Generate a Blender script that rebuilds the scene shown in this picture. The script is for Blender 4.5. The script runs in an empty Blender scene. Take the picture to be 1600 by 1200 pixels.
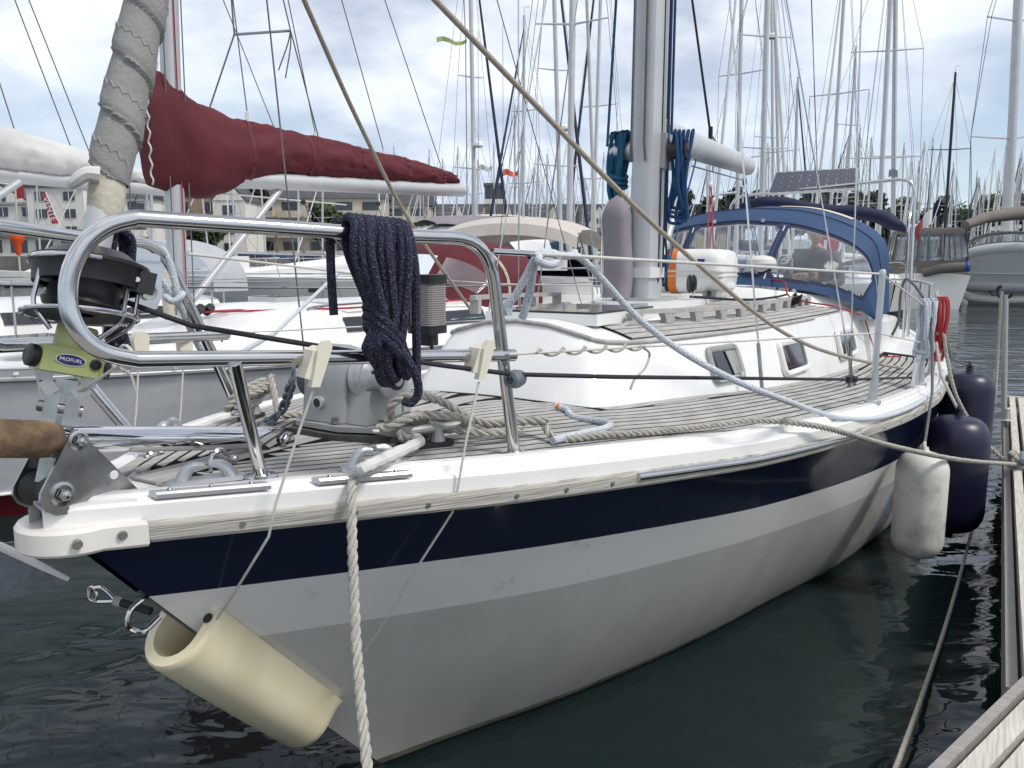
import bpy, math, random
from mathutils import Vector, Matrix, noise

random.seed(7)
SC = bpy.context.scene
COL = SC.collection
R = math.radians

# ------------------------------------------------------------------ camera
cam_data = bpy.data.cameras.new('camera')
cam = bpy.data.objects.new('camera', cam_data)
COL.objects.link(cam)
cam.location = (0, 0, 1.87)
cam.rotation_euler = (R(90 - 8.643), 0, 0)
cam_data.sensor_width = 36
cam_data.lens = 28.125
cam_data.clip_start = 0.05
cam_data.clip_end = 3000
SC.camera = cam

# ------------------------------------------------------------------ sky and light
SUN_EL, SUN_AZ = R(53), R(116)          # azimuth from +Y towards +X
world = bpy.data.worlds.new('World')
SC.world = world
world.use_nodes = True
wn, wl = world.node_tree.nodes, world.node_tree.links
wn.clear()


def wnode(t, **kw):
    n = wn.new(t)
    for k, v in kw.items():
        setattr(n, k, v)
    return n


sky = wnode('ShaderNodeTexSky', sky_type='NISHITA', sun_disc=False)
sky.sun_elevation, sky.sun_rotation = SUN_EL, SUN_AZ
sky.air_density, sky.dust_density, sky.ozone_density = 1.0, 1.5, 1.2
tc = wnode('ShaderNodeTexCoord')
sep = wnode('ShaderNodeSeparateXYZ')
wl.new(tc.outputs['Generated'], sep.inputs[0])
# clouds lie on a flat layer: direction / (z + small) gives its perspective
addz = wnode('ShaderNodeMath', operation='ADD')
addz.inputs[1].default_value = 0.30
absz = wnode('ShaderNodeMath', operation='ABSOLUTE')
wl.new(sep.outputs['Z'], absz.inputs[0])
wl.new(absz.outputs[0], addz.inputs[0])
dx = wnode('ShaderNodeMath', operation='DIVIDE')
dy = wnode('ShaderNodeMath', operation='DIVIDE')
wl.new(sep.outputs['X'], dx.inputs[0]); wl.new(addz.outputs[0], dx.inputs[1])
wl.new(sep.outputs['Y'], dy.inputs[0]); wl.new(addz.outputs[0], dy.inputs[1])
comb = wnode('ShaderNodeCombineXYZ')
wl.new(dx.outputs[0], comb.inputs[0]); wl.new(dy.outputs[0], comb.inputs[1])
n1 = wnode('ShaderNodeTexNoise')
n1.inputs['Scale'].default_value = .75
n1.inputs['Detail'].default_value = 5
n1.inputs['Roughness'].default_value = 0.5
n1.inputs['Distortion'].default_value = 0.25
n2 = wnode('ShaderNodeTexNoise')
n2.inputs['Scale'].default_value = 2.0
n2.inputs['Detail'].default_value = 8
n2.inputs['Roughness'].default_value = 0.56
wl.new(comb.outputs[0], n1.inputs['Vector']); wl.new(comb.outputs[0], n2.inputs['Vector'])
cover = wnode('ShaderNodeValToRGB')
cover.color_ramp.elements[0].position = 0.36
cover.color_ramp.elements[0].color = (0.25, 0.25, 0.25, 1)
cover.color_ramp.elements[1].position = 0.52
cover.color_ramp.elements[1].color = (0.97, 0.97, 0.97, 1)
wl.new(n1.outputs['Fac'], cover.inputs[0])
shade = wnode('ShaderNodeValToRGB')
shade.color_ramp.elements[0].position = 0.38
shade.color_ramp.elements[0].color = (4.3, 4.8, 5.9, 1)
shade.color_ramp.elements[1].position = 0.58
shade.color_ramp.elements[1].color = (8.9, 9.1, 9.5, 1)
wl.new(n2.outputs['Fac'], shade.inputs[0])
# pale haze low on the horizon thins the cloud layer seen edge on
mixc = wnode('ShaderNodeMixRGB')
wl.new(cover.outputs[0], mixc.inputs[0])
skyb = wnode('ShaderNodeMixRGB', blend_type='MULTIPLY')
skyb.inputs[0].default_value = 1.0
skyb.inputs[2].default_value = (1.25, 1.2, 1.15, 1)
wl.new(sky.outputs[0], skyb.inputs[1])
wl.new(skyb.outputs[0], mixc.inputs[1]); wl.new(shade.outputs[0], mixc.inputs[2])
bg = wnode('ShaderNodeBackground')
bg.inputs['Strength'].default_value = 0.1
hz = wnode('ShaderNodeMapRange')
hz.inputs['From Min'].default_value = 0.0
hz.inputs['From Max'].default_value = 0.34
hz.inputs['To Min'].default_value = 0.6
hz.inputs['To Max'].default_value = 0.0
wl.new(sep.outputs['Z'], hz.inputs['Value'])
mixh = wnode('ShaderNodeMixRGB')
mixh.inputs[2].default_value = (4.6, 6.0, 7.6, 1)
wl.new(hz.outputs[0], mixh.inputs[0])
wl.new(mixc.outputs[0], mixh.inputs[1])
wl.new(mixh.outputs[0], bg.inputs['Color'])
wout = wnode('ShaderNodeOutputWorld')
wl.new(bg.outputs[0], wout.inputs['Surface'])

sun_data = bpy.data.lights.new('sun', 'SUN')
sun_data.energy = 2.1
sun_data.angle = R(12)
sun_data.color = (1.0, 0.96, 0.9)
sun = bpy.data.objects.new('sun', sun_data)
COL.objects.link(sun)
sun_dir = Vector((math.cos(SUN_EL) * math.sin(SUN_AZ), math.cos(SUN_EL) * math.cos(SUN_AZ), math.sin(SUN_EL)))
sun.rotation_euler = sun_dir.to_track_quat('Z', 'Y').to_euler()

vs = SC.view_settings
vs.view_transform = 'Standard'
vs.look = 'None'
vs.exposure = 0.36
vs.gamma = 1.0
vs.use_curve_mapping = False


# ------------------------------------------------------------------ helpers
def lerp(a, b, t):
    return a + (b - a) * t


def interp(x, xs, ys):
    """smooth (monotone cubic) interpolation through the points"""
    n = len(xs)
    if x <= xs[0]:
        return ys[0]
    if x >= xs[-1]:
        return ys[-1]
    d = [(ys[i + 1] - ys[i]) / (xs[i + 1] - xs[i]) for i in range(n - 1)]
    m = [d[0]] + [0 if d[i - 1] * d[i] <= 0 else 2 * d[i - 1] * d[i] / (d[i - 1] + d[i]) for i in range(1, n - 1)] + [d[-1]]
    for i in range(n - 1):
        if x <= xs[i + 1]:
            h = xs[i + 1] - xs[i]
            t = (x - xs[i]) / h
            return ((2 * t ** 3 - 3 * t * t + 1) * ys[i] + (t ** 3 - 2 * t * t + t) * h * m[i]
                    + (-2 * t ** 3 + 3 * t * t) * ys[i + 1] + (t ** 3 - t * t) * h * m[i + 1])


def spline(pts, per=6, closed=False):
    """Catmull-Rom through the points"""
    P = [Vector(p) for p in pts]
    n = len(P)
    if n < 3:
        return P
    out = []
    rng = range(n) if closed else range(n - 1)
    for i in rng:
        p1, p2 = P[i], P[(i + 1) % n]
        p0 = P[i - 1] if (closed or i > 0) else p1 * 2 - p2
        p3 = P[(i + 2) % n] if (closed or i + 2 < n) else p2 * 2 - p1
        for k in range(per):
            t = k / per
            out.append(0.5 * ((2 * p1) + (p2 - p0) * t + (2 * p0 - 5 * p1 + 4 * p2 - p3) * t * t
                              + (3 * p1 - p0 - 3 * p2 + p3) * t ** 3))
    if not closed:
        out.append(P[-1])
    return out


def bent(pts, r, per=6):
    """polyline with its inner corners rounded off by radius r (for bent tube)"""
    P = [Vector(p) for p in pts]
    out = [P[0]]
    for i in range(1, len(P) - 1):
        a, b, c = P[i - 1], P[i], P[i + 1]
        d1, d2 = (a - b), (c - b)
        q = min(r, d1.length * .49, d2.length * .49)
        s, e = b + d1.normalized() * q, b + d2.normalized() * q
        for k in range(per + 1):
            t = k / per
            out.append(s * (1 - t) ** 2 + b * 2 * t * (1 - t) + e * t * t)
    out.append(P[-1])
    return out


def frames(pts):
    """parallel-transport frames along a polyline"""
    n = len(pts)
    T = []
    for i in range(n):
        a, b = pts[max(i - 1, 0)], pts[min(i + 1, n - 1)]
        t = b - a
        T.append(t.normalized() if t.length > 1e-9 else Vector((0, 0, 1)))
    up = Vector((0, 0, 1)) if abs(T[0].z) < .9 else Vector((1, 0, 0))
    N = (up - T[0] * up.dot(T[0])).normalized()
    fr = []
    for i in range(n):
        N = N - T[i] * N.dot(T[i])
        if N.length < 1e-6:
            N = T[i].orthogonal()
        N.normalize()
        fr.append((pts[i], T[i], N.copy(), T[i].cross(N)))
    return fr


class MB:
    """collects geometry for ONE mesh object"""

    def __init__(self):
        self.v, self.f, self.m, self.mi = [], [], [], 0

    def add(self, vs, fs):
        o = len(self.v)
        self.v += [Vector(x) for x in vs]
        for q in fs:
            self.f.append([o + i for i in q])
            self.m.append(self.mi)
        return self

    def grid(self, rows, cu=False, cv=False, flip=False):
        nr, nc = len(rows), len(rows[0])
        vs = [p for r in rows for p in r]
        fs = []
        for i in range(nr if cu else nr - 1):
            for j in range(nc if cv else nc - 1):
                a, b = i * nc + j, i * nc + (j + 1) % nc
                c, d = ((i + 1) % nr) * nc + (j + 1) % nc, ((i + 1) % nr) * nc + j
                fs.append([a, d, c, b] if flip else [a, b, c, d])
        return self.add(vs, fs)

    def tube(self, pts, r, n=8, closed=False, cap=True):
        P = [Vector(p) for p in pts]
        rs = r if isinstance(r, (list, tuple)) else [r] * len(P)
        rows = []
        for (p, t, a, b), rr in zip(frames(P), rs):
            rows.append([p + (a * math.cos(2 * math.pi * k / n) + b * math.sin(2 * math.pi * k / n)) * rr for k in range(n)])
        o = len(self.v)
        self.grid(rows, cu=closed, cv=True)
        if cap and not closed:
            self.f.append([o + k for k in range(n)][::-1]); self.m.append(self.mi)
            q = o + (len(P) - 1) * n
            self.f.append([q + k for k in range(n)]); self.m.append(self.mi)
        return self

    def lathe(self, prof, org, axis=(0, 0, 1), n=20, ref=None):
        """prof = [(radius, distance along axis)]"""
        org, A = Vector(org), Vector(axis).normalized()
        X = Vector(ref).normalized() if ref else A.orthogonal().normalized()
        X = (X - A * X.dot(A)).normalized()
        Y = A.cross(X)
        rows = [[org + A * h + (X * math.cos(2 * math.pi * k / n) + Y * math.sin(2 * math.pi * k / n)) * max(r, 1e-4)
                 for k in range(n)] for r, h in prof]
        self.grid(rows, cv=True, flip=False)
        return self

    def box(self, c, size, ax=None):
        c = Vector(c)
        X, Y, Z = ax if ax else (Vector((1, 0, 0)), Vector((0, 1, 0)), Vector((0, 0, 1)))
        a, b, d = X * size[0] / 2, Y * size[1] / 2, Z * size[2] / 2
        vs = [c + a * i + b * j + d * k for i in (-1, 1) for j in (-1, 1) for k in (-1, 1)]
        return self.add(vs, [[0, 1, 3, 2], [4, 6, 7, 5], [0, 4, 5, 1], [2, 3, 7, 6], [0, 2, 6, 4], [1, 5, 7, 3]])

    def bar(self, p0, p1, w, h, up=(0, 0, 1)):
        p0, p1 = Vector(p0), Vector(p1)
        X = (p1 - p0)
        L = X.length
        X.normalize()
        U = Vector(up)
        Y = U.cross(X)
        if Y.length < 1e-5:
            Y = X.orthogonal()
        Y.normalize()
        return self.box((p0 + p1) / 2, (L, w, h), (X, Y, X.cross(Y)))

    def prism(self, poly, off):
        P = [Vector(p) for p in poly]
        off = Vector(off)
        n = len(P)
        vs = P + [p + off for p in P]
        fs = [list(range(n))[::-1], [n + i for i in range(n)]]
        fs += [[i, (i + 1) % n, n + (i + 1) % n, n + i] for i in range(n)]
        return self.add(vs, fs)

    def ball(self, c, r, n=10, ax=None):
        c = Vector(c)
        rr = r if isinstance(r, (tuple, list)) else (r, r, r)
        X, Y, Z = ax if ax else (Vector((1, 0, 0)), Vector((0, 1, 0)), Vector((0, 0, 1)))
        rows = []
        for i in range(n + 1):
            a = math.pi * i / n
            rows.append([c + X * (rr[0] * math.sin(a) * math.cos(b)) + Y * (rr[1] * math.sin(a) * math.sin(b)) - Z * (rr[2] * math.cos(a))
                         for b in [2 * math.pi * k / (n * 2) for k in range(n * 2)]])
        return self.grid(rows, cv=True)

    def rope(self, pts, r, lay=None, n=6):
        """three-strand laid rope"""
        P = [Vector(p) for p in pts]
        lay = lay or r * 7
        # resample evenly
        L = [0]
        for i in range(1, len(P)):
            L.append(L[-1] + (P[i] - P[i - 1]).length)
        m = max(4, int(L[-1] / (lay / 7)))
        Q, j = [], 0
        for i in range(m + 1):
            d = L[-1] * i / m
            while j < len(P) - 2 and L[j + 1] < d:
                j += 1
            Q.append(P[j].lerp(P[j + 1], (d - L[j]) / max(L[j + 1] - L[j], 1e-9)))
        fr = frames(Q)
        for k in range(3):
            path = []
            for i, (p, t, a, b) in enumerate(fr):
                ph = 2 * math.pi * (L[-1] * i / m / lay + k / 3)
                path.append(p + (a * math.cos(ph) + b * math.sin(ph)) * r * .58)
            self.tube(path, r * .52, n)
        return self


ORG = {}


def add(name, mb, mats, parent=None, label=None, cat=None, group=None, kind=None, sharp=35, origin=None, flat=False):
    me = bpy.data.meshes.new(name)
    V = mb.v
    if origin is None:
        lo = [min(v[i] for v in V) for i in range(3)]
        hi = [max(v[i] for v in V) for i in range(3)]
        origin = Vector(((lo[0] + hi[0]) / 2, (lo[1] + hi[1]) / 2, lo[2]))
    origin = Vector(origin)
    me.from_pydata([tuple(v - origin) for v in V], [], mb.f)
    ms = mats if isinstance(mats, (list, tuple)) else [mats]
    for m in ms:
        me.materials.append(M[m])
    if len(ms) > 1:
        me.polygons.foreach_set('material_index', mb.m)
    me.validate()
    if not flat:
        me.shade_smooth()
        me.set_sharp_from_angle(angle=R(sharp))
    return link(name, me, origin, parent, label, cat, group, kind)


def link(name, data, origin, parent=None, label=None, cat=None, group=None, kind=None):
    o = bpy.data.objects.new(name, data)
    COL.objects.link(o)
    ORG[o] = Vector(origin)
    if parent:
        o.parent = parent
        o.location = Vector(origin) - ORG[parent]
    else:
        o.location = origin
    tag(o, label, cat, group, kind)
    return o


def tag(o, label=None, cat=None, group=None, kind=None):
    for k, v in (('label', label), ('category', cat), ('group', group), ('kind', kind)):
        if v:
            o[k] = v


def thing(name, origin, label, cat, group=None):
    return link(name, None, origin, None, label, cat, group)


class Frame:
    """a boat's own axes: s metres aft of the stem, p metres to port, z above the water"""

    def __init__(self, x, y, deg):
        a = R(deg)
        self.o = Vector((x, y, 0))
        self.d = Vector((math.sin(a), math.cos(a), 0))
        self.n = Vector((math.cos(a), -math.sin(a), 0))
        self.k = Vector((0, 0, 1))

    def __call__(self, s, p=None, z=None):
        if p is None:
            s, p, z = s
        return self.o + self.d * s + self.n * p + self.k * z

    def pts(self, L):
        return [self(q) for q in L]

    @property
    def ax(self):
        return (self.d, self.n, self.k)


# ------------------------------------------------------------------ materials
M = {}


def mat(name, base, rough=.5, metal=0.0, var=.12, scale=9.0, bump=0.0, bscale=60.0, stretch=None, rot=0.0, coat=0.0, base2=None,
        spec=.5, detail=4, ramp=(.3, .7)):
    m = bpy.data.materials.new(name)
    m.use_nodes = True
    nt = m.node_tree
    b = nt.nodes['Principled BSDF']
    b.inputs['Roughness'].default_value = rough
    b.inputs['Metallic'].default_value = metal
    b.inputs['Specular IOR Level'].default_value = spec
    b.inputs['Coat Weight'].default_value = coat
    b.inputs['Coat Roughness'].default_value = .05
    tcn = nt.nodes.new('ShaderNodeTexCoord')
    mp = nt.nodes.new('ShaderNodeMapping')
    mp.vector_type = 'TEXTURE'
    mp.inputs['Rotation'].default_value = (0, 0, rot)
    if stretch:
        mp.inputs['Scale'].default_value = stretch
    nt.links.new(tcn.outputs['Object'], mp.inputs[0])
    nz = nt.nodes.new('ShaderNodeTexNoise')
    nz.inputs['Scale'].default_value = scale
    nz.inputs['Detail'].default_value = detail
    nz.inputs['Roughness'].default_value = .6
    nt.links.new(mp.outputs[0], nz.inputs['Vector'])
    cr = nt.nodes.new('ShaderNodeValToRGB')
    cr.color_ramp.elements[0].position, cr.color_ramp.elements[1].position = ramp
    c2 = base2 or tuple(c * (1 - var * 2) for c in base)
    cr.color_ramp.elements[0].color = (*c2, 1)
    cr.color_ramp.elements[1].color = (*base, 1)
    nt.links.new(nz.outputs['Fac'], cr.inputs[0])
    nt.links.new(cr.outputs[0], b.inputs['Base Color'])
    if bump:
        nb = nt.nodes.new('ShaderNodeTexNoise')
        nb.inputs['Scale'].default_value = bscale
        nb.inputs['Detail'].default_value = 3
        nt.links.new(mp.outputs[0], nb.inputs['Vector'])
        bp = nt.nodes.new('ShaderNodeBump')
        bp.inputs['Strength'].default_value = bump
        bp.inputs['Distance'].default_value = .01
        nt.links.new(nb.outputs['Fac'], bp.inputs['Height'])
        nt.links.new(bp.outputs[0], b.inputs['Normal'])
    M[name] = m
    return m


BOAT_ROT = R(90 - 31.21)
mat('gelcoat', (.80, .80, .78), .28, var=.03, scale=3, coat=.2)
mat('gelcoat_cream', (.72, .70, .64), .35, var=.05, scale=4)
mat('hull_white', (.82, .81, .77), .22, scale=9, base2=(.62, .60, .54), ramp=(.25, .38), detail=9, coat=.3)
mat('hull_shade_grey', (.62, .61, .57), .24, scale=2.4, coat=.3, stretch=(.5, .5, 1.6), base2=(.53, .525, .49), detail=6)  # shade on the lower white topsides, put into the colour as grey
mat('scum', (.30, .29, .20), .5, scale=9, base2=(.10, .11, .08))
mat('hull_navy', (.007, .012, .035), .14, scale=22, base2=(.07, .08, .10), ramp=(.235, .28), detail=9, coat=.4)
mat('antifoul', (.012, .016, .03), .6, var=.2)
mat('teak_grey', (.45, .44, .42), .85, scale=5, stretch=(.9, .12, 1), rot=BOAT_ROT, base2=(.30, .29, .275), bump=.25, bscale=25)
mat('teak_strake', (.47, .45, .41), .8, scale=4, stretch=(1.1, .8, .018), rot=BOAT_ROT, base2=(.22, .21, .175), bump=.5, bscale=5, ramp=(.3, .62))
mat('caulk', (.012, .012, .013), .95, spec=.1)
mat('steel', (.62, .62, .62), .13, 1.0, var=.06, scale=14)
mat('steel_dull', (.47, .47, .46), .26, 1.0, var=.25, scale=12)
mat('chrome', (.72, .72, .73), .05, 1.0, var=.02)
mat('alu', (.60, .61, .62), .42, .75, var=.08, scale=8)
mat('alu_mast', (.56, .57, .58), .45, .35, var=.07, scale=3)
mat('alu_grey', (.42, .43, .42), .5, .3, var=.1, scale=6)
mat('black_plastic', (.014, .014, .016), .38, var=.2)
mat('black_rubber', (.02, .02, .02), .7)
mat('rust_cork', (.30, .19, .10), .85, scale=16, base2=(.07, .05, .035), bump=.5, bscale=40)
mat('green_body', (.40, .44, .17), .45, var=.06, scale=6)
mat('logo_blue', (.01, .015, .13), .4)
mat('white_paint', (.8, .8, .8), .4, var=.02)
mat('sail_grey', (.27, .265, .26), .85, var=.08, scale=14, bump=.25, bscale=90)
mat('stitch', (.52, .51, .48), .8)
mat('canvas_cream', (.60, .56, .46), .85, var=.12, scale=18, bump=.3)
mat('canvas_red', (.105, .008, .015), .8, var=.14, scale=7, bump=.25, bscale=30)
mat('canvas_white', (.62, .62, .60), .8, var=.06, scale=7, bump=.2, bscale=20)
mat('canvas_blue', (.014, .052, .140), .75, var=.1, scale=6, bump=.15, bscale=60)
mat('canvas_navy', (.008, .014, .055), .75, var=.15, scale=9, bump=.2)
mat('canvas_beige', (.52, .48, .43), .85, var=.05, scale=5)
mat('canvas_brown', (.17, .15, .135), .85, var=.1, scale=5)
mat('canvas_mauve', (.25, .22, .25), .85, var=.08, scale=9, bump=.15)
mat('rope_laid', (.46, .44, .39), .9, var=.14, scale=40, bump=.4, bscale=220)
mat('rope_white', (.6, .59, .55), .85, var=.1, scale=60)
mat('rope_beige', (.40, .35, .28), .85, var=.12, scale=60, bump=.4, bscale=250)
mat('rope_grey', (.16, .16, .165), .8, var=.2, scale=60)
mat('rope_navy', (.010, .012, .034), .85, scale=300, base2=(.13, .14, .20), bump=1.0, bscale=170, ramp=(.34, .40), detail=1)
mat('rope_bluewhite', (.58, .62, .66), .85, scale=240, base2=(.33, .38, .46), bump=.6, bscale=170, ramp=(.40, .50), detail=1)
mat('rope_blue', (.008, .07, .20), .8, var=.2, scale=120, bump=.6, bscale=200)
mat('rope_cyan', (.008, .11, .21), .8, var=.2, scale=120, bump=.6, bscale=200)
mat('rope_red', (.38, .03, .035), .8, var=.15, scale=90)
mat('rope_black', (.02, .02, .028), .75, var=.2, scale=90)
mat('fender_cream', (.72, .66, .48), .5, scale=5, base2=(.69, .61, .40), ramp=(.30, .66), detail=4)
mat('hook_cream', (.70, .67, .55), .5, var=.04)
mat('fender_white', (.58, .57, .52), .5, scale=6, base2=(.30, .28, .24), ramp=(.28, .50), detail=7)
mat('fender_navy', (.008, .009, .035), .38, var=.15)
mat('wood_deck', (.37, .35, .33), .85, scale=7, stretch=(.04, 1, 1), rot=BOAT_ROT, base2=(.22, .205, .19), bump=.3)
mat('wood_pale', (.64, .62, .56), .8, scale=6, stretch=(1, .05, .05), rot=BOAT_ROT, base2=(.36, .33, .28), bump=.2)
mat('galv', (.23, .26, .30), .5, .6, var=.2, scale=40)
mat('orange', (.75, .20, .03), .6)
mat('orange_float', (.80, .10, .02), .5)
mat('rubber_pad', (.10, .10, .085), .9, var=.25, scale=30, bump=.4)
mat('dark_glass', (.02, .024, .03), .06, var=.05, coat=.5)
mat('lens_ribbed', (.30, .27, .26), .3, scale=60, stretch=(1, 1, .03), base2=(.16, .14, .14))
mat('skin', (.42, .24, .17), .55, var=.05)
mat('shirt', (.055, .062, .085), .9, var=.1)
mat('hair', (.20, .17, .14), .8)
mat('red_disc', (.50, .02, .05), .5)
mat('red_boot', (.12, .008, .016), .4)
mat('grey_tube', (.42, .44, .46), .5, var=.06)
mat('hull_pale_grey', (.74, .75, .76), .3, var=.05, coat=.3)
mat('blue_trim', (.02, .06, .28), .4)
mat('solar_cell', (.055, .055, .075), .25, var=.06, coat=.6)


def glassy(name, tint=(.75, .8, .85), haze=.22, rough=.05):
    """clear vinyl or acrylic: mostly see-through with a reflecting, slightly milky skin"""
    m = bpy.data.materials.new(name)
    m.use_nodes = True
    nt = m.node_tree
    b = nt.nodes['Principled BSDF']
    b.inputs['Base Color'].default_value = (*tint, 1)
    b.inputs['Roughness'].default_value = rough
    tr = nt.nodes.new('ShaderNodeBsdfTransparent')
    tr.inputs[0].default_value = (.86, .89, .92, 1)
    lw = nt.nodes.new('ShaderNodeFresnel')
    lw.inputs['IOR'].default_value = 1.45
    tcn = nt.nodes.new('ShaderNodeTexCoord')
    nz = nt.nodes.new('ShaderNodeTexNoise')
    nz.inputs['Scale'].default_value = 4
    nt.links.new(tcn.outputs['Object'], nz.inputs['Vector'])
    mm = nt.nodes.new('ShaderNodeMath')
    mm.operation = 'MULTIPLY'
    mm.inputs[1].default_value = haze * 2
    nt.links.new(nz.outputs['Fac'], mm.inputs[0])
    ad = nt.nodes.new('ShaderNodeMath')
    ad.operation = 'ADD'
    ad.use_clamp = True
    nt.links.new(mm.outputs[0], ad.inputs[0]); nt.links.new(lw.outputs[0], ad.inputs[1])
    mx = nt.nodes.new('ShaderNodeMixShader')
    nt.links.new(ad.outputs[0], mx.inputs[0])
    nt.links.new(tr.outputs[0], mx.inputs[1]); nt.links.new(b.outputs[0], mx.inputs[2])
    nt.links.new(mx.outputs[0], nt.nodes['Material Output'].inputs['Surface'])
    bp = nt.nodes.new('ShaderNodeBump')
    bp.inputs['Strength'].default_value = .15
    nt.links.new(nz.outputs['Fac'], bp.inputs['Height'])
    nt.links.new(bp.outputs[0], b.inputs['Normal'])
    M[name] = m


glassy('vinyl', haze=.07)


def water_mat():
    m = bpy.data.materials.new('water')
    m.use_nodes = True
    nt = m.node_tree
    b = nt.nodes['Principled BSDF']
    b.inputs['Base Color'].default_value = (.010, .019, .019, 1)
    b.inputs['Roughness'].default_value = .03
    b.inputs['IOR'].default_value = 1.333
    tcn = nt.nodes.new('ShaderNodeTexCoord')
    mp = nt.nodes.new('ShaderNodeMapping')
    mp.inputs['Rotation'].default_value = (0, 0, R(12))
    mp.inputs['Scale'].default_value = (.55, 1.0, 1)
    nt.links.new(tcn.outputs['Object'], mp.inputs[0])
    h = None
    for sc, amp, det in ((1.7, 1.0, 2.0), (5.5, .26, 2.0), (.45, 1.8, 1.0)):
        n = nt.nodes.new('ShaderNodeTexNoise')
        n.inputs['Scale'].default_value = sc
        n.inputs['Detail'].default_value = det
        n.inputs['Distortion'].default_value = .5
        nt.links.new(mp.outputs[0], n.inputs['Vector'])
        mu = nt.nodes.new('ShaderNodeMath')
        mu.operation = 'MULTIPLY'
        mu.inputs[1].default_value = amp
        nt.links.new(n.outputs['Fac'], mu.inputs[0])
        if h is None:
            h = mu
        else:
            ad = nt.nodes.new('ShaderNodeMath')
            ad.operation = 'ADD'
            nt.links.new(h.outputs[0], ad.inputs[0]); nt.links.new(mu.outputs[0], ad.inputs[1])
            h = ad
    bp = nt.nodes.new('ShaderNodeBump')
    bp.inputs['Strength'].default_value = 1.0
    bp.inputs['Distance'].default_value = .046
    nt.links.new(h.outputs[0], bp.inputs['Height'])
    nt.links.new(bp.outputs[0], b.inputs['Normal'])
    M['water'] = m


water_mat()

# ------------------------------------------------------------------ setting: water
mb = MB()
mb.add([(-900, -60, 0), (900, -60, 0), (900, 1500, 0), (-900, 1500, 0)], [[0, 1, 2, 3]])
add('water', mb, 'water', kind='structure', origin=(0, 0, 0))

# ================================================================== THE MAIN YACHT
L = Frame(-1.08605, 1.75713, 31.2098)
LT = 9.5
yacht = thing('sailing_yacht', L(0, 0, 0), 'white sailing yacht with navy hull band, grey teak deck and blue sprayhood', 'sailing yacht')


def stem(z):
    return interp(z, [-.5, 0, .34, 1.0, 1.18, 1.25], [1.8, 1.175, .857, .264, .109, .05])


def zs(s):       # top of the rubbing strake
    return interp(s, [0, .5, 1, 1.7, 2.1, 3, 4, 4.9, 6, 8, 9.5], [1.275, 1.262, 1.235, 1.188, 1.158, 1.115, 1.065, 1.03, 1.005, 1.0, 1.03])


def bd(s):       # half breadth at the deck edge
    return .985 * interp(s, [0, .25, .5, 1, 1.5, 2, 3, 4, 5, 6, 7, 8, 9, 9.6],
                         [.03, .22, .40, .70, .92, 1.10, 1.35, 1.50, 1.57, 1.57, 1.50, 1.36, 1.15, 1.0])


def bw(t):       # half breadth at the waterline
    return interp(1.175 + t * (LT - 1.175), [1.175, 1.42, 2.0, 2.82, 3.4, 4.11, 4.49, 5.36, 6.5, 8, 9.5],
                  [0, .11, .39, .70, .87, 1.09, 1.17, 1.31, 1.38, 1.25, .85])


def zd(s, p=0):  # deck height, cambered
    return zs(s) + .049 + .084 * min(1, bd(s) / 1.0) ** 2 * (1 - min(1, (p / max(bd(s), .05)) ** 2))


def hull_pt(t, q, side):
    zt = zs(t * LT) - .055
    z = q * zt
    s0 = stem(z)
    s = s0 + t * (LT - s0)
    if q >= 0:
        b = bw(t) + (bd(t * LT) - bw(t)) * q ** .8
    else:
        b = bw(t) * (1 + q * 1.1)
    return L(s, side * b, z)


mb = MB()
NT = 56
for side in (1, -1):
    rows = []
    for k in range(NT + 1):
        t = (k / NT) ** 1.35
        qg = interp(t, [0, .1, .2, .3, .43, 1], [.665, .63, .605, .565, .53, .5])  # upper edge of the coloured-in shade on the lower hull
        qn = interp(t, [0, .1, .2, .34, .55, 1], [.835, .812, .775, .722, .68, .7])
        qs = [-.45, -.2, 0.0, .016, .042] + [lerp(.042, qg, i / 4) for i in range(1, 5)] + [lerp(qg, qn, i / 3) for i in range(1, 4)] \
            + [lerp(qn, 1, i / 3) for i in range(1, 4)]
        rows.append([hull_pt(t, q, side) for q in qs])
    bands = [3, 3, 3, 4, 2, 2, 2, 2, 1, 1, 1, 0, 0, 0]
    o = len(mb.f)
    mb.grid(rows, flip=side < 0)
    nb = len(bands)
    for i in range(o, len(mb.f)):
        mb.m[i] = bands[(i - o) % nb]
    last = rows[-1]
    if side == 1:
        port_end = last
    else:
        mb.mi = 1
        for i in range(len(last) - 1):
            mb.add([port_end[i], port_end[i + 1], last[i + 1], last[i]], [[0, 1, 2, 3]])
        mb.mi = 0
add('hull', mb, ['hull_navy', 'hull_white', 'hull_shade_grey', 'antifoul', 'scum'], yacht, sharp=50)

SL = [.02 * k for k in range(6)] + [.15 + .1 * k for k in range(94)]

# moulded bulwark (white) running round the deck edge
for side in (1, -1):
    rows = []
    for s in SL:
        b, z = bd(s), zs(s)
        h = interp(s, [.66, .74], [0, 1])
        prof = [(-.012, -.06), (.0, -.01), (0, .034), (-.004, .040), (-.036, .047), (-.041, lerp(.052, .066, h)), (-.047, lerp(.056, .073, h)),
                (-.085, lerp(.058, .075, h)), (-.094, lerp(.056, .070, h)), (-.10, .050)]
        rows.append([L(s, side * max(b + dp, .004), z + dz) for dp, dz in prof])
    mb = MB().grid(rows, flip=side > 0)
    add('bulwark', mb, 'gelcoat', yacht, sharp=24)

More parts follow.
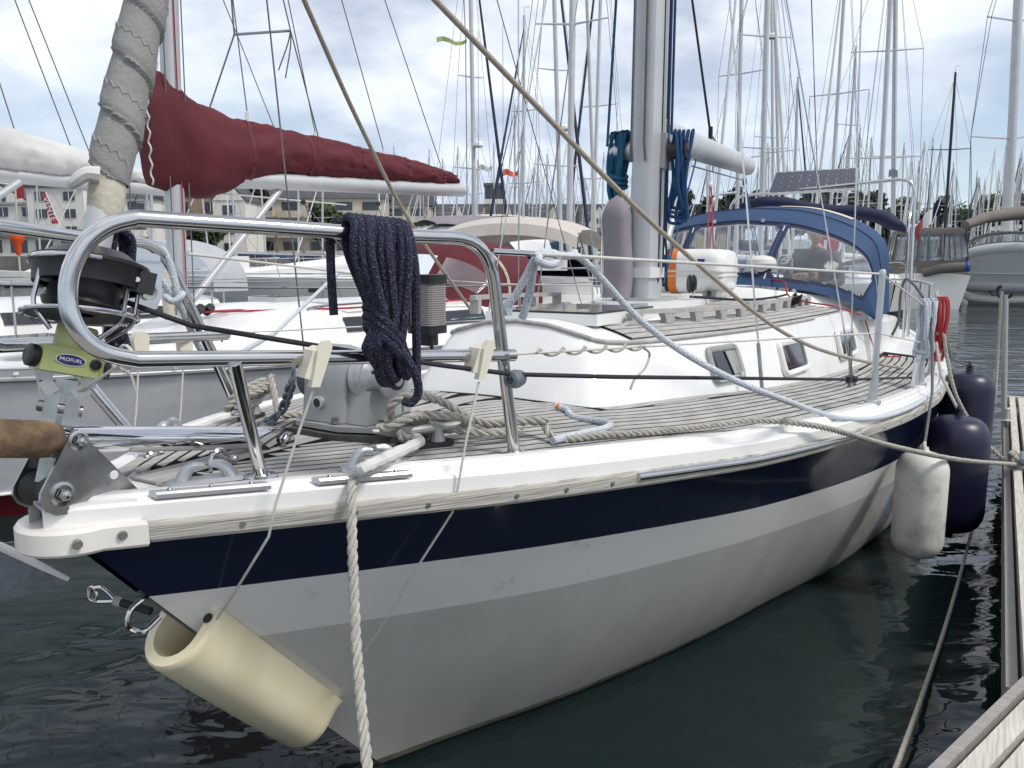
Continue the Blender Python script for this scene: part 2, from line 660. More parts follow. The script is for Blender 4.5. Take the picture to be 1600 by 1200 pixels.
# weathered teak rubbing strake with screws
scr = MB().lathe([(0, .004), (.006, .004), (.0075, .002), (.0075, -.004)], (0, 0, 0), (0, 0, 1), 10)
scr.box((0, 0, .0042), (.011, .0018, .001))
screw_me = None
for side in (1, -1):
    rows = []
    for s in [.14 + .1 * k for k in range(94)]:
        b, z = bd(s), zs(s)
        rows.append([L(s, side * (b - .01), z - .004), L(s, side * (b + .018), z - .006), L(s, side * (b + .024), z - .014),
                     L(s, side * (b + .024), z - .046), L(s, side * (b + .018), z - .054), L(s, side * (b - .01), z - .058)])
    mb = MB().grid(rows, flip=side > 0)
    n = len(rows[0])
    mb.f.append(list(range(n))); mb.m.append(0)
    st = add('rubbing_strake', mb, 'teak_strake', yacht, sharp=30, label='weathered grey teak rubbing strake')
    for s in [.33, .56, .73, .97, 1.13, 1.30, 3.0, 3.3, 3.6, 3.9]:
        b, z = bd(s), zs(s)
        nrm = (L.n * side * 1 + L.d * -(bd(s + .05) - bd(s - .05)) / .1).normalized()
        if screw_me is None:
            so = add('screw', scr, 'steel_dull', st, origin=(0, 0, 0))
            screw_me = so.data
        else:
            so = link('screw', screw_me, (0, 0, 0), st)
        so.location = L(s, side * (b + .0245), z - .03) - ORG[st]
        so.rotation_euler = nrm.to_track_quat('Z', 'Y').to_euler()
# white band round the stem head
def band_pts(off):
    out = []
    for s in (.16, .12, .085):
        out.append((s, bd(s) + off))
    R0 = bd(.085) + off
    for a in range(1, 12):
        th = math.pi * a / 12
        out.append((.085 - (R0 * 1.0 + .0) * math.sin(th), R0 * math.cos(th)))
    for s in (.085, .12, .16):
        out.append((s, -bd(s) - off))
    return out
def band_ring(o, z):
    return [L(s, p, zs(max(s, 0)) + z) for s, p in band_pts(o)]
mb = MB().grid([band_ring(-.05, .002), band_ring(.022, 0), band_ring(.028, -.008), band_ring(.028, -.055), band_ring(.022, -.062), band_ring(-.02, -.064)], flip=True)
stem_band = add('stem_band', mb, 'gelcoat_cream', yacht, sharp=30)
for s, side in ((.03, 1), (.115, 1), (.115, -1)):
    so = link('screw', screw_me, (0, 0, 0), stem_band)
    so.location = L(s if s > .05 else .025, side * (bd(.085) + .022 if s < .05 else bd(s) + .029), zs(0) - .03) - ORG[stem_band]
    so.rotation_euler = (L.n * side - L.d * .45).to_track_quat('Z', 'Y').to_euler()
    so.scale = (1.5, 1.5, 1.3)
# white deck-edge moulding closing the bow above the band
mb = MB()
tri = [(.16, bd(.16) - .01), (.085, bd(.085) - .012), (.045, .06), (.03, 0), (.045, -.06), (.085, -bd(.085) + .012), (.16, -bd(.16) + .01)]
mb.prism([L(s, p, zs(.1) - .02) for s, p in tri], (0, 0, .068))
add('bow_moulding', mb, 'gelcoat', yacht)

# stainless half-round on the strake
rows = []
for k in range(20):
    s = 1.40 + k * .082
    c = L(s, bd(s) + .024, zs(s) - .02)
    rows.append([c + L.n * (.013 * math.sin(a)) + L.k * (.014 * math.cos(a)) for a in [math.pi * j / 8 for j in range(9)]])
mb = MB().grid(rows)
for e in (rows[0], rows[-1]):
    mb.add(e, [list(range(9))])
add('rub_strip', mb, 'steel', yacht)

# deck: white moulding, black caulking bed, then every teak plank a piece of its own
def cab_half(s):  # cabin half breadth at deck level
    if s < 1.93:
        return 0.0
    return interp(s, [1.93, 1.95, 2.0, 2.1, 2.31, 2.6, 3.0, 3.43, 4.5, 5.4, 6.4], [0.0, .40, .475, .505, .545, .61, .715, .81, .925, .985, 1.0])


rows = []
for s in [.10] + [.2 + .15 * k for k in range(63)]:
    b = bd(s) - .085
    rows.append([L(s, b * j / 8, zd(s, b * j / 8) - .010) for j in range(-8, 9)])
deck = add('deck', MB().grid(rows, flip=True), 'gelcoat', yacht)
rows = []
for s in [.36 + .12 * k for k in range(54)]:
    b = bd(s) - .105
    rows.append([L(s, b * j / 8, zd(s, b * j / 8) - .0010) for j in range(-8, 9)])
add('caulking', MB().grid(rows, flip=True), 'caulk', deck)


def plank(path, parent, name='teak_plank', thick=.007, zf=zd):
    """path = [(s, p_inner, p_outer)]"""
    rows = []
    for s, a, b in path:
        rows.append([L(s, a, zf(s, a) - thick), L(s, a, zf(s, a)), L(s, b, zf(s, b)), L(s, b, zf(s, b) - thick)])
    mb = MB().grid(rows)
    n = len(rows)
    mb.add(rows[0], [[0, 1, 2, 3]])
    mb.add(rows[-1], [[3, 2, 1, 0]])
    return add(name, mb, 'teak_grey', parent, sharp=25)


PW, GAP = .050, .0115
for side in (1, -1):
    # covering board, then planks sprung parallel to it
    send = 6.6 if side > 0 else 3.4
    S = [.26 + .12 * k for k in range(5)] + [.85 + .2 * k for k in range(int((send - .85) / .2) + 1)]
    plank([(s, side * (bd(s) - .15), side * (bd(s) - .102)) for s in S], deck, 'covering_board')
    for k in range(24):
        o0 = .15 + GAP + k * PW
        o1 = o0 + PW - GAP
        run, runs = [], []
        s = .26
        while s < send:
            lim = .066 if s < 1.86 else cab_half(s + .0) + .05
            inn, outr = bd(s) - o1, bd(s) - o0
            if inn > lim + .0001 or (outr - lim > .012):
                run.append((s, side * max(inn, lim), side * outr))
            else:
                if len(run) > 3:
                    runs.append(run)
                run = []
            s += .06 if s < 2.7 else .2
        if len(run) > 3:
            runs.append(run)
        for rn in runs:
            plank(rn[::2] + ([rn[-1]] if len(rn) % 2 == 0 else []), deck)
plank([(.27 + .1 * k, -.055, .055) for k in range(17)], deck, 'king_plank')
# margin boards round the foot of the cabin
for side in (1, -1):
    pts = [s for s in (1.99, 2.03, 2.1, 2.2, 2.31, 2.45, 2.6, 2.8, 3.0, 3.4, 3.9, 4.5, 5.2, 6.0) if s < (6.5 if side > 0 else 3.3)]
    plank([(s, side * (cab_half(s) - .004), side * (cab_half(s) + .044)) for s in pts], deck, 'margin_board', zf=lambda s, p: zd(s, p) + .0015)
plank([(1.885, -.34, .34), (1.93, -.36, .36)], deck, 'margin_board', zf=lambda s, p: zd(s, 0) - .075 * (p / 1.05) ** 2 + .002)

# ------------------------------------------------------------------ cabin
cabin = None
ZT = 1.512
TUM = .10           # the cabin sides lean in by this much


def cab_top_half(s):
    return cab_half(s) - TUM


def ztop(s, p):
    w = max(cab_top_half(max(s, 2.3)), .3)
    return ZT + .10 * (1 - min(1, (p / w) ** 2))


plan = [(1.93, 0), (1.932, .2), (1.95, .40), (1.97, .45), (2.0, .475), (2.1, .505), (2.31, .545), (2.45, .577), (2.6, .61), (3.0, .715), (3.43, .81),
        (4.0, .878), (4.5, .925), (5.4, .985), (6.4, 1.0)]
ring = [(s, p) for s, p in plan[::-1]] + [(s, -p) for s, p in plan[1:]]
def top_of(s, p):
    k = interp(s, [1.93, 2.31, 2.6], [.20, .05, .0])
    w = .96 if s > 2.3 else .93
    return (s + k, (abs(p) - TUM * min(1, abs(p) / .5)) * (1 if p > 0 else -1))
base_r = [L(s, p, zd(max(s, 1.9), p) - .02) for s, p in ring]
mid_r, top_r, edge_r = [], [], []
for s, p in ring:
    ts, tp = top_of(s, p)
    zt = ztop(ts, tp)
    zb = zd(max(s, 1.9), p)
    mid_r.append(L(lerp(s, ts, .5), lerp(p, tp, .5) + (.004 if p > 0 else -.004), lerp(zb, zt, .5)))
    edge_r.append(L(ts, tp, zt - .006))
    top_r.append(L(ts + .012, tp * .985, zt))
mb = MB().grid([base_r, mid_r, edge_r, top_r], flip=True)
# roof: join ring halves across
n = len(ring) // 2
rows = []
for i in range(n + 1):
    (s1, p1) = top_of(*ring[i]); (s2, p2) = top_of(*ring[len(ring) - 1 - i])
    s1 += .012
    rows.append([L(s1, p1 * .985 * (1 - 2 * j / 10), ztop(s1, p1 * .985 * (1 - 2 * j / 10))) for j in range(11)])
mb.grid(rows)
mb.add([base_r[0], edge_r[0], top_r[0], top_r[-1], edge_r[-1], base_r[-1]], [[0, 1, 2, 3, 4, 5]])
cabin = add('cabin', mb, 'gelcoat', yacht, sharp=28)
add('roof_trim', MB().tube([q + L.k * .006 for q in edge_r[2:-2]], .0105, 8), 'teak_grey', cabin)

# teak planks on the cabin roof, both sides of the mast
def zroof(s, p):
    return ztop(s, p) + .009
for side in (1, -1):
    for k in range(12):
        o0 = .03 + k * .05
        path = []
        s = 2.42 if k < 4 else 3.14
        while s < 5.35:
            w = cab_top_half(s)
            a, b = w - o0 - .0400, w - o0
            if a > (.14 if s < 3.25 and False else .10):
                path.append((s, side * a, side * b))
            s += .22
        if len(path) > 2:
            plank(path, cabin, 'roof_plank', thick=.006, zf=zroof)
for side in (1, -1):
    for sA, sB, oA, oB in ((2.405, 5.36, .026, .228), (3.13, 5.36, .228, .63)):
        rows = []
        for k in range(16):
            s = lerp(sA, sB, k / 15)
            w = cab_top_half(s)
            rows.append([L(s, side * max(w - lerp(oA, oB, j / 4), .1), ztop(s, max(w - lerp(oA, oB, j / 4), .1)) + .0065) for j in range(5)])
        add('roof_caulking', MB().grid(rows), 'caulk', cabin)
# raised white hatch plinth and mast step on the roof
mb = MB()
pl = [(3.3, .16), (3.45, .26), (4.1, .26), (4.2, .2), (4.2, -.2), (4.1, -.26), (3.45, -.26), (3.3, -.16)]
mb.prism([L(s, p, 1.60) for s, p in pl], (0, 0, .045))
add('roof_plinth', mb, 'gelcoat', cabin)


def rrect(w, h, r, n=5):
    out = []
    for cx, cy, a0 in ((w / 2 - r, h / 2 - r, 0), (-w / 2 + r, h / 2 - r, 90), (-w / 2 + r, -h / 2 + r, 180), (w / 2 - r, -h / 2 + r, 270)):
        for k in range(n + 1):
            a = R(a0 + 90 * k / n)
            out.append((cx + r * math.cos(a), cy + r * math.sin(a)))
    return out


def portlight(s0, s1, z0, z1, opened, side=1):
    sm, zm = (s0 + s1) / 2, (z0 + z1) / 2
    f = (zm - zd(sm, cab_half(sm))) / (ZT - zd(sm, cab_half(sm)))
    def P(s, z):
        z0_ = zd(s, cab_half(s))
        f = (z - z0_) / (ZT - z0_)
        return L(s, side * (cab_half(s) - TUM * f + .007), z)
    X = (P(s1, zm) - P(s0, zm)).normalized()
    U = (P(sm, z1) - P(sm, z0)).normalized()
    N = X.cross(U).normalized() * 1
    if N.dot(L.n * side) < 0:
        N = -N
    c = P(sm, zm)
    w, h = (P(s1, zm) - P(s0, zm)).length, z1 - z0
    def ringat(dw, off):
        return [c + X * x + U * y + N * off for x, y in rrect(w + dw, h + dw, max(.045 + dw / 2, .012))]
    rings = [ringat(.0, -.01), ringat(0, .010), ringat(-.012, .017), ringat(-.05, .017), ringat(-.062, .012), ringat(-.064, -.006 if not opened else .0)]
    mb = MB().grid(rings, cv=True)
    fr = add('portlight', mb, 'gelcoat' if not opened else 'alu_grey', cabin, sharp=40)
    mb = MB()
    g = ringat(-.062, .002)
    mb.add(g, [list(range(len(g)))])
    add('pane', mb, 'dark_glass', fr, flat=True)
    if opened:   # deep open frame, its dark opening off to the forward side
        mb = MB()
        q = [c + X * x + U * y + N * .006 for x, y in [(w * .06, h * .5 - .035), (w * .5 - .034, h * .5 - .035), (w * .5 - .034, -h * .5 + .035), (w * .16, -h * .5 + .035)]]
        mb.prism(q, N * .004)
        add('reveal', mb, 'alu_grey', fr)
    for x, y in ((-.42, .42), (.42, .42), (-.42, -.42), (.42, -.42)):
        so = link('screw', screw_me, (0, 0, 0), fr)
        so.location = c + X * (x * w) + U * (y * h) + N * .016 - ORG[fr]
        so.rotation_euler = N.to_track_quat('Z', 'Y').to_euler()
        so.scale = (.6, .6, .6)


portlight(2.90, 3.19, 1.268, 1.462, True)
portlight(3.70, 4.14, 1.222, 1.428, False)
portlight(4.90, 5.42, 1.20, 1.405, False)
portlight(2.75, 3.1, 1.27, 1.47, False, -1)
portlight(3.4, 3.9, 1.26, 1.45, False, -1)

# grab rails on the roof: bar with arched feet
def grab_rail(s0, s1, off, feet):
    mb = MB()
    P = lambda s, dz: L(s, cab_top_half(s) - off, ztop(s, cab_top_half(s) - off) + .008 + dz)
    nn = 8
    rows = []
    for i in range(nn + 1):
        s = lerp(s0, s1, i / nn)
        c = P(s, .062)
        taper = .8 if i in (0, nn) else 1
        rows.append([c + L.n * .015 * taper + L.k * .010, c - L.n * .015 * taper + L.k * .010, c - L.n * .017 * taper - L.k * .012, c + L.n * .017 * taper - L.k * .012])
    mb.grid(rows, cv=True)
    mb.add(rows[0], [[0, 1, 2, 3]]); mb.add(rows[-1], [[3, 2, 1, 0]])
    for k in range(feet):
        s = lerp(s0 + .03, s1 - .03, k / (feet - 1))
        e0 = -.055 if k == 0 else -.012
        poly = [P(s - .03 + (e0 if k == 0 else 0), 0), P(s + .03, 0), P(s + .034, .022), P(s + .05, .052), P(s - .05, .052), P(s - .034, .022)]
        mb.prism([q + L.n * .015 for q in poly], -L.n * .03)
    add('grab_rail', mb, 'teak_grey', cabin, sharp=35)


grab_rail(2.62, 3.72, .17, 5)
grab_rail(3.86, 4.38, .20, 3)
grab_rail(4.46, 5.18, .22, 5)
# starboard rail and a thin bar on the fore end of the roof, seen past the pulpit
def bar_rail(pts, feet):
    mb = MB()
    for a, b in zip(pts, pts[1:]):
        mb.bar(L(a), L(b), .03, .022)
    for q in feet:
        mb.bar(L(q), L(q[0], q[1], q[2] + .07), .05, .03, up=L.d)
    return add('grab_rail', mb, 'teak_grey', cabin)
bar_rail([(2.32, -.36, 1.70), (2.9, -.46, 1.69), (3.6, -.56, 1.67)], [(2.36, -.37, 1.62), (2.75, -.435, 1.61), (3.15, -.49, 1.6), (3.55, -.55, 1.6)])

# fore hatch: white frame, smoked acrylic lid
hz = 1.585
hat = [(2.34, .30), (3.05, .32), (3.05, -.32), (2.34, -.30)]
mb = MB().prism([L(s, p, hz) for s, p in hat], (0, 0, .05))
hatch = add('fore_hatch', mb, 'gelcoat', cabin)
mb = MB().prism([L(lerp(s, 2.7, .06), p * .93, hz + .048) for s, p in hat], (0, 0, .012))
add('hatch_lid', mb, 'dark_glass', hatch)
for s_, p_ in ((2.4, -.2), (2.4, .2), (3.0, -.2), (3.0, .2)):
    add('hatch_hinge', MB().box(L(s_, p_, hz + .064), (.07, .03, .012), L.ax), 'alu', hatch)

# white raised breakwater moulding carrying the sprayhood, and the cockpit coamings
mb = MB()
ra = [(4.95, 0), (4.98, .35), (5.12, .62), (5.45, .86), (5.9, .955), (6.6, .98)]
ringb = [(s, p) for s, p in ra[::-1]] + [(s, -p) for s, p in ra[1:]]
zb = lambda s, p: ztop(min(s, 5.4), p) if abs(p) < .9 else 1.52
mb.grid([[L(s, p, zb(s, p) - .02) for s, p in ringb], [L(s + .05, p * .97, zb(s, p) + .07) for s, p in ringb], [L(s + .07, p * .955, zb(s, p) + .085) for s, p in ringb],
         [L(s + .16, p * .90, zb(s, p) + .085) for s, p in ringb]], flip=True)
add('breakwater', mb, 'gelcoat', cabin, sharp=30)
for side in (1, -1):
    mb = MB()
    rows = []
    for s, h in ((5.9, .42), (6.4, .40), (7.2, .36), (8.2, .32), (9.2, .26)):
        b = min(.98, bd(s) - .34)
        rows.append([L(s, side * (b + .04), zs(s) + .05), L(s, side * (b + .0), zs(s) + h - .03), L(s, side * (b - .03), zs(s) + h), L(s, side * (b - .2), zs(s) + h - .01), L(s, side * (b - .24), zs(s) + h - .05), L(s, side * (b - .26), zs(s) - .3)])
    mb.grid(rows, flip=side > 0)
    mb.add(rows[0], [[0, 1, 2, 3, 4, 5]]); mb.add(rows[-1], [[5, 4, 3, 2, 1, 0]])
    add('cockpit_coaming', mb, 'gelcoat', yacht, sharp=35)

# ------------------------------------------------------------------ sprayhood
hood = None
A0 = lambda a: (interp(abs(a), [0, .5, .85, 1], [5.06, 5.18, 5.42, 5.75]), 1.04 * a, interp(abs(a), [0, .5, .85, 1], [1.715, 1.68, 1.58, 1.43]))
A1 = lambda a: (interp(abs(a), [0, .6, 1], [5.62, 5.68, 5.85]), 1.05 * math.copysign(interp(abs(a), [0, .3, .6, .85, 1], [0, .33, .66, .93, 1.0]), a),
                interp(abs(a), [0, .3, .6, .8, .92, 1], [2.20, 2.175, 2.085, 1.94, 1.72, 1.46]))
A15 = lambda a: (interp(abs(a), [0, 1], [5.9, 5.98]), 1.06 * math.copysign(interp(abs(a), [0, .3, .6, .85, 1], [0, .33, .67, .95, 1.0]), a),
                 interp(abs(a), [0, .3, .6, .8, .92, 1], [2.315, 2.29, 2.19, 2.03, 1.77, 1.46]))
A2 = lambda a: (interp(abs(a), [0, 1], [6.55, 6.35]), 1.07 * math.copysign(interp(abs(a), [0, .3, .6, .85, 1], [0, .33, .68, .96, 1.0]), a),
                interp(abs(a), [0, .3, .6, .8, .92, 1], [2.37, 2.345, 2.24, 2.06, 1.78, 1.46]))
NA, NR = 150, 36
def hood_pt(a, t):
    p0, p1 = L(A0(a)), L(A1(a))
    q = p0.lerp(p1, t)
    return q - L.d * .05 * math.sin(math.pi * t) + L.k * .015 * math.sin(math.pi * t)
WIN = [(-.29, .29, .16, .94), (.345, .90, .14, .95), (-.90, -.345, .14, .95)]
def in_win(a, t):
    for i, (a0, a1, t0, t1) in enumerate(WIN):
        if i and abs(a) > .55:     # the outer windows fall away with the roof line
            t0 = t0 + (abs(a) - .55) * .25
        rx, ry = .05, .10
        if a0 < a < a1 and t0 < t < t1:
            dx = min(a - a0, a1 - a) / rx
            dy = min(t - t0, t1 - t) / ry
            if dx >= 1 or dy >= 1 or (1 - dx) ** 2 + (1 - dy) ** 2 < 1:
                return i
    return None
cloth, panes = MB(), [MB(), MB(), MB()]
vid = {}
gridv = [[hood_pt(-1 + 2 * i / NA, j / NR) for i in range(NA + 1)] for j in range(NR + 1)]
cf, cm, pf = [], [], [[], [], []]
for j in range(NR):
    for i in range(NA):
        w = in_win(-1 + 2 * (i + .5) / NA, (j + .5) / NR)
        q = [j * (NA + 1) + i, j * (NA + 1) + i + 1, (j + 1) * (NA + 1) + i + 1, (j + 1) * (NA + 1) + i]
        if w is None:
            a_, t_ = -1 + 2 * (i + .5) / NA, (j + .5) / NR
            edge = any(in_win(a_ + da, t_ + dt) is not None for da in (-.022, .022) for dt in (-.05, .05))
            cm.append(1 if edge else 0)
            cf.append(q)
        else:
            pf[w].append(q)
allv = [v for r in gridv for v in r]
cloth.add(allv, cf)
cloth.m[:] = cm
roof_rows = [[L(F(-1 + 2 * i / 60)) + L.k * .0 for i in range(61)] for F in (A1, A15, A2)]
cloth.grid(roof_rows)
cloth.add([L(A2(-1 + 2 * i / 60)) for i in range(61)] + [L(A2(-1 + 2 * i / 60)) - L.k * .06 for i in range(61)], [[i, i + 1, 62 + i, 61 + i] for i in range(60)])
def prune(vs, fs):
    used = sorted({i for f in fs for i in f})
    mp = {i: k for k, i in enumerate(used)}
    m = MB()
    m.add([vs[i] for i in used], [[mp[i] for i in f] for f in fs])
    return m
hood = add('sprayhood', cloth, ['canvas_blue', 'canvas_navy'], yacht, sharp=60)
for w in range(3):
    add('sprayhood_window', prune(allv, pf[w]), 'vinyl', hood, sharp=60)
# stainless bow under the cloth, trim strips and press fasteners
mb = MB().tube([L(A1(-1 + 2 * i / 40)) - L.d * -.03 - L.k * .02 for i in range(41)], .011)
add('hood_bow', mb, 'steel', hood)
for a in (.318, -.318):
    mb = MB().bar(hood_pt(a, .1) - L.d * .012, hood_pt(a, .95) - L.d * .012, .006, .006)
    add('zip', mb, 'white_paint', hood)
for a in (-.17, .17):
    mb = MB().box(L(A1(a)) - L.d * .02 + L.k * .012, (.014, .03, .028), L.ax)
    add('buckle', mb, 'steel', hood)
for F_ in (A1, A15):
    add('seam', MB().tube([L(F_(-.94 + 1.88 * i / 50)) - L.d * .004 + L.k * .004 for i in range(51)], .0035, 5), 'canvas_navy', hood)
# pale strip where the hood roof has a patch
rows = [[L(A15(.12 + .5 * i / 12)).lerp(L(A2(.12 + .5 * i / 12)), t) + L.k * .006 for i in range(13)] for t in (.72, .98)]
add('roof_patch', MB().grid(rows), 'canvas_cream', hood)

# ================================================================== FITTINGS ON THE MAIN YACHT
TR = .0185


def steel_tube(name, pts, r, parent, m='steel', n=12, label=None):
    return add(name, MB().tube(pts, r, n), m, parent, label=label)


def mirror(pts):
    return [(s, -p, z) for s, p, z in pts]


# pulpit: one bent-tube frame on each bow
top_aft = (0.891, 0.600, 1.932)
fwd_loop = [(0.114, 0.285, 1.961), (0.064, 0.265, 1.945), (0.024, 0.250, 1.914), (-0.006, 0.240, 1.864), (-0.018, 0.235, 1.806), (-0.016, 0.240, 1.755), (0.004, 0.250, 1.712), (0.039, 0.262, 1.683), (0.094, 0.280, 1.665)]
low_aft = (1.067, 0.630, 1.600)
foot_aft = (1.10, .612, zd(1.1, .612))
for side in (1, -1):
    fl = fwd_loop if side > 0 else mirror(fwd_loop)
    ta, la, fa = (top_aft, low_aft, foot_aft) if side > 0 else mirror([top_aft, low_aft, foot_aft])
    if side < 0:
        ta = (ta[0] - .16, ta[1], ta[2])
    arc = spline([L(q) for q in fl], 5)
    path = bent([L(fa), L(ta[0] + .07, ta[1] + side * .012, ta[2] + .005), L(ta[0] - .18, ta[1] - side * .07, ta[2] + .004), arc[0]], .16, 8)[:-1]
    path += arc + [L(la)]
    pul = add('pulpit', MB().tube(path, TR, 14), 'steel', yacht)
    leg_t = (0.280, 0.360, 1.645)
    leg_f = (.45, .235, zd(.45, .235))
    lt, lf = (leg_t, leg_f) if side > 0 else mirror([leg_t, leg_f])
    steel_tube('pulpit_leg', [L(lt), L(lf)], .0168, pul)
    for q in (lf, fa):
        add('foot_plate', MB().lathe([(0, .012), (.022, .012), (.026, .006), (.044, .004), (.046, -.004)], L(q), (0, 0, 1), 20), 'steel', pul)
    add('collar', MB().tube([L(la) - L.d * .03 - L.n * side * .01 + L.k * .024, L(la) - L.d * .03 - L.n * side * .01 - L.k * .024], .004, 6), 'steel', pul)

# stanchions, lifelines
def stanchion(s, p, z1, parent=yacht, lean=0.0):
    z0 = zs(s) + .09
    o = add('stanchion', MB().tube([L(s, p, z0), L(s + lean, p + .005, z1)], .0155, 12), 'alu', parent)
    add('stanchion_base', MB().lathe([(.021, .14), (.023, 0), (.04, -.004), (.04, -.02)], L(s, p, z0), (0, 0, 1), 14), 'alu', o)
    add('wire_bush', MB().lathe([(0, .012), (.012, .01), (.017, 0), (.0165, -.02)], L(s + lean, p + .005, z1), (0, 0, 1), 12), 'alu', o)
    return o


st_top = (3.447, 1.240, 1.825)
s1s = st_top[0]
stz = st_top[2]
st1 = stanchion(s1s - .02, bd(s1s) - .075, stz)
st1p = bd(s1s) - .075
sts = [(4.62, 1.61), (5.35, 1.60), (6.4, 1.59), (7.6, 1.59)]
for s, z in sts:
    stanchion(s, bd(s) - .075, z)
for s in (2.45, 4.2):
    stanchion(s, -(bd(s) - .075), 1.80 if s < 3 else 1.72)
# braced gate stanchion
mb = MB().bar(L(4.45, bd(4.45) - .09, zs(4.45) + .09), L(4.61, bd(4.62) - .075, 1.43), .03, .012)
add('gate_brace', mb, 'alu', yacht)
mb = MB().prism([L(4.36, bd(4.4) - .09, zs(4.4) + .085), L(4.58, bd(4.5) - .09, zs(4.5) + .085), L(4.56, bd(4.5) - .09, zs(4.5) + .14), L(4.5, bd(4.5) - .09, zs(4.5) + .24), L(4.45, bd(4.5) - .09, zs(4.5) + .22)], L.n * .02)
add('gate_foot', mb, 'alu', yacht)

wire_top = [L(.93, .645, 1.90), L(s1s, st1p, stz - .012)] + [L(s, bd(s) - .075, z - .012) for s, z in sts]
add('lifeline', MB().tube(wire_top, .0055, 8), 'rope_white', yacht)
wire_mid = [L(1.02, .64, 1.607), L(s1s, st1p, (stz + zs(s1s)) / 2 + .06)] + [L(s, bd(s) - .075, (z + zs(s)) / 2 + .05) for s, z in sts]
add('lifeline', MB().tube(wire_mid, .004, 8), 'rope_white', yacht)
add('turnbuckle', MB().tube([wire_top[0], wire_top[0].lerp(wire_top[1], .06)], .0085, 10), 'steel', yacht)
sb_top = [L(.93, -.645, 1.90), L(2.45, -(bd(2.45) - .075), 1.80), L(4.2, -(bd(4.2) - .075), 1.71), L(7.6, -(bd(7.6) - .075), 1.6)]
add('lifeline', MB().tube(sb_top, .005, 8), 'rope_white', yacht)
sb_mid = [L(1.02, -.64, 1.607), L(2.45, -(bd(2.45) - .075), 1.52), L(4.2, -(bd(4.2) - .075), 1.44), L(7.6, -(bd(7.6) - .075), 1.32)]
add('lifeline', MB().tube(sb_mid, .004, 8), 'rope_white', yacht)
# grey lashing wound round the port mid wire, with its loose tail
wind = []
a, b = wire_mid[0], wire_mid[1]
for k in range(60):
    t = .04 + .20 * k / 59
    c = a.lerp(b, t)
    an = k / 59 * 2 * math.pi * 5
    wind.append(c + L.n * .011 * math.cos(an) + L.k * .011 * math.sin(an))
e = wind[-1]
wind += spline([e, L((1.891, 0.730, 1.529)), L((1.837, 0.735, 1.482)), L((1.741, 0.735, 1.453)), L((1.702, 0.735, 1.421))], 5)[1:]
add('lashing', MB().tube(wind, .0045, 6), 'rope_laid', yacht)

# ------------------------------------------------------------------ bow roller fitting
roller = thing_part = None
poly = [(0.080, 0.060, 1.492), (0.096, 0.060, 1.480), (0.106, 0.060, 1.458), (0.230, 0.060, 1.301), (0.226, 0.060, 1.291), (0.107, 0.060, 1.294), (0.014, 0.060, 1.305), (-0.007, 0.060, 1.320), (-0.018, 0.060, 1.343), (-0.015, 0.060, 1.363), (0.058, 0.060, 1.477), (0.068, 0.060, 1.490)]
br = None
for side in (1, -1):
    mb = MB().prism([L(s, side * .06, z) for s, p, z in poly], L.n * (-.008 * side))
    o = add('bow_roller_cheek', mb, 'steel_dull', yacht, sharp=25)
    br = br or o
    for (s, p, z), r in (((0.078, 0.060, 1.467), .016), ((0.031, 0.060, 1.352), .019)):
        hexp = [(r * math.cos(R(60 * k)), r * math.sin(R(60 * k))) for k in range(6)]
        mb = MB().lathe([(r * 1.5, -.004), (r * 1.5, .003), (r * 1.1, .004)], L(s, side * .06, z), L.n * side, 16)
        mb.prism([L(s + x * .8, side * .063, z + y * .8) for x, y in hexp], L.n * side * .014)
        mb.lathe([(0, .024), (r * .45, .022), (r * .5, .008)], L(s, side * .06, z), L.n * side, 10)
        add('bolt', mb, 'steel', o)
    s, p, z = (0.158, 0.060, 1.367)
    add('drilled_hole', MB().lathe([(0, .0015), (.010, .0015), (.011, .0)], L(s, side * .06, z), L.n * side, 16), 'white_paint' if side > 0 else 'black_plastic', o)
s, p, z = (0.031, 0.060, 1.352)
add('bow_roller', MB().lathe([(0, -.05), (.04, -.05), (.042, -.04), (.028, 0), (.042, .04), (.04, .05), (0, .05)], L(s, 0, z), L.n, 24), 'black_rubber', br)
add('roller_post', MB().box(L(.09, .0, 1.29), (.07, .05, .10), L.ax), 'steel_dull', br)
# stainless pole lying over the roller, cork-brown sleeve at its outboard end
t0, t1, tf = (0.062, 0.000, 1.465), (0.709, 0.000, 1.347), (-0.151, -0.000, 1.510)
pole = add('bow_pole', MB().tube([L(t0), L(t1)], .0335, 24), 'chrome', yacht)
T0, TF = L(t0), L(tf)
dirp = (TF - T0).normalized()
add('pole_sleeve', MB().lathe([(.026, -.012), (.036, .0), (.041, .014), (.043, .04), (.043, .2), (.0428, (TF - T0).length)], T0, dirp, 26), 'rust_cork', pole)
q = L(t1)
mb = MB()
for sd in (1, -1):
    mb2 = MB().prism([q + L.d * a + L.k * b + L.n * .034 * sd for a, b in [(-.10, .022), (-.03, .036), (.03, .03), (.045, .0), (.04, -.05), (-.03, -.05), (-.05, -.02)]], L.n * .006 * sd)
    o = add('pole_heel_plate', mb2, 'chrome', pole, sharp=25)
add('bolt', MB().lathe([(0, .062), (.010, .06), (.016, .055), (.016, .046), (.02, .044), (.02, .038)], q, L.n, 6), 'steel', pole)
# pad eye with shackle under the pole
q = (.43, .10, zd(.43, .1))
mb = MB().tube(spline([L(q[0] - .03, q[1], q[2]), L(q[0] - .03, q[1], q[2] + .03), L(q[0], q[1], q[2] + .056), L(q[0] + .03, q[1], q[2] + .03), L(q[0] + .03, q[1], q[2])], 6), .007, 8)
pad = add('pad_eye', mb, 'steel', yacht)
mb = MB().tube([L(q[0] + .02, q[1] + .03, q[2] + .03), L(q[0] + .02, q[1] - .06, q[2] + .03)], .009, 10)
mb.ball(L(q[0] + .02, q[1] + .032, q[2] + .03), .013, 6)
add('shackle_pin', mb, 'steel_dull', pad)
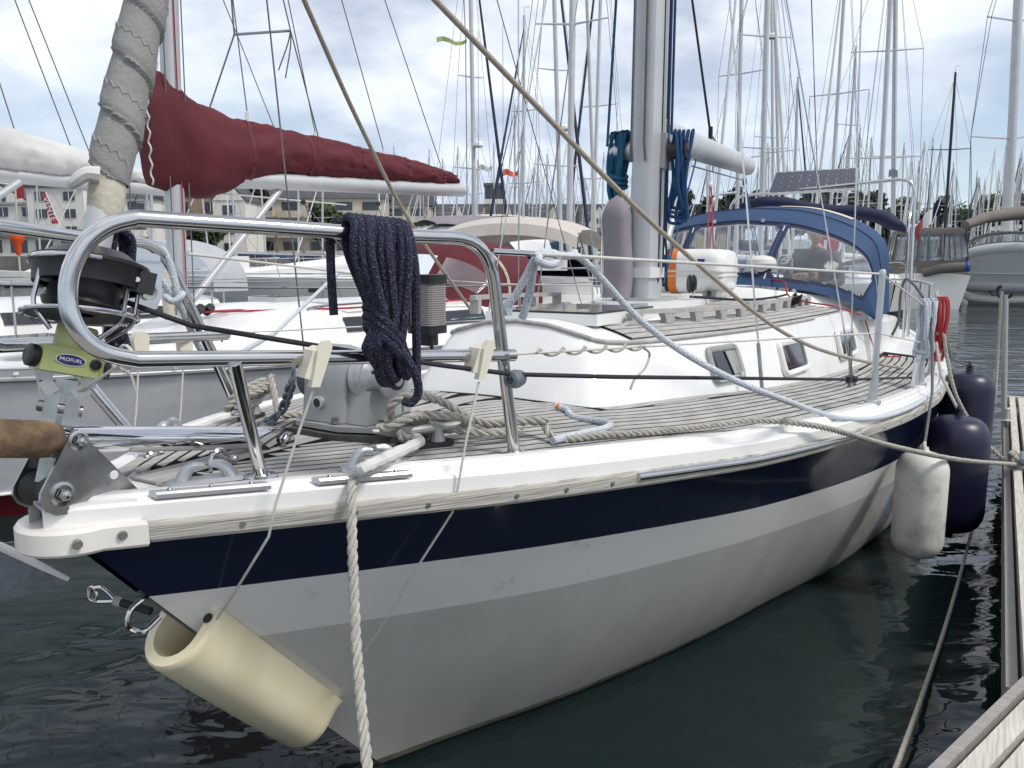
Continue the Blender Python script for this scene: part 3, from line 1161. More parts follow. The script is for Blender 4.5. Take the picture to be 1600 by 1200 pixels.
# aluminium deck-edge strips with screws, chocks
def strip(s0, s1):
    rows = []
    for k in range(7):
        s = lerp(s0, s1, k / 6)
        c = (bd(s) - .03, zs(s) + .058)
        rows.append([L(s, c[0] + dp, c[1] + dz) for dp, dz in ((.030, -.012), (.031, -.002), (.026, .004), (.006, .006), (.0, .003), (.0, -.008))])
    mb = MB().grid(rows, flip=True)
    for e in (rows[0], rows[-1]):
        mb.add(e, [list(range(6))])
    o = add('chafe_strip', mb, 'alu', yacht, sharp=30)
    for k in range(3):
        s = lerp(s0 + .03, s1 - .03, k / 2)
        so = link('screw', screw_me, (0, 0, 0), o)
        so.location = L(s, bd(s) - .015, zs(s) + .0635) - ORG[o]
        so.scale = (.8, .8, .8)
strip(.19, .40)
strip(.50, .71)
def chock(s, p, ln, h, ang):
    """fairlead: foot plate with two horns curling towards each other"""
    z = zd(s, p) + .006
    a = R(ang)
    X = (L.d * math.cos(a) + L.n * math.sin(a))
    Y = X.cross(L.k)
    c = L(s, p, z)
    mb = MB()
    pl = [c + X * x + Y * y for x, y in rrect(ln, .042, .02, 4)]
    mb.prism(pl, (0, 0, .012))
    o = add('fairlead', mb, 'alu', yacht, sharp=35)
    for sg in (1, -1):
        pts = [c + X * (sg * ln * .33), c + X * (sg * ln * .27) + L.k * h * .55, c + X * (sg * ln * .17) + L.k * h * .92, c + X * (sg * ln * .03) + L.k * h * (1.0 if sg > 0 else .88)]
        sp = spline(pts, 5)
        add('horn', MB().tube(sp, [lerp(.02, .009, i / (len(sp) - 1)) for i in range(len(sp))], 10), 'alu', o)
    return o
chock(.33, .175, .185, .046, 33)
chock(.685, .415, .19, .054, 28)
chock(.62, -.375, .19, .054, -28)
# horn cleats
def cleat(s, p, ln, ang):
    z = zd(s, p) + .004
    a = R(ang)
    X = (L.d * math.cos(a) + L.n * math.sin(a))
    c = L(s, p, z)
    mb = MB().tube([c + X * (-ln / 2) + L.k * .062, c + X * (-ln * .3) + L.k * .05, c + X * (ln * .3) + L.k * .05, c + X * (ln / 2) + L.k * .062], [.006, .014, .014, .006], 10)
    o = add('cleat', mb, 'alu_grey', yacht)
    for t in (-.13, .13):
        add('cleat_foot', MB().tube([c + X * (ln * t), c + X * (ln * t) + L.k * .05], [.026, .014], 10), 'alu_grey', o)
    add('cleat_base', MB().prism([c + X * x + X.cross(L.k) * y - L.k * .003 for x, y in rrect(ln * .55, .06, .02)], (0, 0, .012)), 'black_rubber', o)
    return c, X
cl_c, cl_x = cleat(.97, .37, .34, 27)
cs_c, cs_x = cleat(1.02, -.46, .26, -27)

# ------------------------------------------------------------------ windlass
W0 = ((0.998, 0.077, 1.335)[0], (0.998, 0.077, 1.335)[1])
WK = 1.22
wz = zd(*W0)
def W(a, b, c):
    return L(W0[0] + a * WK, W0[1] + b * WK, wz + c * WK)
hexa = [(-.10, -.13), (-.05, -.17), (.09, -.15), (.13, .0), (.10, .16), (.02, .19), (-.06, .15), (-.11, .03)]
mb = MB().prism([W(x * 1.12, y * 1.08, -.01) for x, y in hexa], (0, 0, .03))
wl_pad = add('windlass', mb, 'rubber_pad', yacht, sharp=30)
mb = MB().prism([W(x, y, .02) for x, y in hexa], (0, 0, .016))
add('base_plate', mb, 'alu_grey', wl_pad, sharp=30)
# gear housing: rounded slab standing fore and aft
prof = [(-.085, .035), (-.075, .12), (-.07, .17), (-.045, .215), (0, .232), (.045, .215), (.07, .17), (.075, .12), (.085, .035)]
rows = []
for y, k in ((-.135, .80), (-.125, .93), (-.11, 1.0), (-.02, 1.0), (0.01, .97), (.02, .88)):
    rows.append([W(x * k, y, .035 + (z - .035) * k) for x, z in prof])
mb = MB().grid(rows)
mb.add(rows[0], [list(range(9))]); mb.add(rows[-1], [list(range(9))[::-1]])
mb.prism([W(x, .0, z) for x, z in [(-.07, .035), (-.05, .12), (.05, .12), (.07, .035)]], L.n * .11)
add('gear_housing', mb, 'alu_grey', wl_pad, sharp=45)
add('chain_gypsy', MB().lathe([(0, -.06), (.05, -.06), (.062, -.045), (.045, -.025), (.062, -.005), (.05, 0)], W(0, -.135, .13), L.n, 20), 'galv', wl_pad)
add('drum_flange', MB().lathe([(.06, .0), (.078, .005), (.083, .02), (.083, .035), (.076, .05), (.07, .052)], W(0, .02, .15), L.n, 28), 'alu', wl_pad)
add('warping_drum', MB().lathe([(.07, .05), (.055, .062), (.047, .085), (.05, .11), (.066, .125), (.066, .135), (.05, .14), (0, .14)], W(0, .02, .15), L.n, 28), 'alu', wl_pad)
add('drum_cap', MB().lathe([(.034, .139), (.034, .146), (.022, .147)], W(0, .02, .15), L.n, 24), 'black_plastic', wl_pad)
add('drum_cap_disc', MB().lathe([(.022, .146), (.021, .15), (0, .151)], W(0, .02, .15), L.n, 20), 'alu', wl_pad)
add('motor_case', MB().prism([W(.07 + a, b, .03) for a, b in rrect(.14, .17, .03)], (0, 0, .17)), 'alu', wl_pad, sharp=30)
mb = MB().lathe([(.022, 0), (.022, .014), (.014, .016), (.014, .006), (0, .006)], W(-.078, -.06, .085), -L.d, 18)
add('crank_socket', mb, ['alu'], wl_pad)
add('crank_hole', MB().lathe([(.0145, .0165), (0, .0165)], W(-.078, -.06, .085), -L.d, 18), 'black_plastic', wl_pad)
for x, y in ((-.07, -.11), (.06, -.12), (.07, .12), (-.05, .12), (-.09, .0)):
    add('bolt', MB().lathe([(0, .018), (.011, .018), (.012, 0)], W(x, y, .036), (0, 0, 1), 6), 'steel_dull', wl_pad)
add('stud', MB().lathe([(0, .10), (.005, .10), (.005, .02), (.022, .018), (.026, -.02)], W(-.02, .17, .03), (0, 0, 1), 14), 'alu_grey', wl_pad)
# anchor chain: separate welded links running down from the gypsy to the deck
def chain(pts, ln, r, m, parent, name='chain_link'):
    me = None
    sp = spline(pts, 12)
    # walk along evenly
    pos, acc, out = 0.0, 0.0, []
    d = ln * .68
    cur = sp[0]
    want = 0
    dist = 0
    for a, b in zip(sp, sp[1:]):
        seg = (b - a).length
        while want <= dist + seg:
            out.append((a.lerp(b, (want - dist) / max(seg, 1e-9)), (b - a).normalized()))
            want += d
        dist += seg
    lk = MB()
    ov = [Vector((ln / 2 * .52 + (ln * .24) * math.cos(t) if math.cos(t) > 0 else -ln / 2 * .52 + (ln * .24) * math.cos(t), ln * .27 * math.sin(t), 0)) for t in [2 * math.pi * k / 16 for k in range(16)]]
    lk.tube(ov, r, 6, closed=True)
    for i, (p, t) in enumerate(out):
        if me is None:
            o = add(name, lk, m, parent, origin=(0, 0, 0))
            me = o.data
        else:
            o = link(name, me, (0, 0, 0), parent)
        o.location = p - ORG[parent]
        q_ = t.to_track_quat('X', 'Z')
        o.rotation_euler = (q_.to_matrix() @ Matrix.Rotation(R(90) if i % 2 else R(10), 3, 'X')).to_euler()
cz = lambda s, p: zd(s, p) + .014
chain([W(-.05, -.165, .19), W(-.075, -.165, .13), L(.98, -.25, cz(.98, -.25) + .04), L(.93, -.26, cz(.93, -.26)), L(.84, -.22, cz(.84, -.22)), L(.72, -.13, cz(.72, -.13)), L(.6, -.07, cz(.6, -.07))], .044, .0062, 'galv', wl_pad)

# ------------------------------------------------------------------ forestay furling gear
FD = Vector(L.d * .30 + L.k * .954).normalized()
def FA(z):
    return L(.079 + .3 * (z - 1.533), 0, z)
FX = L.d * .87 + L.n * .5
FX = (FX - FD * FX.dot(FD)).normalized()
FY = FD.cross(FX)      # roughly fore-aft
furl = add('furling_drum', MB().lathe([(.03, -.005), (.05, 0), (.084, .004), (.09, .018), (.082, .03), (.078, .05), (.082, .085), (.088, .095), (.088, .108), (.03, .115)], FA(1.755), FD, 28), 'black_plastic', yacht)
add('upper_guard', MB().lathe([(.112, -.05), (.118, -.052), (.122, -.012), (.128, -.004), (.128, .004), (.112, .008), (.08, .032), (.05, .04), (.045, .034)], FA(1.862), (FD + FX * -.10 + FY * .05).normalized(), 36), 'black_plastic', furl)
add('lower_guard', MB().lathe([(.03, .0), (.12, -.004), (.12, .004), (.03, .006)], FA(1.748), (FD + FX * -.14 + FY * .05).normalized(), 36), 'black_plastic', furl)
gx = (FD + FX * -.14 + FY * .05).normalized()
gu = (FX - gx * FX.dot(gx)).normalized(); gv = gx.cross(gu)
add('guard_rim', MB().tube([FA(1.746) + (gu * math.cos(a) + gv * math.sin(a)) * .122 for a in [2 * math.pi * k / 40 for k in range(40)]], .0062, 8, closed=True), 'steel', furl)
gx = (FD + FX * -.10 + FY * .05).normalized()
gu = (FX - gx * FX.dot(gx)).normalized(); gv = gx.cross(gu)
add('guard_rim', MB().tube([FA(1.858) + (gu * math.cos(a) + gv * math.sin(a)) * .126 for a in [math.pi * (.55 + 1.0 * k / 24) for k in range(25)]], .0056, 8), 'steel', furl)
for x, y in ((.075, -.05), (.098, -.015), (-.085, -.06)):
    c0, c1, c2 = FA(1.70) + FX * x * .62 + FY * y, FA(1.745) + FX * x * 1.15 + FY * y, FA(1.83) + FX * x * 1.12 + FY * y
    add('guard_rod', MB().tube(bent([c0, c1, c2], .02, 4), .0055, 8), 'steel', furl)
add('guard_block', MB().box(FA(1.845) + FX * .105 - FY * .05, (.07, .03, .05), (FX, FY, FD)), 'black_plastic', furl)
add('bolt', MB().lathe([(0, .008), (.006, .008), (.008, 0)], FA(1.845) + FX * .10 - FY * .066, -FY, 12), 'steel', furl)
add('side_lug', MB().box(FA(1.83) - FX * .085 - FY * .02, (.035, .05, .05), (FX, FY, FD)), 'black_plastic', furl)
# pale green bearing body
body = add('bearing_body', MB().lathe([(.0, -.002), (.042, 0), (.045, .012), (.044, .05), (.040, .056), (0, .056)], FA(1.668), FD, 28), 'green_body', furl)
hexb = [(-.068, -.022), (-.058, -.036), (-.02, -.048), (.022, -.048), (.058, -.038), (.070, -.022), (.070, .03), (.05, .042), (-.05, .042), (-.068, .03)]
mb = MB().prism([FA(1.612) + FX * x + FY * y for x, y in hexb], FD * .058)
add('bearing_block', mb, 'green_body', body, sharp=25)
add('end_cap', MB().lathe([(.022, 0), (.026, .006), (.026, .022), (.02, .026), (0, .026)], FA(1.64) - FX * .066 - FY * .012, (-FX - FY * .5).normalized(), 20), 'black_plastic', body)
add('end_cap', MB().lathe([(.022, 0), (.026, .006), (.026, .018), (0, .02)], FA(1.64) + FX * .066, FX, 20), 'black_plastic', body)
sn = (-FY * 1 + FX * .27).normalized()
add('hex_screw', MB().lathe([(.013, .0), (.013, .005), (.008, .006), (.006, .002), (0, .002)], FA(1.642) + FX * .0505 - FY * .040, sn, 12), 'black_plastic', body)
# oval badge with its lettering
bc = FA(1.642) - FY * .0485
oval = [bc + FX * (.031 * math.cos(a)) + FD * (.0135 * math.sin(a)) for a in [2 * math.pi * k / 28 for k in range(28)]]
badge = add('badge', MB().prism(oval, -FY * .0016), 'white_paint', body, flat=True)
oval = [bc + FX * (.0292 * math.cos(a)) + FD * (.0118 * math.sin(a)) - FY * .0014 for a in [2 * math.pi * k / 28 for k in range(28)]]
add('badge_field', MB().prism(oval, -FY * .0009), 'logo_blue', body, flat=True)


def text_mesh(name, txt, size, m, parent, pos, X, U, extrude=.0005, spacing=1.0):
    cu = bpy.data.curves.new(name, 'FONT')
    cu.body = txt
    cu.size = size
    cu.align_x = 'CENTER'
    cu.align_y = 'CENTER'
    cu.extrude = extrude
    cu.space_character = spacing
    tmp = bpy.data.objects.new('tmp_text', cu)
    COL.objects.link(tmp)
    bpy.context.view_layer.update()
    dg = bpy.context.evaluated_depsgraph_get()
    me = bpy.data.meshes.new_from_object(tmp.evaluated_get(dg))
    bpy.data.objects.remove(tmp)
    me.materials.clear()
    me.materials.append(M[m])
    X, U = X.normalized(), U.normalized()
    N = X.cross(U)
    rot = Matrix((X, U, N)).transposed()
    o = link(name, me, pos, parent)
    o.rotation_euler = rot.to_euler()
    return o


text_mesh('lettering', 'PROFURL', .0112, 'white_paint', body, bc - FY * .0028, FX, FD, .0004)
# fork, toggle and tang below the body
for sg in (-1, 1):
    pts = [FA(1.612) + FX * (.045 * sg) - FY * .01, FA(1.59) + FX * (.045 * sg) - FY * .01, FA(1.565) + FX * (.022 * sg) - FY * .012, FA(1.50) + FX * (.021 * sg) - FY * .012]
    mb = MB()
    for a, b in zip(pts, pts[1:]):
        mb.bar(a, b, .012, .03, up=FX)
    add('fork_arm', mb, 'steel_dull', furl)
add('toggle_link', MB().bar(FA(1.60), FA(1.37), .014, .045, up=FX), 'steel_dull', furl)
add('stem_tang', MB().bar(FA(1.52) + FX * .004, L(.05, 0, 1.27), .03, .05, up=FX), 'steel_dull', furl)
add('clevis_pin', MB().lathe([(0, .05), (.012, .05), (.014, .044), (.014, -.044), (0, -.044)], FA(1.535) - FX * .0, -FX, 14), 'steel_dull', furl)
add('clevis_pin', MB().lathe([(0, .03), (.013, .03), (.015, .022), (.015, -.02), (0, -.02)], FA(1.44) - FY * .0, (FX * .3 - FY).normalized(), 14), 'steel_dull', furl)

# furled genoa: rolled cloth spiralling round the foil up to the masthead
def genoa():
    rows = []
    zt = 9.5
    nz = 900
    pitch = .135
    for i in range(nz + 1):
        f = i / nz
        z = 2.06 + (zt - 2.06) * f ** 1.5
        rad = .0465 * (1 - .55 * max(0, (z - 4) / 6))
        if z < 2.14:
            rad *= .82 + .18 * (z - 2.06) / .08
        row = []
        for k in range(30):
            a = 2 * math.pi * k / 30
            ph = (z / pitch + a / (2 * math.pi)) % 1.0
            ridge = .0105 * (1 - ph) ** 1.2 - .004 * math.exp(-((ph - .06) / .05) ** 2)
            wr = .0016 * noise.noise(Vector((a * 1.2, z * 9, z * 2))) * (1 if .0 < ph < .4 else .4)
            cr = .0011 * noise.noise(Vector((math.cos(a) * 4, math.sin(a) * 4 - z * 5, z * 26)))
            rr = rad + ridge + wr + cr
            row.append(FA(z) + (FX * math.cos(a) + FY * math.sin(a)) * rr)
        rows.append(row)
    return MB().grid(rows, cv=True)
gen = add('furled_genoa', genoa(), 'sail_grey', yacht, sharp=60, label='grey sun-strip of the furled genoa, wound in spiral turns')
zz = []
for i in range(300):
    z = 2.10 + i * .0045
    a = 2 * math.pi * (.42 - z / .135)
    zz.append(FA(z + (.011 if i % 2 else -.0)) + (FX * math.cos(a) + FY * math.sin(a)) * .0535)
add('zigzag_seam', MB().tube(zz, .0009, 4), 'stitch', gen)
add('sail_tack', MB().tube([FA(2.08) - FX * .004, FA(2.045), FA(2.0) + FX * .005, FA(1.965) + FX * .012], [.042, .042, .040, .028], 16), 'canvas_cream', gen)
rag = spline([FA(2.06) - FX * .02 - FY * .04, FA(2.055) - FX * .045 - FY * .04, FA(2.035) - FX * .065 - FY * .03, FA(2.02) - FX * .075 - FY * .02], 4)
add('tack_strap', MB().tube(rag, [.02, .019, .018, .017, .017, .016, .016, .015, .014, .013, .012, .01, .008][:len(rag)], 8), 'canvas_white', gen)
add('stay_foil', MB().tube([FA(1.86), FA(2.03)], .034, 18), 'alu_mast', furl)
add('forestay', MB().tube([FA(2.2), FA(12.6)], .009, 8), 'steel', yacht)

# ------------------------------------------------------------------ mast, boom and what is made fast to them
MS = 3.66
mz0 = 1.645
sect = [(-.12, .035), (-.105, .062), (-.05, .072), (.0, .072), (.012, .06), (.02, .06), (.03, .072), (.09, .066), (.115, .04), (.12, 0)]
ring_m = [(a, b) for a, b in sect] + [(a, -b) for a, b in sect[::-1][1:]]
mrows = [[L(MS + a + .006 * (z - mz0), b, z) for a, b in ring_m] for z in (mz0, 2.0, 2.5, 4, 8, 13.2)]
mast = add('mast', MB().grid(mrows, cv=True), 'alu_mast', yacht, sharp=30)
add('mast_step', MB().prism([L(MS + a, b, mz0 - .005) for a, b in rrect(.40, .34, .12, 6)], (0, 0, .022)), 'alu_grey', mast)
add('mast_collar', MB().prism([L(MS + a * 1.12, b * 1.2, 1.78) for a, b in ring_m], (0, 0, .06)), 'canvas_white', mast)
add('mast_band', MB().prism([L(MS + .07 + a * .6, b * 1.08, 2.44) for a, b in ring_m], (0, 0, .16)), 'alu', mast)
add('sail_slot', MB().box(L(MS + .016, .0735, 4.4), (.012, .004, 5.3), L.ax), 'black_plastic', mast)
add('spreader', MB().bar(L(MS, 0, 6.4), L(MS + .15, 1.0, 6.5), .07, .025), 'alu_mast', mast)
add('spreader', MB().bar(L(MS, 0, 6.4), L(MS + .15, -1.0, 6.5), .07, .025), 'alu_mast', mast)
def winch(c, ax, m='black_plastic'):
    o = add('mast_winch', MB().lathe([(.0, 0), (.066, 0), (.062, .02), (.045, .05), (.045, .1), (.058, .125), (.058, .135), (.03, .14), (0, .14)], c, ax, 24), m, mast)
    add('winch_cap', MB().lathe([(.028, .141), (.026, .148), (0, .149)], c, ax, 18), 'alu_grey', o)
winch(L(MS + .08, .08, 2.52), L.n)
winch(L(MS - .04, -.08, 2.52), -L.n, 'alu')
add('winch_pad', MB().box(L(MS + .08, .075, 2.52), (.16, .05, .2), L.ax), 'alu_grey', mast)
bf, be = (MS + .16, 0.0, 2.64), (8.131, -0.620, 2.911)
b0, b1 = L(bf), L(be)
boom_d = (b1 - b0).normalized()
by = L.k.cross(boom_d).normalized()
bk = boom_d.cross(by)
brow = [[b0.lerp(b1, t) + by * (.075 * math.cos(a)) * k + bk * (.098 * math.sin(a)) * k for a in [2 * math.pi * j / 24 for j in range(24)]] for t, k in ((0, 1), (.985, 1), (1.0, .93))]
mb = MB().grid(brow, cv=True)
mb.add(brow[0], [list(range(24))]); mb.add(brow[-1], [list(range(24))[::-1]])
boom = add('boom', mb, 'alu_mast', yacht, sharp=40)
add('gooseneck', MB().bar(L(MS + .1, 0, 2.64), b0 + boom_d * .02, .05, .09), 'alu_grey', boom)
vg0, vg1 = b0.lerp(b1, .22) - bk * .1, L(MS + .14, 0, 1.74)
add('vang', MB().tube([vg0, vg1], .027, 14), 'alu_mast', boom)
add('vang_line', MB().tube([vg0 + by * -.05, vg1 + L.n * .06], .006, 6), 'rope_blue', boom)
for t, dx_ in ((.46, .02), (.93, .0)):
    c = b0.lerp(b1, t) - bk * .10
    add('boom_bail', MB().tube(spline([c - boom_d * .05 + bk * .02, c - bk * .02 - boom_d * .03, c - bk * .05, c - bk * .02 + boom_d * .03, c + boom_d * .05 + bk * .02], 4), .005, 6), 'steel', boom)
c = b0.lerp(b1, .93) - bk * .17
o = add('sheet_block', MB().lathe([(0, -.018), (.035, -.018), (.04, -.01), (.03, 0), (.04, .01), (.035, .018), (0, .018)], c, by, 18), 'black_plastic', boom)
for off in (-.03, .0, .03):
    add('mainsheet', MB().tube([c + boom_d * off, L(6.9, off * 2 - .1, 1.5)], .0055, 6), 'rope_blue', boom)
add('boom_line', MB().tube([b0.lerp(b1, .2) - bk * .14, b0.lerp(b1, .9) - bk * .16], .006, 6), 'rope_grey', boom)
c = b0.lerp(b1, .44) - bk * .16
o = add('block', MB().lathe([(0, -.012), (.026, -.012), (.03, -.006), (.03, .006), (.026, .012), (0, .012)], c - L.k * .10, by, 16), 'white_paint', boom)
for off in (-.03, .03):
    add('red_line', MB().tube([c - L.k * .08 + boom_d * off * .4, c - L.k * .12 + boom_d * off, L(4.75, .05 + off, 1.84)], .0055, 6), 'rope_red', boom)
# tackle block and tail on top of the boom, lines going up beside the mast
c = b0.lerp(b1, .42) + bk * .14
o = add('boom_block', MB().box(c, (.04, .03, .12), (boom_d, by, bk)), 'black_plastic', boom)
for off in (-.02, .02):
    add('boom_fall', MB().tube([c + boom_d * off, L(MS + .2, .02, 4.2)], .007, 6), 'rope_black', boom)
add('boom_tail', MB().tube(spline([c - bk * .02, c + boom_d * .1 - bk * .01, c + boom_d * .5 - bk * .05, b0.lerp(b1, .92) + bk * .1], 5), .006, 6), 'rope_black', boom)
HAL = [('rope_blue', (MS + .14, .085), 2.55), ('rope_grey', (MS - .15, .03), 2.45), ('rope_grey', (MS - .17, -.04), 2.45), ('rope_blue', (MS + .05, .10), 1.9), ('rope_black', (MS + .2, .03), 1.72)]
for m_, (s, p), zl in HAL:
    add('halyard', MB().tube([L(s + .05, p * .7, 9), L(s, p, zl + .1), L(s + .02, p * 1.05, zl)], .008, 8), m_, mast)
add('halyard', MB().tube([L(MS - .1, -.03, 6.5), L(MS - .11, -.22, 2.55)], .008, 8), 'rope_cyan', mast)
add('halyard_block', MB().box(L(MS + .05, .105, 1.88), (.03, .03, .07), L.ax), 'rope_blue', mast)
# turning block at the mast foot with steel cheeks
o = add('foot_block', MB().lathe([(0, -.022), (.05, -.022), (.058, -.012), (.05, 0), (.058, .012), (.05, .022), (0, .022)], L(MS + .2, .22, 1.74), (L.n + L.d * .6).normalized(), 20), 'black_plastic', mast)
add('block_cheek', MB().bar(L(MS + .17, .24, 1.67), L(MS + .235, .265, 1.80), .035, .006, up=(L.n + L.d * .6)), 'steel', o)
# shrouds
for side in (1, -1):
    for sc_, pz in ((MS + .40, 9.8), (MS + .55, 6.4), (MS - .55, 6.4)):
        pc_ = 1.13 if sc_ > MS else .86
        bot = L(sc_, side * pc_, zd(sc_, pc_))
        top = L(MS, side * .05, pz) if pz < 9 else L(MS + .15, side * 1.0, 6.5)
        sh = add('shroud', MB().tube([bot, top], .005, 6), 'steel', yacht)
        add('turnbuckle', MB().tube([bot, bot.lerp(top, .05)], .010, 8), 'steel_dull', sh)
        add('chain_plate', MB().box(bot, (.05, .02, .07), L.ax), 'steel_dull', sh)
add('backstay', MB().tube([L(9.4, 0, 1.3), L(MS + .1, 0, 13.1)], .006, 6), 'steel', yacht)

# ------------------------------------------------------------------ stern: arch, solar panel, folded bimini, outboard winch, rail
sa = 8.75
arch = add('stern_arch', MB().tube(bent([L(sa, 1.02, 1.0), L(sa, .98, 2.76), L(sa, -.98, 2.64), L(sa, -1.02, 1.0)], .18, 8), .018, 12), 'steel', yacht)
add('arch_strut', MB().tube(bent([L(sa - .25, 1.0, 1.0), L(sa - .35, .98, 2.3), L(sa - .05, .97, 2.55)], .15, 6), .014, 10), 'steel', arch)
add('arch_strut', MB().tube(bent([L(sa - .9, -1.0, 1.6), L(sa - .9, -.92, 2.6), L(sa - .1, -.9, 2.68)], .2, 6), .014, 10), 'steel', arch)
pp = [L((8.700, -0.540, 2.660)), L((8.700, 0.409, 2.674)), L((9.050, 0.364, 2.929)), L((9.050, -0.548, 2.931))]
panel = add('solar_panel', MB().prism(pp, (pp[1] - pp[0]).cross(pp[3] - pp[0]).normalized() * -.03), 'alu', yacht)
pu, pv = pp[1] - pp[0], pp[3] - pp[0]
pn = pu.cross(pv).normalized()
if pn.y > 0:
    pn = -pn
for i in range(9):
    for j in range(4):
        c = []
        for x, y in ((.13, 0), (.87, 0), (1, .13), (1, .87), (.87, 1), (.13, 1), (0, .87), (0, .13)):
            uu = .012 + (i + .012 + x * .976) / 9 * .976
            vv = .03 + (j + .012 + y * .976) / 4 * .94
            c.append(pp[0] + pu * uu + pv * vv + ((pp[2] - pp[1]) - pv) * uu * vv + pn * .003)
        add('cell', MB().prism(c, pn * .002), 'solar_cell', panel, flat=True)
q0 = (pp[0] + pn * .0)
rows = []
for i in range(31):
    t = i / 30
    c = L(lerp(8.3, 8.5, t), lerp(-.75, .95, t), 2.50 - .30 * t ** 3 + .03 * math.sin(t * 9))
    rad = .078 * (1 + .3 * noise.noise(Vector((t * 6, 0, 1)))) * min(1, .35 + 5 * t, .5 + 5 * (1 - t))
    rows.append([c + L.d * (rad * math.cos(a)) + L.k * (rad * (.95 + .2 * noise.noise(Vector((a, t * 8, 0)))) * math.sin(a)) for a in [2 * math.pi * k / 14 for k in range(14)]])
mb = MB().grid(rows, cv=True)
mb.add(rows[0], [list(range(14))]); mb.add(rows[-1], [list(range(14))[::-1]])
add('folded_bimini', mb, 'canvas_navy', yacht, sharp=60)
w_o = add('sheet_winch', MB().lathe([(.0, 0), (.085, 0), (.08, .05), (.06, .08), (.06, .13), (.075, .15), (.075, .165)], L(6.55, .92, zs(6.55) + .40), (0, 0, 1), 24), 'black_plastic', yacht)
add('winch_top', MB().lathe([(.076, .165), (.078, .175), (.06, .185), (0, .187)], L(6.55, .92, zs(6.55) + .40), (0, 0, 1), 24), 'steel', w_o)
for s in (7.9, 8.6, 9.3):
    add('pushpit_post', MB().tube([L(s, bd(s) - .1, zs(s) + .08), L(s, bd(s) - .1, 1.66)], .014, 10), 'steel', yacht)
add('pushpit_rail', MB().tube([L(7.6, bd(7.6) - .09, 1.66), L(8.6, bd(8.6) - .1, 1.67), L(9.3, bd(9.3) - .12, 1.67), L(9.42, .4, 1.68), L(9.42, -.4, 1.68), L(9.3, -.95, 1.67)], .014, 10), 'steel', yacht)
add('wheel', MB().tube([L(7.75, .08 + .36 * math.cos(a), 1.62 + .36 * math.sin(a)) for a in [2 * math.pi * k / 36 for k in range(36)]], .013, 8, closed=True), 'steel', yacht)
add('binnacle', MB().tube([L(7.6, .1, .8), L(7.6, .1, 1.66), L(7.6, .1, 1.72)], [.07, .06, .045], 14), 'gelcoat', yacht)
gr = add('grab_bar', MB().tube(bent([L(6.95, .02, 1.3), L(6.95, .02, 1.93), L(6.95, .14, 1.93), L(6.95, .14, 1.3)], .06, 6), .013, 10), 'steel', yacht)
add('cockpit_sole', MB().box(L(7.6, 0, .60), (2.9, 1.4, .03), L.ax), 'teak_grey', yacht)

# small fittings on the bow: lantern and bracket plate
lc = (1.005, 0.360, 1.746)
c = L(lc)
bl = Vector((c.x, c.y, 0)).normalized()
lan = add('lantern_bracket', MB().tube(bent([L(lc[0] - .02, lc[1] + .03, lc[2] - .10), L(lc[0] - .02, lc[1] + .03, lc[2] - .17), L(lc[0] - .2, lc[1] - .05, lc[2] - .19)], .03, 4), .006, 8), 'black_plastic', yacht)
oct_ = rrect(.094, .10, .022, 3)
add('lantern_base', MB().prism([L(lc[0] + x, lc[1] + y, lc[2] - .088) for x, y in oct_], (0, 0, .024)), 'black_plastic', lan)
add('lantern_foot', MB().prism([L(lc[0] + x * .55, lc[1] + y * .55, lc[2] - .125) for x, y in oct_], (0, 0, .04)), 'black_plastic', lan)
add('lantern_lid', MB().prism([L(lc[0] + x * 1.04, lc[1] + y * 1.04, lc[2] + .062) for x, y in oct_], (0, 0, .026)), 'black_plastic', lan)
add('lantern_back', MB().box(L(lc[0] - .005, lc[1] - .040, lc[2]), (.088, .016, .13), L.ax), 'black_plastic', lan)
rows = []
for i in range(40):
    k = .94 + .03 * (i % 2)
    rows.append([L(lc[0] + x * k, lc[1] + y * k, lc[2] - .066 + .13 * i / 39) for x, y in oct_])
add('lantern_lens', MB().grid(rows, cv=True), 'lens_ribbed', lan, flat=True)
pc = (0.709, -0.600, 1.824)
px_, pz_ = L.d, L.k
pl = [L(pc[0] - .07, pc[1], pc[2] + .08), L(pc[0] + .075, pc[1] + .0, pc[2] + .075), L(pc[0] + .075, pc[1], pc[2] - .06), L(pc[0] + .05, pc[1], pc[2] - .11), L(pc[0] - .03, pc[1], pc[2] - .11), L(pc[0] - .07, pc[1], pc[2] - .05)]
plate = add('bracket_plate', MB().prism(pl, L.n * .006), 'chrome', yacht)
add('plate_socket', MB().lathe([(.03, 0), (.03, .012), (.024, .012), (.022, .004), (0, .003)], L(pc[0] + .02, pc[1] + .006, pc[2] - .05), L.n, 20), 'alu_grey', plate)

# ================================================================== THINGS ON THE YACHT
# life raft canister
lr = L(4.55, -.14, 1.655)
raft = thing('life_raft', lr, 'white life raft canister with orange strap on the cabin roof behind the mast', 'life raft')
rows = []
for y, k in ((-.40, .0), (-.40, .72), (-.385, .88), (-.35, .97), (-.30, 1.0), (.30, 1.0), (.35, .97), (.385, .88), (.40, .72), (.40, 0)):
    rows.append([lr + L.n * y + L.d * x * k + L.k * (.155 + (z - .155) * k) for x, z in [(a, b + .155) for a, b in rrect(.44, .30, .09, 5)]])
add('canister', MB().grid(rows, cv=True), 'gelcoat', raft, sharp=50)
for zz_, hh in ((.15, .012), (.12, .006)):
    add('seam', MB().prism([lr + L.n * y + L.d * x + L.k * (zz_) for x, y in rrect(.452, .81, .06, 5)], (0, 0, hh)), 'gelcoat_cream', raft)
for y in (.06, -.33):
    add('strap', MB().grid([[lr + L.n * (y + w) + L.d * x * 1.02 + L.k * (.155 + z * 1.02) for x, z in rrect(.442, .302, .09, 5)] for w in (-.028, .028)], cv=True), 'orange', raft)
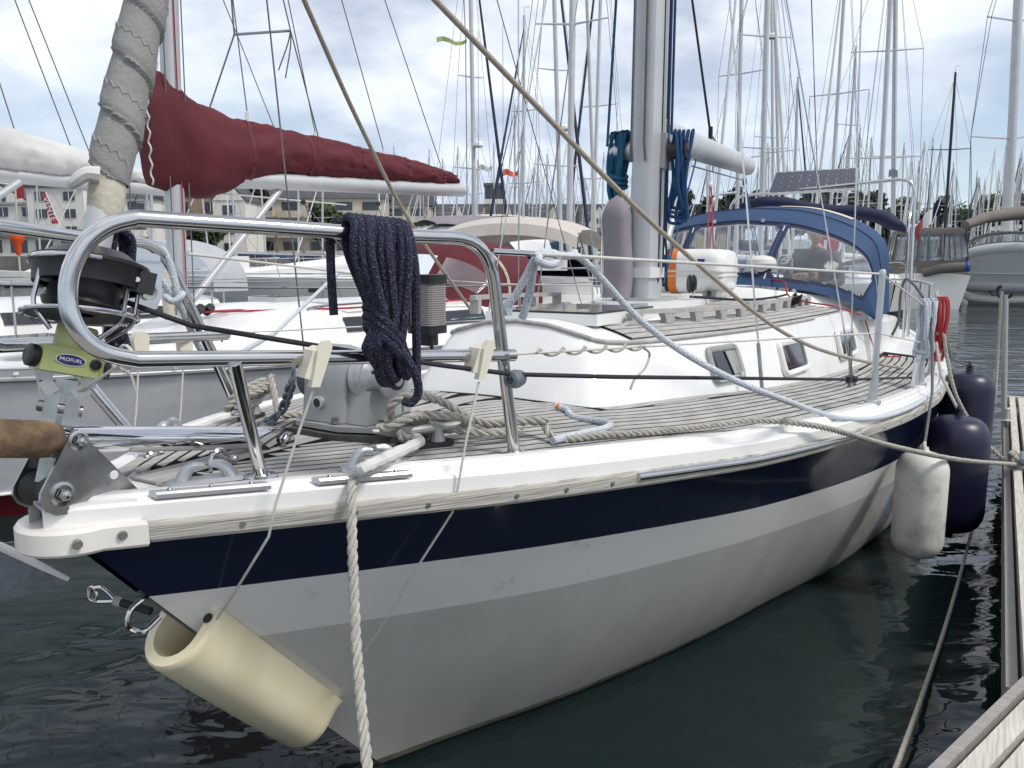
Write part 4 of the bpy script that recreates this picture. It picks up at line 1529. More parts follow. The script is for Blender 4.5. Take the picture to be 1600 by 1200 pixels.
add('webbing', MB().grid([[lr + L.n * (.02 + w) + L.d * x * 1.03 + L.k * (.155 + z * 1.03) for x, z in rrect(.442, .302, .09, 5)[6:16]] for w in (-.012, .012)]), 'black_plastic', raft)
add('label_sticker', MB().box(lr + L.n * .26 - L.d * .2215 + L.k * .22, (.002, .05, .035), L.ax), 'blue_trim', raft)
add('label_sticker', MB().box(lr - L.n * .16 - L.d * .2215 + L.k * .22, (.002, .11, .08), L.ax), 'white_paint', raft)
add('anchor_mark', MB().box(lr - L.n * .14 - L.d * .223 + L.k * .22, (.002, .03, .03), L.ax), 'red_boot', raft)
for y in (-.3, .3, .36):
    add('cradle', MB().box(lr + L.n * y + L.k * .0 - L.d * .05, (.38, .03, .05), L.ax), 'steel_dull', raft)
# mushroom ventilator (part of the yacht)
vc = L((5.250, 0.285, 1.746))
add('vent_cowl', MB().lathe([(.07, -.03), (.06, .01), (.056, .05), (.07, .075), (.10, .09), (.112, .115), (.105, .145), (.08, .165), (.04, .175), (0, .177)], vc, (0, 0, 1), 28), 'gelcoat_cream', yacht)

# mauve canvas bag hanging against the fore side of the mast
bc_ = L((3.490, -0.120, 1.662))
rows = []
for i in range(17):
    t = i / 16
    w = .088 * (min(1, (1 - t) * 5 + .0) ** .5 if t > .8 else 1) * (1 + .03 * math.sin(t * 9))
    th = .07 * (min(1, (1 - t) * 6) ** .5 if t > .84 else 1)
    c = bc_ + L.k * (.60 * t) + L.n * (.008 * math.sin(t * 6))
    rows.append([c + L.n * (w * math.copysign(abs(math.cos(a)) ** .6, math.cos(a))) + L.d * (th * math.copysign(abs(math.sin(a)) ** .7, math.sin(a))) for a in [2 * math.pi * k / 20 for k in range(20)]])
bag = thing('canvas_bag', bc_, 'tall mauve canvas bag standing against the front of the mast', 'bag')
add('bag_body', MB().grid(rows, cv=True), 'canvas_mauve', bag, sharp=70)
add('piping', MB().tube([r[13] - L.d * .002 for r in rows[:-1]], .005, 6), 'canvas_white', bag)

# rope bundles on the mast winches
def hank(base, n, ln, w, r, m, name, label, seed, nrm, parent=None, cross=True, per=8):
    """loops of rope hung from one point: each loop its own shape, with wraps round the waist"""
    rnd = random.Random(seed)
    mb = MB()
    side = nrm.cross(L.k).normalized()
    for i in range(n):
        x = (i / (n - 1) - .5) * w
        d1, d2 = rnd.uniform(.0, .03), rnd.uniform(-.02, .03)
        l2 = ln * rnd.uniform(.82, 1.02)
        y = rnd.uniform(-.01, .03)
        pts = [base + side * x + L.k * .02 + nrm * (.02 + y), base + side * (x * .9 + d2) - L.k * ln * .25 + nrm * (.04 + y),
               base + side * (x * .62 + d1) - L.k * ln * .55 + nrm * (.035 + y), base + side * (x * .55 - .02 + d2) - L.k * l2 * .95 + nrm * (.02 + y),
               base + side * (x * .55 + .02 + d2) - L.k * l2 + nrm * (.01 + y), base + side * (x * .6 + .045 + d1) - L.k * l2 * .93 + nrm * y,
               base + side * (x * .62 + .02) - L.k * ln * .5 - nrm * .0, base + side * (x * .95 + .01) - L.k * ln * .2 - nrm * .02, base + side * x + L.k * .01 - nrm * .015]
        mb.tube(spline(pts, per, closed=True), r, 8, closed=True)
    if cross:
        for j in range(3):
            zz = -ln * (.40 + .05 * j)
            pts = [base + side * (w * .42 * math.cos(a)) + nrm * (.02 + .055 * math.sin(a)) + L.k * (zz + .02 * math.cos(a + .6)) for a in [2 * math.pi * k / 10 for k in range(10)]]
            mb.tube(spline(pts, 4, closed=True), r, 8, closed=True)
    return add(name, mb, m, None, label, 'rope')
hank(L(MS - .04, -.16, 2.60), 6, .55, .10, .012, 'rope_cyan', 'halyard_coil', 'blue-green rope coil hanging on the left side of the mast', 3, (-L.d - L.n * .2).normalized())
hank(L(MS + .08, .18, 2.60), 5, .50, .10, .010, 'rope_blue', 'halyard_coil', 'royal blue rope coil hanging on the mast winch under the boom', 5, (L.n * .5 - L.d).normalized(), cross=False)
hank(L(MS - .1, -.10, 2.18), 4, .24, .08, .011, 'rope_laid', 'halyard_coil', 'cream rope tail bundled on the mast above the mauve bag', 8, (-L.d).normalized(), cross=False)

# the big navy coil on the pulpit rail
def navy_coil():
    mb = MB()
    rnd = random.Random(4)
    top0, top1 = Vector(L(top_aft)), None
    a, b = L((0.552, 0.470, 1.952)), L((0.666, 0.530, 1.942))
    X = (b - a).normalized()
    N = Vector((-a.x, -a.y, 0)).normalized()      # towards the pontoon the coil hangs over
    N = (N - X * N.dot(X)).normalized()
    K = Vector((0, 0, 1))
    wid = (b - a).length
    r = .0112
    n = 9
    mid = (a + b) / 2
    for i in range(n):
        t = i / (n - 1)
        x0 = (t - .5) * wid
        xw = (t - .5) * wid * .52 + .014
        xb = (t - .5) * wid * .62 + .012
        ln = .375 - .03 * abs(t - .55) * 2 + rnd.uniform(-.035, .02)
        f = .012 * (i % 3)
        P = lambda x, z, y: mid + X * x + K * z + N * y
        pts = [P(x0, .028, 0), P(x0 + .004, .012, .03 + f * .3), P(x0 * .96 + rnd.uniform(-.006, .006), -.06, .040 + f), P(x0 * .75 + .008, -.15, .044 + f), P(xw, -.215, .045 + f),
               P(xb - .012, -.275, .04 + f), P(xb - .012, -ln + .03, .03 + f), P(xb + .012, -ln, .015 + f), P(xb + .035, -ln + .035, -.005 + f * .4),
               P(xb + .02, -.275, -.01), P(xw + .01, -.2, -.015), P(x0 + .006, -.06, -.028), P(x0 + .004, .01, -.03)]
        mb.tube(spline(pts, 6, closed=True), r, 8, closed=True)
    # turns round the waist, slanting
    for j in range(3):
        pts = []
        for k in range(12):
            an = 2 * math.pi * k / 12
            pts.append(mid + X * (.014 + wid * .33 * math.cos(an)) + N * (.02 + .056 * math.sin(an)) + K * (-.235 - .022 * j - .05 * math.cos(an)))
        mb.tube(spline(pts, 4, closed=True), r, 8, closed=True)
    # hanging loop end on the right, two loose tails
    P = lambda x, z, y: mid + X * x + K * z + N * y
    mb.tube(spline([P(.02, -.27, .06), P(.05, -.31, .075), P(.078, -.36, .07), P(.085, -.40, .06), P(.07, -.425, .05), P(.05, -.42, .045)], 6), r, 8)
    mb.tube(spline([P(-.085, .02, -.02), P(-.10, -.01, -.03), P(-.103, -.08, -.03), P(-.102, -.15, -.03), P(-.10, -.215, -.028)], 6), r, 8)
    mb.tube(spline([P(.062, .028, .0), P(.075, .012, .035), P(.085, -.08, .055), P(.088, -.2, .05), P(.092, -.29, .04), P(.094, -.36, .035)], 6), r, 8)
    return add('rope_coil', mb, 'rope_navy', None, 'dark navy flecked rope coil draped over the pulpit top rail', 'rope')
navy_coil()
# second navy coil hanging by the furled sail, seen through the pulpit loop
hank(L((0.335, -0.120, 1.927)), 4, .30, .04, .010, 'rope_navy', 'rope_coil', 'small navy flecked rope hank hanging behind the furling drum', 9, (-L.d).normalized(), cross=False)

# cream plastic fender hooks clipped on the lower rail, each with its cord
def hook(u, label, tilt, cord, clabel):
    c = L(u)
    X = L.d * math.cos(tilt) * .35 + L.n * .25 + L.k * 0
    sd = (L(low_aft) - L(fwd_loop[-1])).normalized()
    N = sd.cross(L.k).normalized()
    if N.dot(L.n) < 0:
        N = -N
    sh = sd * .22
    def Q(a, b):
        return c + sd * (a + b * tilt) + L.k * b + N * .016
    poly = [Q(-.013, -.056), Q(.009, -.056), Q(.015, .0), Q(.018, .040), Q(.009, .056), Q(-.004, .053), Q(-.018, .03), Q(-.015, .0)]
    o = add('fender_hook', MB().prism(poly, N * .022), 'hook_cream', None, label, 'hook', sharp=30)
    mb = MB().prism([q - N * .04 for q in (Q(-.03, -.035), Q(-.012, -.04), Q(-.004, .04), Q(-.024, .03))], N * .05)
    add('hook_jaw', mb, 'hook_cream', o)
    bot = Q(-.002, -.064) + N * .011
    add('white_cord', MB().tube([bot] + [L(q) for q in cord], .0034, 6), 'rope_white', None, clabel, 'cord')
hook((0.452, 0.440, 1.632), 'cream plastic fender hook on the lower rail, left of the navy coil', .28,
     [(0.406, 0.420, 1.458), (0.354, 0.390, 1.292), (0.347, 0.370, 1.213), (0.350, 0.240, 1.050), (0.391, 0.100, 0.917)], 'thin white cord down the bow to the upper end of the cream bow fender')
hook((0.925, 0.600, 1.603), 'cream plastic fender hook on the lower rail, beside the rail end', .28,
     [(0.829, 0.620, 1.384), (0.812, 0.600, 1.240), (0.811, 0.585, 1.183), (0.795, 0.470, 1.005), (0.777, 0.330, 0.774), (0.814, 0.130, 0.529)], 'thin white cord running down the topsides to the bottom of the bow fender')
# pair of hooks on the starboard rail
for u_, lab in (((0.562, -0.420, 1.616), 'white fender hook on the far pulpit rail, nearest the furling drum'), ((0.823, -0.560, 1.575), 'white fender hook on the far pulpit rail, beside the grey lashing')):
    c = L(u_)
    o = add('fender_hook', MB().prism([c + L.d * a + L.k * b for a, b in ((-.02, -.05), (.02, -.05), (.028, .03), (.012, .045), (-.012, .045), (-.026, .02))], L.n * .022), 'hook_cream', None, lab, 'hook')
    add('cord', MB().tube([c - L.k * .05, c - L.k * .2 - L.d * .02, c - L.k * .36 - L.d * .05], .003, 6), 'rope_white', o)
# tied string between the two pulpit fronts
st_pts = [L((0.139, -0.220, 1.629)), L((0.137, -0.200, 1.586)), L((0.119, -0.150, 1.547)), L((0.113, -0.100, 1.544)), L((0.108, 0.020, 1.572)), L((0.099, 0.140, 1.618)), L((0.090, 0.210, 1.646)), L((0.084, 0.255, 1.665))]
kn = MB().tube(spline(st_pts, 6), .0036, 6)
k2 = L((0.090, 0.210, 1.646))
kn.tube(spline([k2, k2 + L.d * .03 + L.k * -.02, k2 + L.d * .04 - L.k * .06], 4), .0036, 6)
kn.ball(k2, .009, 6)
for cc in (L((0.142, -0.220, 1.629)), L((0.081, 0.260, 1.671))):
    kn.tube([cc + L.n * .025 * math.cos(a) + L.k * .025 * math.sin(a) for a in [2 * math.pi * k / 14 for k in range(14)]], .0036, 6, closed=True)
add('tied_string', kn, 'rope_white', None, 'knotted thin cream string tied across the front of the pulpit', 'string')

# ------------------------------------------------------------------ mooring ropes
# bow line: cleat - chafe hose - fairlead - down over the bow to the quay
c0 = cl_c + L.k * .03
bow_pts = [cl_c - cl_x * .06 + L.k * .035, L((0.900, 0.403, 1.345)), L((0.704, 0.456, 1.350)), L((0.576, 0.483, 1.350)), L((0.589, 0.435, 1.320)), L((0.532, 0.470, 1.291)), L((0.498, 0.500, 1.205)), L((0.455, 0.540, 1.061)), L((0.396, 0.600, 0.920)), L((0.325, 0.680, 0.787)), L((0.233, 0.780, 0.693))]
sp = spline(bow_pts, 8)
bl_ = add('mooring_line', MB().rope(sp[22:], .0128), 'rope_laid', None, 'thick laid rope hanging down the bow from the silver fairlead', 'rope')
hose = sp[4:36]
rr = [.0168 + .002 * math.sin(i * 2.1) for i in range(len(hose))]
add('chafe_sleeve', MB().tube(hose, rr, 10), 'canvas_white', bl_)
# turns on the cleat
mbk = MB()
y_ = cl_x.cross(L.k).normalized()
def C(a, b, c):
    return cl_c + cl_x * a + y_ * b + L.k * c
turns = spline([C(-.06, .02, .03), C(-.10, .05, .05), C(-.05, -.05, .085), C(.08, .05, .09), C(.14, .0, .05), C(.06, -.055, .07), C(-.06, .04, .10), C(-.13, .02, .07), C(-.12, -.05, .06), C(0, -.05, .06),
                C(.15, .03, .03), C(.2, .05, .025), C(.30, .04, .02), C(.36, -.02, .03), C(.30, -.05, .025), C(.12, -.06, .025), C(-.03, -.07, .03), C(-.10, -.03, .12), C(-.04, .0, .16), C(.06, -.01, .13), C(.2, .0, .05), C(.34, .02, .045), C(.42, .04, .04), C(.40, -.01, .03), C(.33, .0, .05)], 7)
cleat_rope = add('rope_turns', mbk.rope(turns, .0135), 'rope_laid', None, 'laid rope belayed in loops round the port foredeck cleat', 'rope')
# spring line along the deck edge and out to the pontoon cleat
def DK(s, off, h=.016):
    return L(s, bd(s) - off, zd(s, bd(s) - off) + h)
spring = [C(.42, .02, .03), DK(1.32, .19), DK(1.5, .175), DK(1.75, .15), DK(2.0, .125, .03), L(2.2, bd(2.2) - .06, zs(2.2) + .105), L(2.5, 1.265, 1.195), L(3.2, 1.46, 1.00), L(4.1, 1.73, .775), L(5.12, 2.04, .565)]
add('spring_line', MB().rope(spline(spring, 8), .0128), 'rope_laid', None, 'worn laid rope lying along the deck edge and out to the pontoon cleat', 'rope')
tail = [DK(1.28, .17), DK(1.42, .21), DK(1.58, .245), DK(1.66, .30, .018), L((1.683, 0.523, 1.300)), L((1.759, 0.449, 1.310)), L((1.762, 0.400, 1.320))]
tl = add('rope_tail', MB().tube(spline(tail, 6), .0125, 10), 'rope_bluewhite', None, 'short grey rope end with burnt orange tip curled on the deck', 'rope')
tt = spline(tail, 6)
add('rope_tip', MB().tube(tt[-3:], [.0128, .0135, .010], 10), 'orange', tl)
# coil on the starboard cleat
ccl = []
for k in range(70):
    a = 2 * math.pi * k / 22
    rr_ = .075 + .012 * math.sin(a * .37)
    ccl.append(cs_c + L.d * (rr_ * 1.2 * math.cos(a)) + L.n * (rr_ * .55 * math.sin(a)) + L.k * (.03 + .075 * (1 + math.sin(a + .5)) * .5 + .0006 * k))
ccl += [cs_c + L.d * .02 + L.n * .12 + L.k * .016, cs_c + L.d * .14 + L.n * .22 + L.k * .016, cs_c + L.d * .2 + L.n * .35 + L.k * .014]
add('rope_turns', MB().rope(ccl, .0125), 'rope_laid', None, 'laid rope coiled round the far foredeck cleat behind the steel pole', 'rope')
# pale blue flecked lines
blue = [L((1.044, 0.600, 1.728)), L((1.056, 0.630, 1.760)), L((1.085, 0.660, 1.830)), L((1.110, 0.680, 1.885)), L((1.157, 0.690, 1.896)), L((1.240, 0.700, 1.889)), L((1.328, 0.710, 1.886)), L((1.407, 0.740, 1.830)), L((1.567, 0.820, 1.680)), L((1.708, 0.930, 1.561)), L((1.816, 1.080, 1.463)), L((2.023, 1.200, 1.376)), L(2.62, bd(2.62) - .06, zs(2.62) + .11), L(2.85, bd(2.85) - .015, zs(2.85) + .055), L(3.3, bd(3.3) + .012, zs(3.3) + .02), L(4.0, bd(4.0) + .012, zs(4.0) + .02), L(4.9, bd(4.9) + .005, zs(4.9) + .045), L(5.8, bd(5.8) - .02, zs(5.8) + .065)]
mb = MB().tube(spline(blue, 8), .0115, 10)
mb.tube(spline([L((1.044, 0.600, 1.728)) + L.n * .03, L((1.067, 0.570, 1.731)), L((1.122, 0.540, 1.739)), L((1.172, 0.560, 1.753))], 5), .0115, 10)
mb.tube(spline([L((1.110, 0.680, 1.885)), L((1.123, 0.660, 1.842)), L((1.143, 0.640, 1.785)), L((1.147, 0.620, 1.727)), L((1.149, 0.610, 1.703))], 5), .013, 10)
mb.tube(spline([L((1.154, 0.670, 1.896)), L((1.054, 0.720, 1.874)), L((1.115, 0.720, 1.863)), L((1.207, 0.700, 1.874)), L((1.265, 0.660, 1.897)), L((1.192, 0.660, 1.900))], 5, closed=True), .0115, 10, closed=True)
add('dock_line', mb, 'rope_bluewhite', None, 'pale blue flecked rope tied on the pulpit and lifeline, sagging aft along the deck', 'rope')
mb = MB()
k0 = L((0.832, -0.600, 1.750))
mb.tube(spline([L((0.778, -0.620, 1.902)), L((0.801, -0.600, 1.909)), L((0.821, -0.590, 1.848)), L((0.829, -0.580, 1.772)), k0, L((0.809, -0.600, 1.783)), L((0.788, -0.620, 1.838)), L((0.791, -0.630, 1.887))], 6), .0125, 10)
mb.tube([k0 + L.n * .028 * math.cos(a) + L.d * .028 * math.sin(a) + L.k * .012 * math.sin(a * 2) for a in [2 * math.pi * k / 16 for k in range(16)]], .0125, 10, closed=True)
mb.tube(spline([k0, L((0.876, -0.620, 1.703)), L((0.940, -0.660, 1.617)), L((1.015, -0.700, 1.525))], 6), .0125, 10)
add('dock_line', mb, 'rope_bluewhite', None, 'grey-blue flecked rope knotted round the far pulpit leg', 'rope')
add('taut_line', MB().tube([L((1.369, -0.950, 1.473)), L((1.914, -1.300, 1.515)), L((3.136, -2.000, 1.806))], .011, 10), 'rope_bluewhite', None, 'taut pale rope running up across the neighbouring deck behind the windlass', 'rope')
# black furling line from the drum along the side
fl_ = [FA(1.80) + FX * .075, L((0.325, 0.160, 1.717)), L((0.596, 0.450, 1.642)), L((0.803, 0.560, 1.594)), L((1.015, 0.655, 1.551)), L((1.299, 0.850, 1.523)), L((3.104, 1.270, 1.321)), L((4.498, 1.420, 1.170)), L(5.35, bd(5.35) - .09, zs(5.35) + .22), L(6.4, bd(6.4) - .1, zs(6.4) + .2)]
add('furling_line', MB().tube([Vector(q) for q in fl_], .0068, 8), 'rope_black', None, 'thin black furling line led from the drum aft along the stanchions', 'rope')
for q in ((1.033, 0.655, 1.535),):
    o = add('line_fairlead', MB().lathe([(.012, -.03), (.024, -.026), (.028, 0), (.024, .026), (.012, .03)], L(q), L.d, 18), 'galv', yacht)
for (s, p, z), in (((3.104, 1.270, 1.321),), ((4.62, bd(4.62) - .085, zs(4.62) + .26),), ((5.35, bd(5.35) - .085, zs(5.35) + .22),)):
    o = add('line_fairlead', MB().lathe([(.017, -.014), (.026, -.012), (.028, 0), (.026, .012), (.017, .014)], L(s + .02, p, z), (0, 0, 1), 16), 'black_plastic', yacht)
    add('fairlead_block', MB().bar(L(s - .07, p - .005, z + .006), L(s + .0, p, z), .022, .028), 'black_plastic', o)

# genoa sheets from the clew high on the furled sail
clew = (0.522, 0.030, 3.126)
sheet_p = [L(clew), L((1.149, 0.300, 2.660)), L((1.815, 0.620, 2.133)), L((2.284, 0.760, 1.875)), L((2.836, 0.920, 1.606)), L((3.227, 1.050, 1.460)), L((3.835, 1.160, 1.340)), L((4.997, 1.240, 1.174)), L((6.258, 1.280, 1.006))]
add('genoa_sheet', MB().tube(spline(sheet_p, 6), .0095, 10), 'rope_beige', None, 'beige rope slanting down past the mast to the port side deck', 'rope')
sheet_s = [L(clew), L((1.041, -0.140, 2.701)), L((1.462, -0.300, 2.400)), L((1.964, -0.460, 2.055)), L((2.682, -0.620, 1.618))]
add('genoa_sheet', MB().tube(spline(sheet_s, 6), .0085, 10), 'rope_beige', None, 'beige rope slanting down behind the navy coil to the far side deck', 'rope')
# ropes by the cockpit
add('red_line', MB().tube(spline([L((5.200, 0.354, 1.742)), L((5.100, 0.493, 1.732)), L((4.950, 0.562, 1.637)), L((4.900, 0.704, 1.597)), L((4.900, 0.865, 1.575)), L((5.000, 1.038, 1.514))], 6), .006, 8), 'rope_red', None, 'red line lying across the cabin roof below the sprayhood', 'rope')
add('red_line', MB().tube(spline([L((5.525, 1.000, 1.446)), L((6.062, 1.000, 1.207)), L((5.989, 1.050, 1.155)), L((5.912, 1.120, 1.141)), L((6.027, 1.200, 1.134))], 6), .0055, 8), 'rope_red', None, 'red line running down the cabin side onto the aft side deck', 'rope')
add('deck_lines', MB().tube(spline([L(3.9, .2, 1.66), L(4.3, .42, 1.63), L(4.75, .5, 1.63), L(5.1, .52, 1.64)], 6), .008, 8), 'rope_navy', None, 'dark blue line led aft from the mast foot over the cabin roof', 'rope')
mb = MB()
for k in range(6):
    a = R(60 * k)
    mb.tube(spline([L(4.85 + .14 * math.cos(t + a * .3), .60 + .05 * math.sin(t) + .01 * k, 1.60 + .008 * k + .012 * math.sin(2 * t + k)) for t in [2 * math.pi * j / 9 for j in range(9)]], 4, closed=True), .008, 8, closed=True)
add('rope_pile', mb, 'rope_black', None, 'heap of dark line on the cabin roof beside the grab rail', 'rope')
hank(L(5.33, bd(5.33) - .05, 1.60), 4, .40, .07, .010, 'rope_red', 'rope_coil', 'bright red rope hank hanging on the aft stanchion', 11, (L.n - L.d * .5).normalized(), cross=False)
hank(L(4.60, bd(4.6) - .06, 1.615), 4, .34, .08, .012, 'rope_bluewhite', 'rope_coil', 'pale rope hank looped over the lifeline beside the gate stanchion', 12, (L.n * .6 - L.d).normalized(), cross=False)
fw = (3.950, 1.549, 0.529)
mb = MB().tube(spline([L((4.600, 1.276, 1.403)), L((4.600, 1.312, 1.514)), L((4.600, 1.315, 1.693)), L((4.600, 1.353, 1.764)), L(4.6, bd(4.6) - .05, 1.56), L(4.35, bd(4.35) + .03, zs(4.35) + .12), L(4.2, bd(4.2) + .05, zs(4.2) - .02), L(fw) + L.k * .34], 6), .0085, 8)
add('fender_line', mb, 'rope_grey', None, 'grey rope from the lifeline down to the white fender', 'rope')

# ------------------------------------------------------------------ fenders
def fender(c, r, ln, m, label, eye=.05):
    c = Vector(c)
    prof = [(0, -ln / 2 - eye), (.022, -ln / 2 - eye), (.026, -ln / 2 - .01), (r * .45, -ln / 2 + .005)]
    for k in range(1, 8):
        a = R(90 * k / 7)
        prof.append((r * (.45 + .55 * math.sin(a)), -ln / 2 + .005 + r * .75 * (1 - math.cos(a))))
    prof += [(r * 1.0, 0)] + [(a, -b) for a, b in prof[::-1]]
    o = thing('fender', c - Vector((0, 0, ln / 2)), label, 'fender')
    add('fender_body', MB().lathe(prof, c, (0, 0, 1), 32), m, o, sharp=60)
    t = c + Vector((0, 0, ln / 2 + eye))
    add('fender_eye', MB().tube([t + L.d * .022 * math.cos(a) + L.k * (.022 * math.sin(a) + .0) for a in [2 * math.pi * k / 14 for k in range(14)]], .010, 8, closed=True), m, o)
    return o
fw = (3.950, 1.549, 0.529)
fender(L(fw), .136, .60, 'fender_white', 'off-white scuffed fender hanging just above the water amidships', .03)
fn1 = (4.750, 1.679, 0.541)
fender(L(fn1), .19, .74, 'fender_navy', 'large navy fender hanging beside the white fender')
fn2 = (5.800, 1.695, 0.703)
fender(L(fn2), .18, .74, 'fender_navy', 'navy fender farthest aft, half hidden behind the other navy fender')
add('fender_line', MB().tube([L(fn1) + L.k * .40, L((4.950, 1.552, 1.145)), L((5.100, 1.503, 1.340))], .010, 8), 'rope_laid', None, 'pale rope holding up the nearer navy fender', 'rope')
add('fender_line', MB().tube([L(fn2) + L.k * .41, L((5.800, 1.565, 1.165)), L((5.500, 1.529, 1.376))], .008, 8), 'rope_grey', None, 'grey rope holding up the farther navy fender', 'rope')
stern_line = [L((5.300, 1.488, 1.380)), L((5.300, 1.531, 1.382)), L((5.280, 1.567, 1.218)), L((5.250, 1.645, 0.961)), L((5.200, 1.797, 0.720)), L((5.150, 1.936, 0.593)), L((5.100, 2.009, 0.528))]
add('mooring_line', MB().rope(spline(stern_line, 7), .0125), 'rope_laid', None, 'pale laid rope sagging from the aft stanchion to the pontoon cleat', 'rope')

# cream foam fender wrapped round the stem
ax0, ax1 = Vector((.355, 0, .895)), Vector((.81, 0, .40))
def stem_fender():
    a = (ax1 - ax0).normalized()              # in (s, -, z)
    m = Vector((a.z, 0, -a.x))                # out from the stem, forward and down
    if m.x > 0:
        m = -m
    def U(t, off=1.0):
        pts = []
        Ro, Ri, arm = .108 * off, .074, .062
        for k in range(13):
            an = math.pi * k / 12
            pts.append((Ro * math.cos(an), Ro * math.sin(an)))
        out = [(Ro, -arm)] + pts + [(-Ro, -arm)]
        inn = [(Ri * math.cos(math.pi * k / 12), Ri * math.sin(math.pi * k / 12)) for k in range(13)][::-1]
        inner = [(-Ri, -arm)] + inn + [(Ri, -arm)]
        tipL = [(-(Ro + Ri) / 2 - .02, -arm - .025), (-(Ro + Ri) / 2 + .02, -arm - .025)]
        tipR = [((Ro + Ri) / 2 - .02, -arm - .025), ((Ro + Ri) / 2 + .02, -arm - .025)]
        return out + tipL + inner + tipR
    rows = []
    ln = (ax1 - ax0).length
    for t, off, sh in ((0, .93, 0), (.012, .985, 0), (.03, 1.0, 0), (.3, 1.0, 0), (.6, .98, 0), (.95, .93, 0), (.985, .90, 0), (1.0, .84, 0)):
        c = ax0 + a * ln * t + m * .02
        rows.append([L(*(lambda q: (q.x, y, q.z))(c + m * (x))) for y, x in U(t, off)])
    mb = MB().grid(rows, cv=True)
    n = len(rows[0])
    # end faces as strips between outer and inner curves
    for r_, fl in ((rows[0], False), (rows[-1], True)):
        outer = r_[0:15]
        inner = r_[17:32][::-1]
        mb.grid([outer, inner], flip=fl)
        mb.add([r_[14], r_[15], r_[16], r_[17]], [[0, 1, 2, 3]])
        mb.add([r_[31], r_[32], r_[33], r_[0]], [[0, 1, 2, 3]])
    o = add('bow_fender', mb, 'fender_cream', None, 'cream foam fender cupped round the stem just above the water', 'fender', sharp=45)
    for y in (.08, -.08):
        q = ax0 - m * .035
        add('eyelet', MB().lathe([(.014, .0), (.014, .002), (0, .002)], L(q.x, y, q.z) - (L.d * a.x + L.k * a.z) * .002, -(L.d * a.x + L.k * a.z), 14), 'black_plastic', o)
    return m, a
fm, fa_ = stem_fender()
# bobstay eye, shackle and wire on the stem
e0 = L(.262, 0, .99)
eye = add('stem_eye', MB().tube(spline([e0 + L.k * .02, e0 - L.d * .05 - L.k * .0, e0 - L.d * .06 - L.k * .04, e0 - L.d * .02 - L.k * .07, e0 + L.d * .03 - L.k * .05], 6), .007, 8), 'steel', yacht)
e1, e2 = L((0.281, -0.020, 0.955)), L((0.215, -0.200, 0.993))
sn_ = thing('snap_hook_line', e1, 'short dark strop with steel snap hook running from the stem eye', 'strop')
add('strop', MB().tube([e1, e1.lerp(e2, .45)], .011, 8), 'rope_black', sn_)
add('whipping', MB().tube([e1.lerp(e2, .45), e1.lerp(e2, .56)], .013, 8), 'rope_laid', sn_)
hk = [e1.lerp(e2, t) + L.k * z for t, z in ((.55, 0), (.66, .018), (.78, .025), (.92, .01), (.96, -.015), (.86, -.02), (.7, -.012), (.58, -.004))]
add('snap_hook', MB().tube(spline(hk, 5, closed=True), .0045, 8, closed=True), 'steel', sn_)
add('snap_ring', MB().tube([e1.lerp(e2, .9) + L.k * .02 * math.cos(a) + L.n * .02 * math.sin(a) for a in [2 * math.pi * k / 14 for k in range(14)]], .0035, 6, closed=True), 'steel', sn_)
# paddle-like blade at the left edge
pb = [L((-0.010, -0.340, 1.161)), L((0.069, -0.320, 1.144)), L((0.198, -0.250, 1.024)), L((0.192, -0.250, 1.014)), L((0.056, -0.320, 0.995)), L((-0.025, -0.340, 1.007))]
pd = thing('anchor_blade', pb[2], 'grey metal anchor blade with white edge poking in from the left, under the bow', 'anchor')
nb_ = (pb[2] - pb[1]).cross(pb[4] - pb[1]).normalized()
add('fluke', MB().prism(pb, nb_ * .012), 'galv', pd, sharp=20)
add('fluke_edge', MB().tube([pb[0], pb[1], pb[1].lerp(pb[2], .6), pb[2]], [.012, .012, .010, .006], 8), 'white_paint', pd)

# ================================================================== PONTOON
PZ = .50
pont = thing('finger_pontoon', L(5, 2.4, 0), 'narrow timber finger pontoon with pale edge beams along the yacht berth', 'pontoon')
add('float', MB().box(L(5.1, 2.45, .16), (6.6, .86, .44), L.ax), 'rubber_pad', pont)
S0, S1 = 1.99, 8.32
add('side_board', MB().box(L((S0 + S1) / 2, 1.975, PZ - .09), (S1 - S0, .035, .17), L.ax), 'wood_deck', pont)
add('edge_beam', MB().box(L((S0 + S1) / 2, 2.028, PZ + .0), (S1 - S0, .045, .10), L.ax), 'wood_pale', pont)
add('edge_beam', MB().box(L((S0 + S1) / 2, 2.105, PZ + .006), (S1 - S0 - .01, .055, .09), L.ax), 'wood_pale', pont)
add('edge_beam', MB().box(L((S0 + S1) / 2, 2.87, PZ + .006), (S1 - S0 - .01, .06, .09), L.ax), 'wood_pale', pont)
add('end_beam', MB().box(L(S1 + .03, 2.44, PZ + .004), (.06, .94, .10), L.ax), 'wood_pale', pont)
k = 0
s = S0 + .06
while s < S1 - .06:
    o = add('deck_board', MB().box(L(s, 2.487, PZ + .012 + random.uniform(-.002, .002)), (.112, .695, .028), L.ax), 'wood_deck', pont)
    s += .12
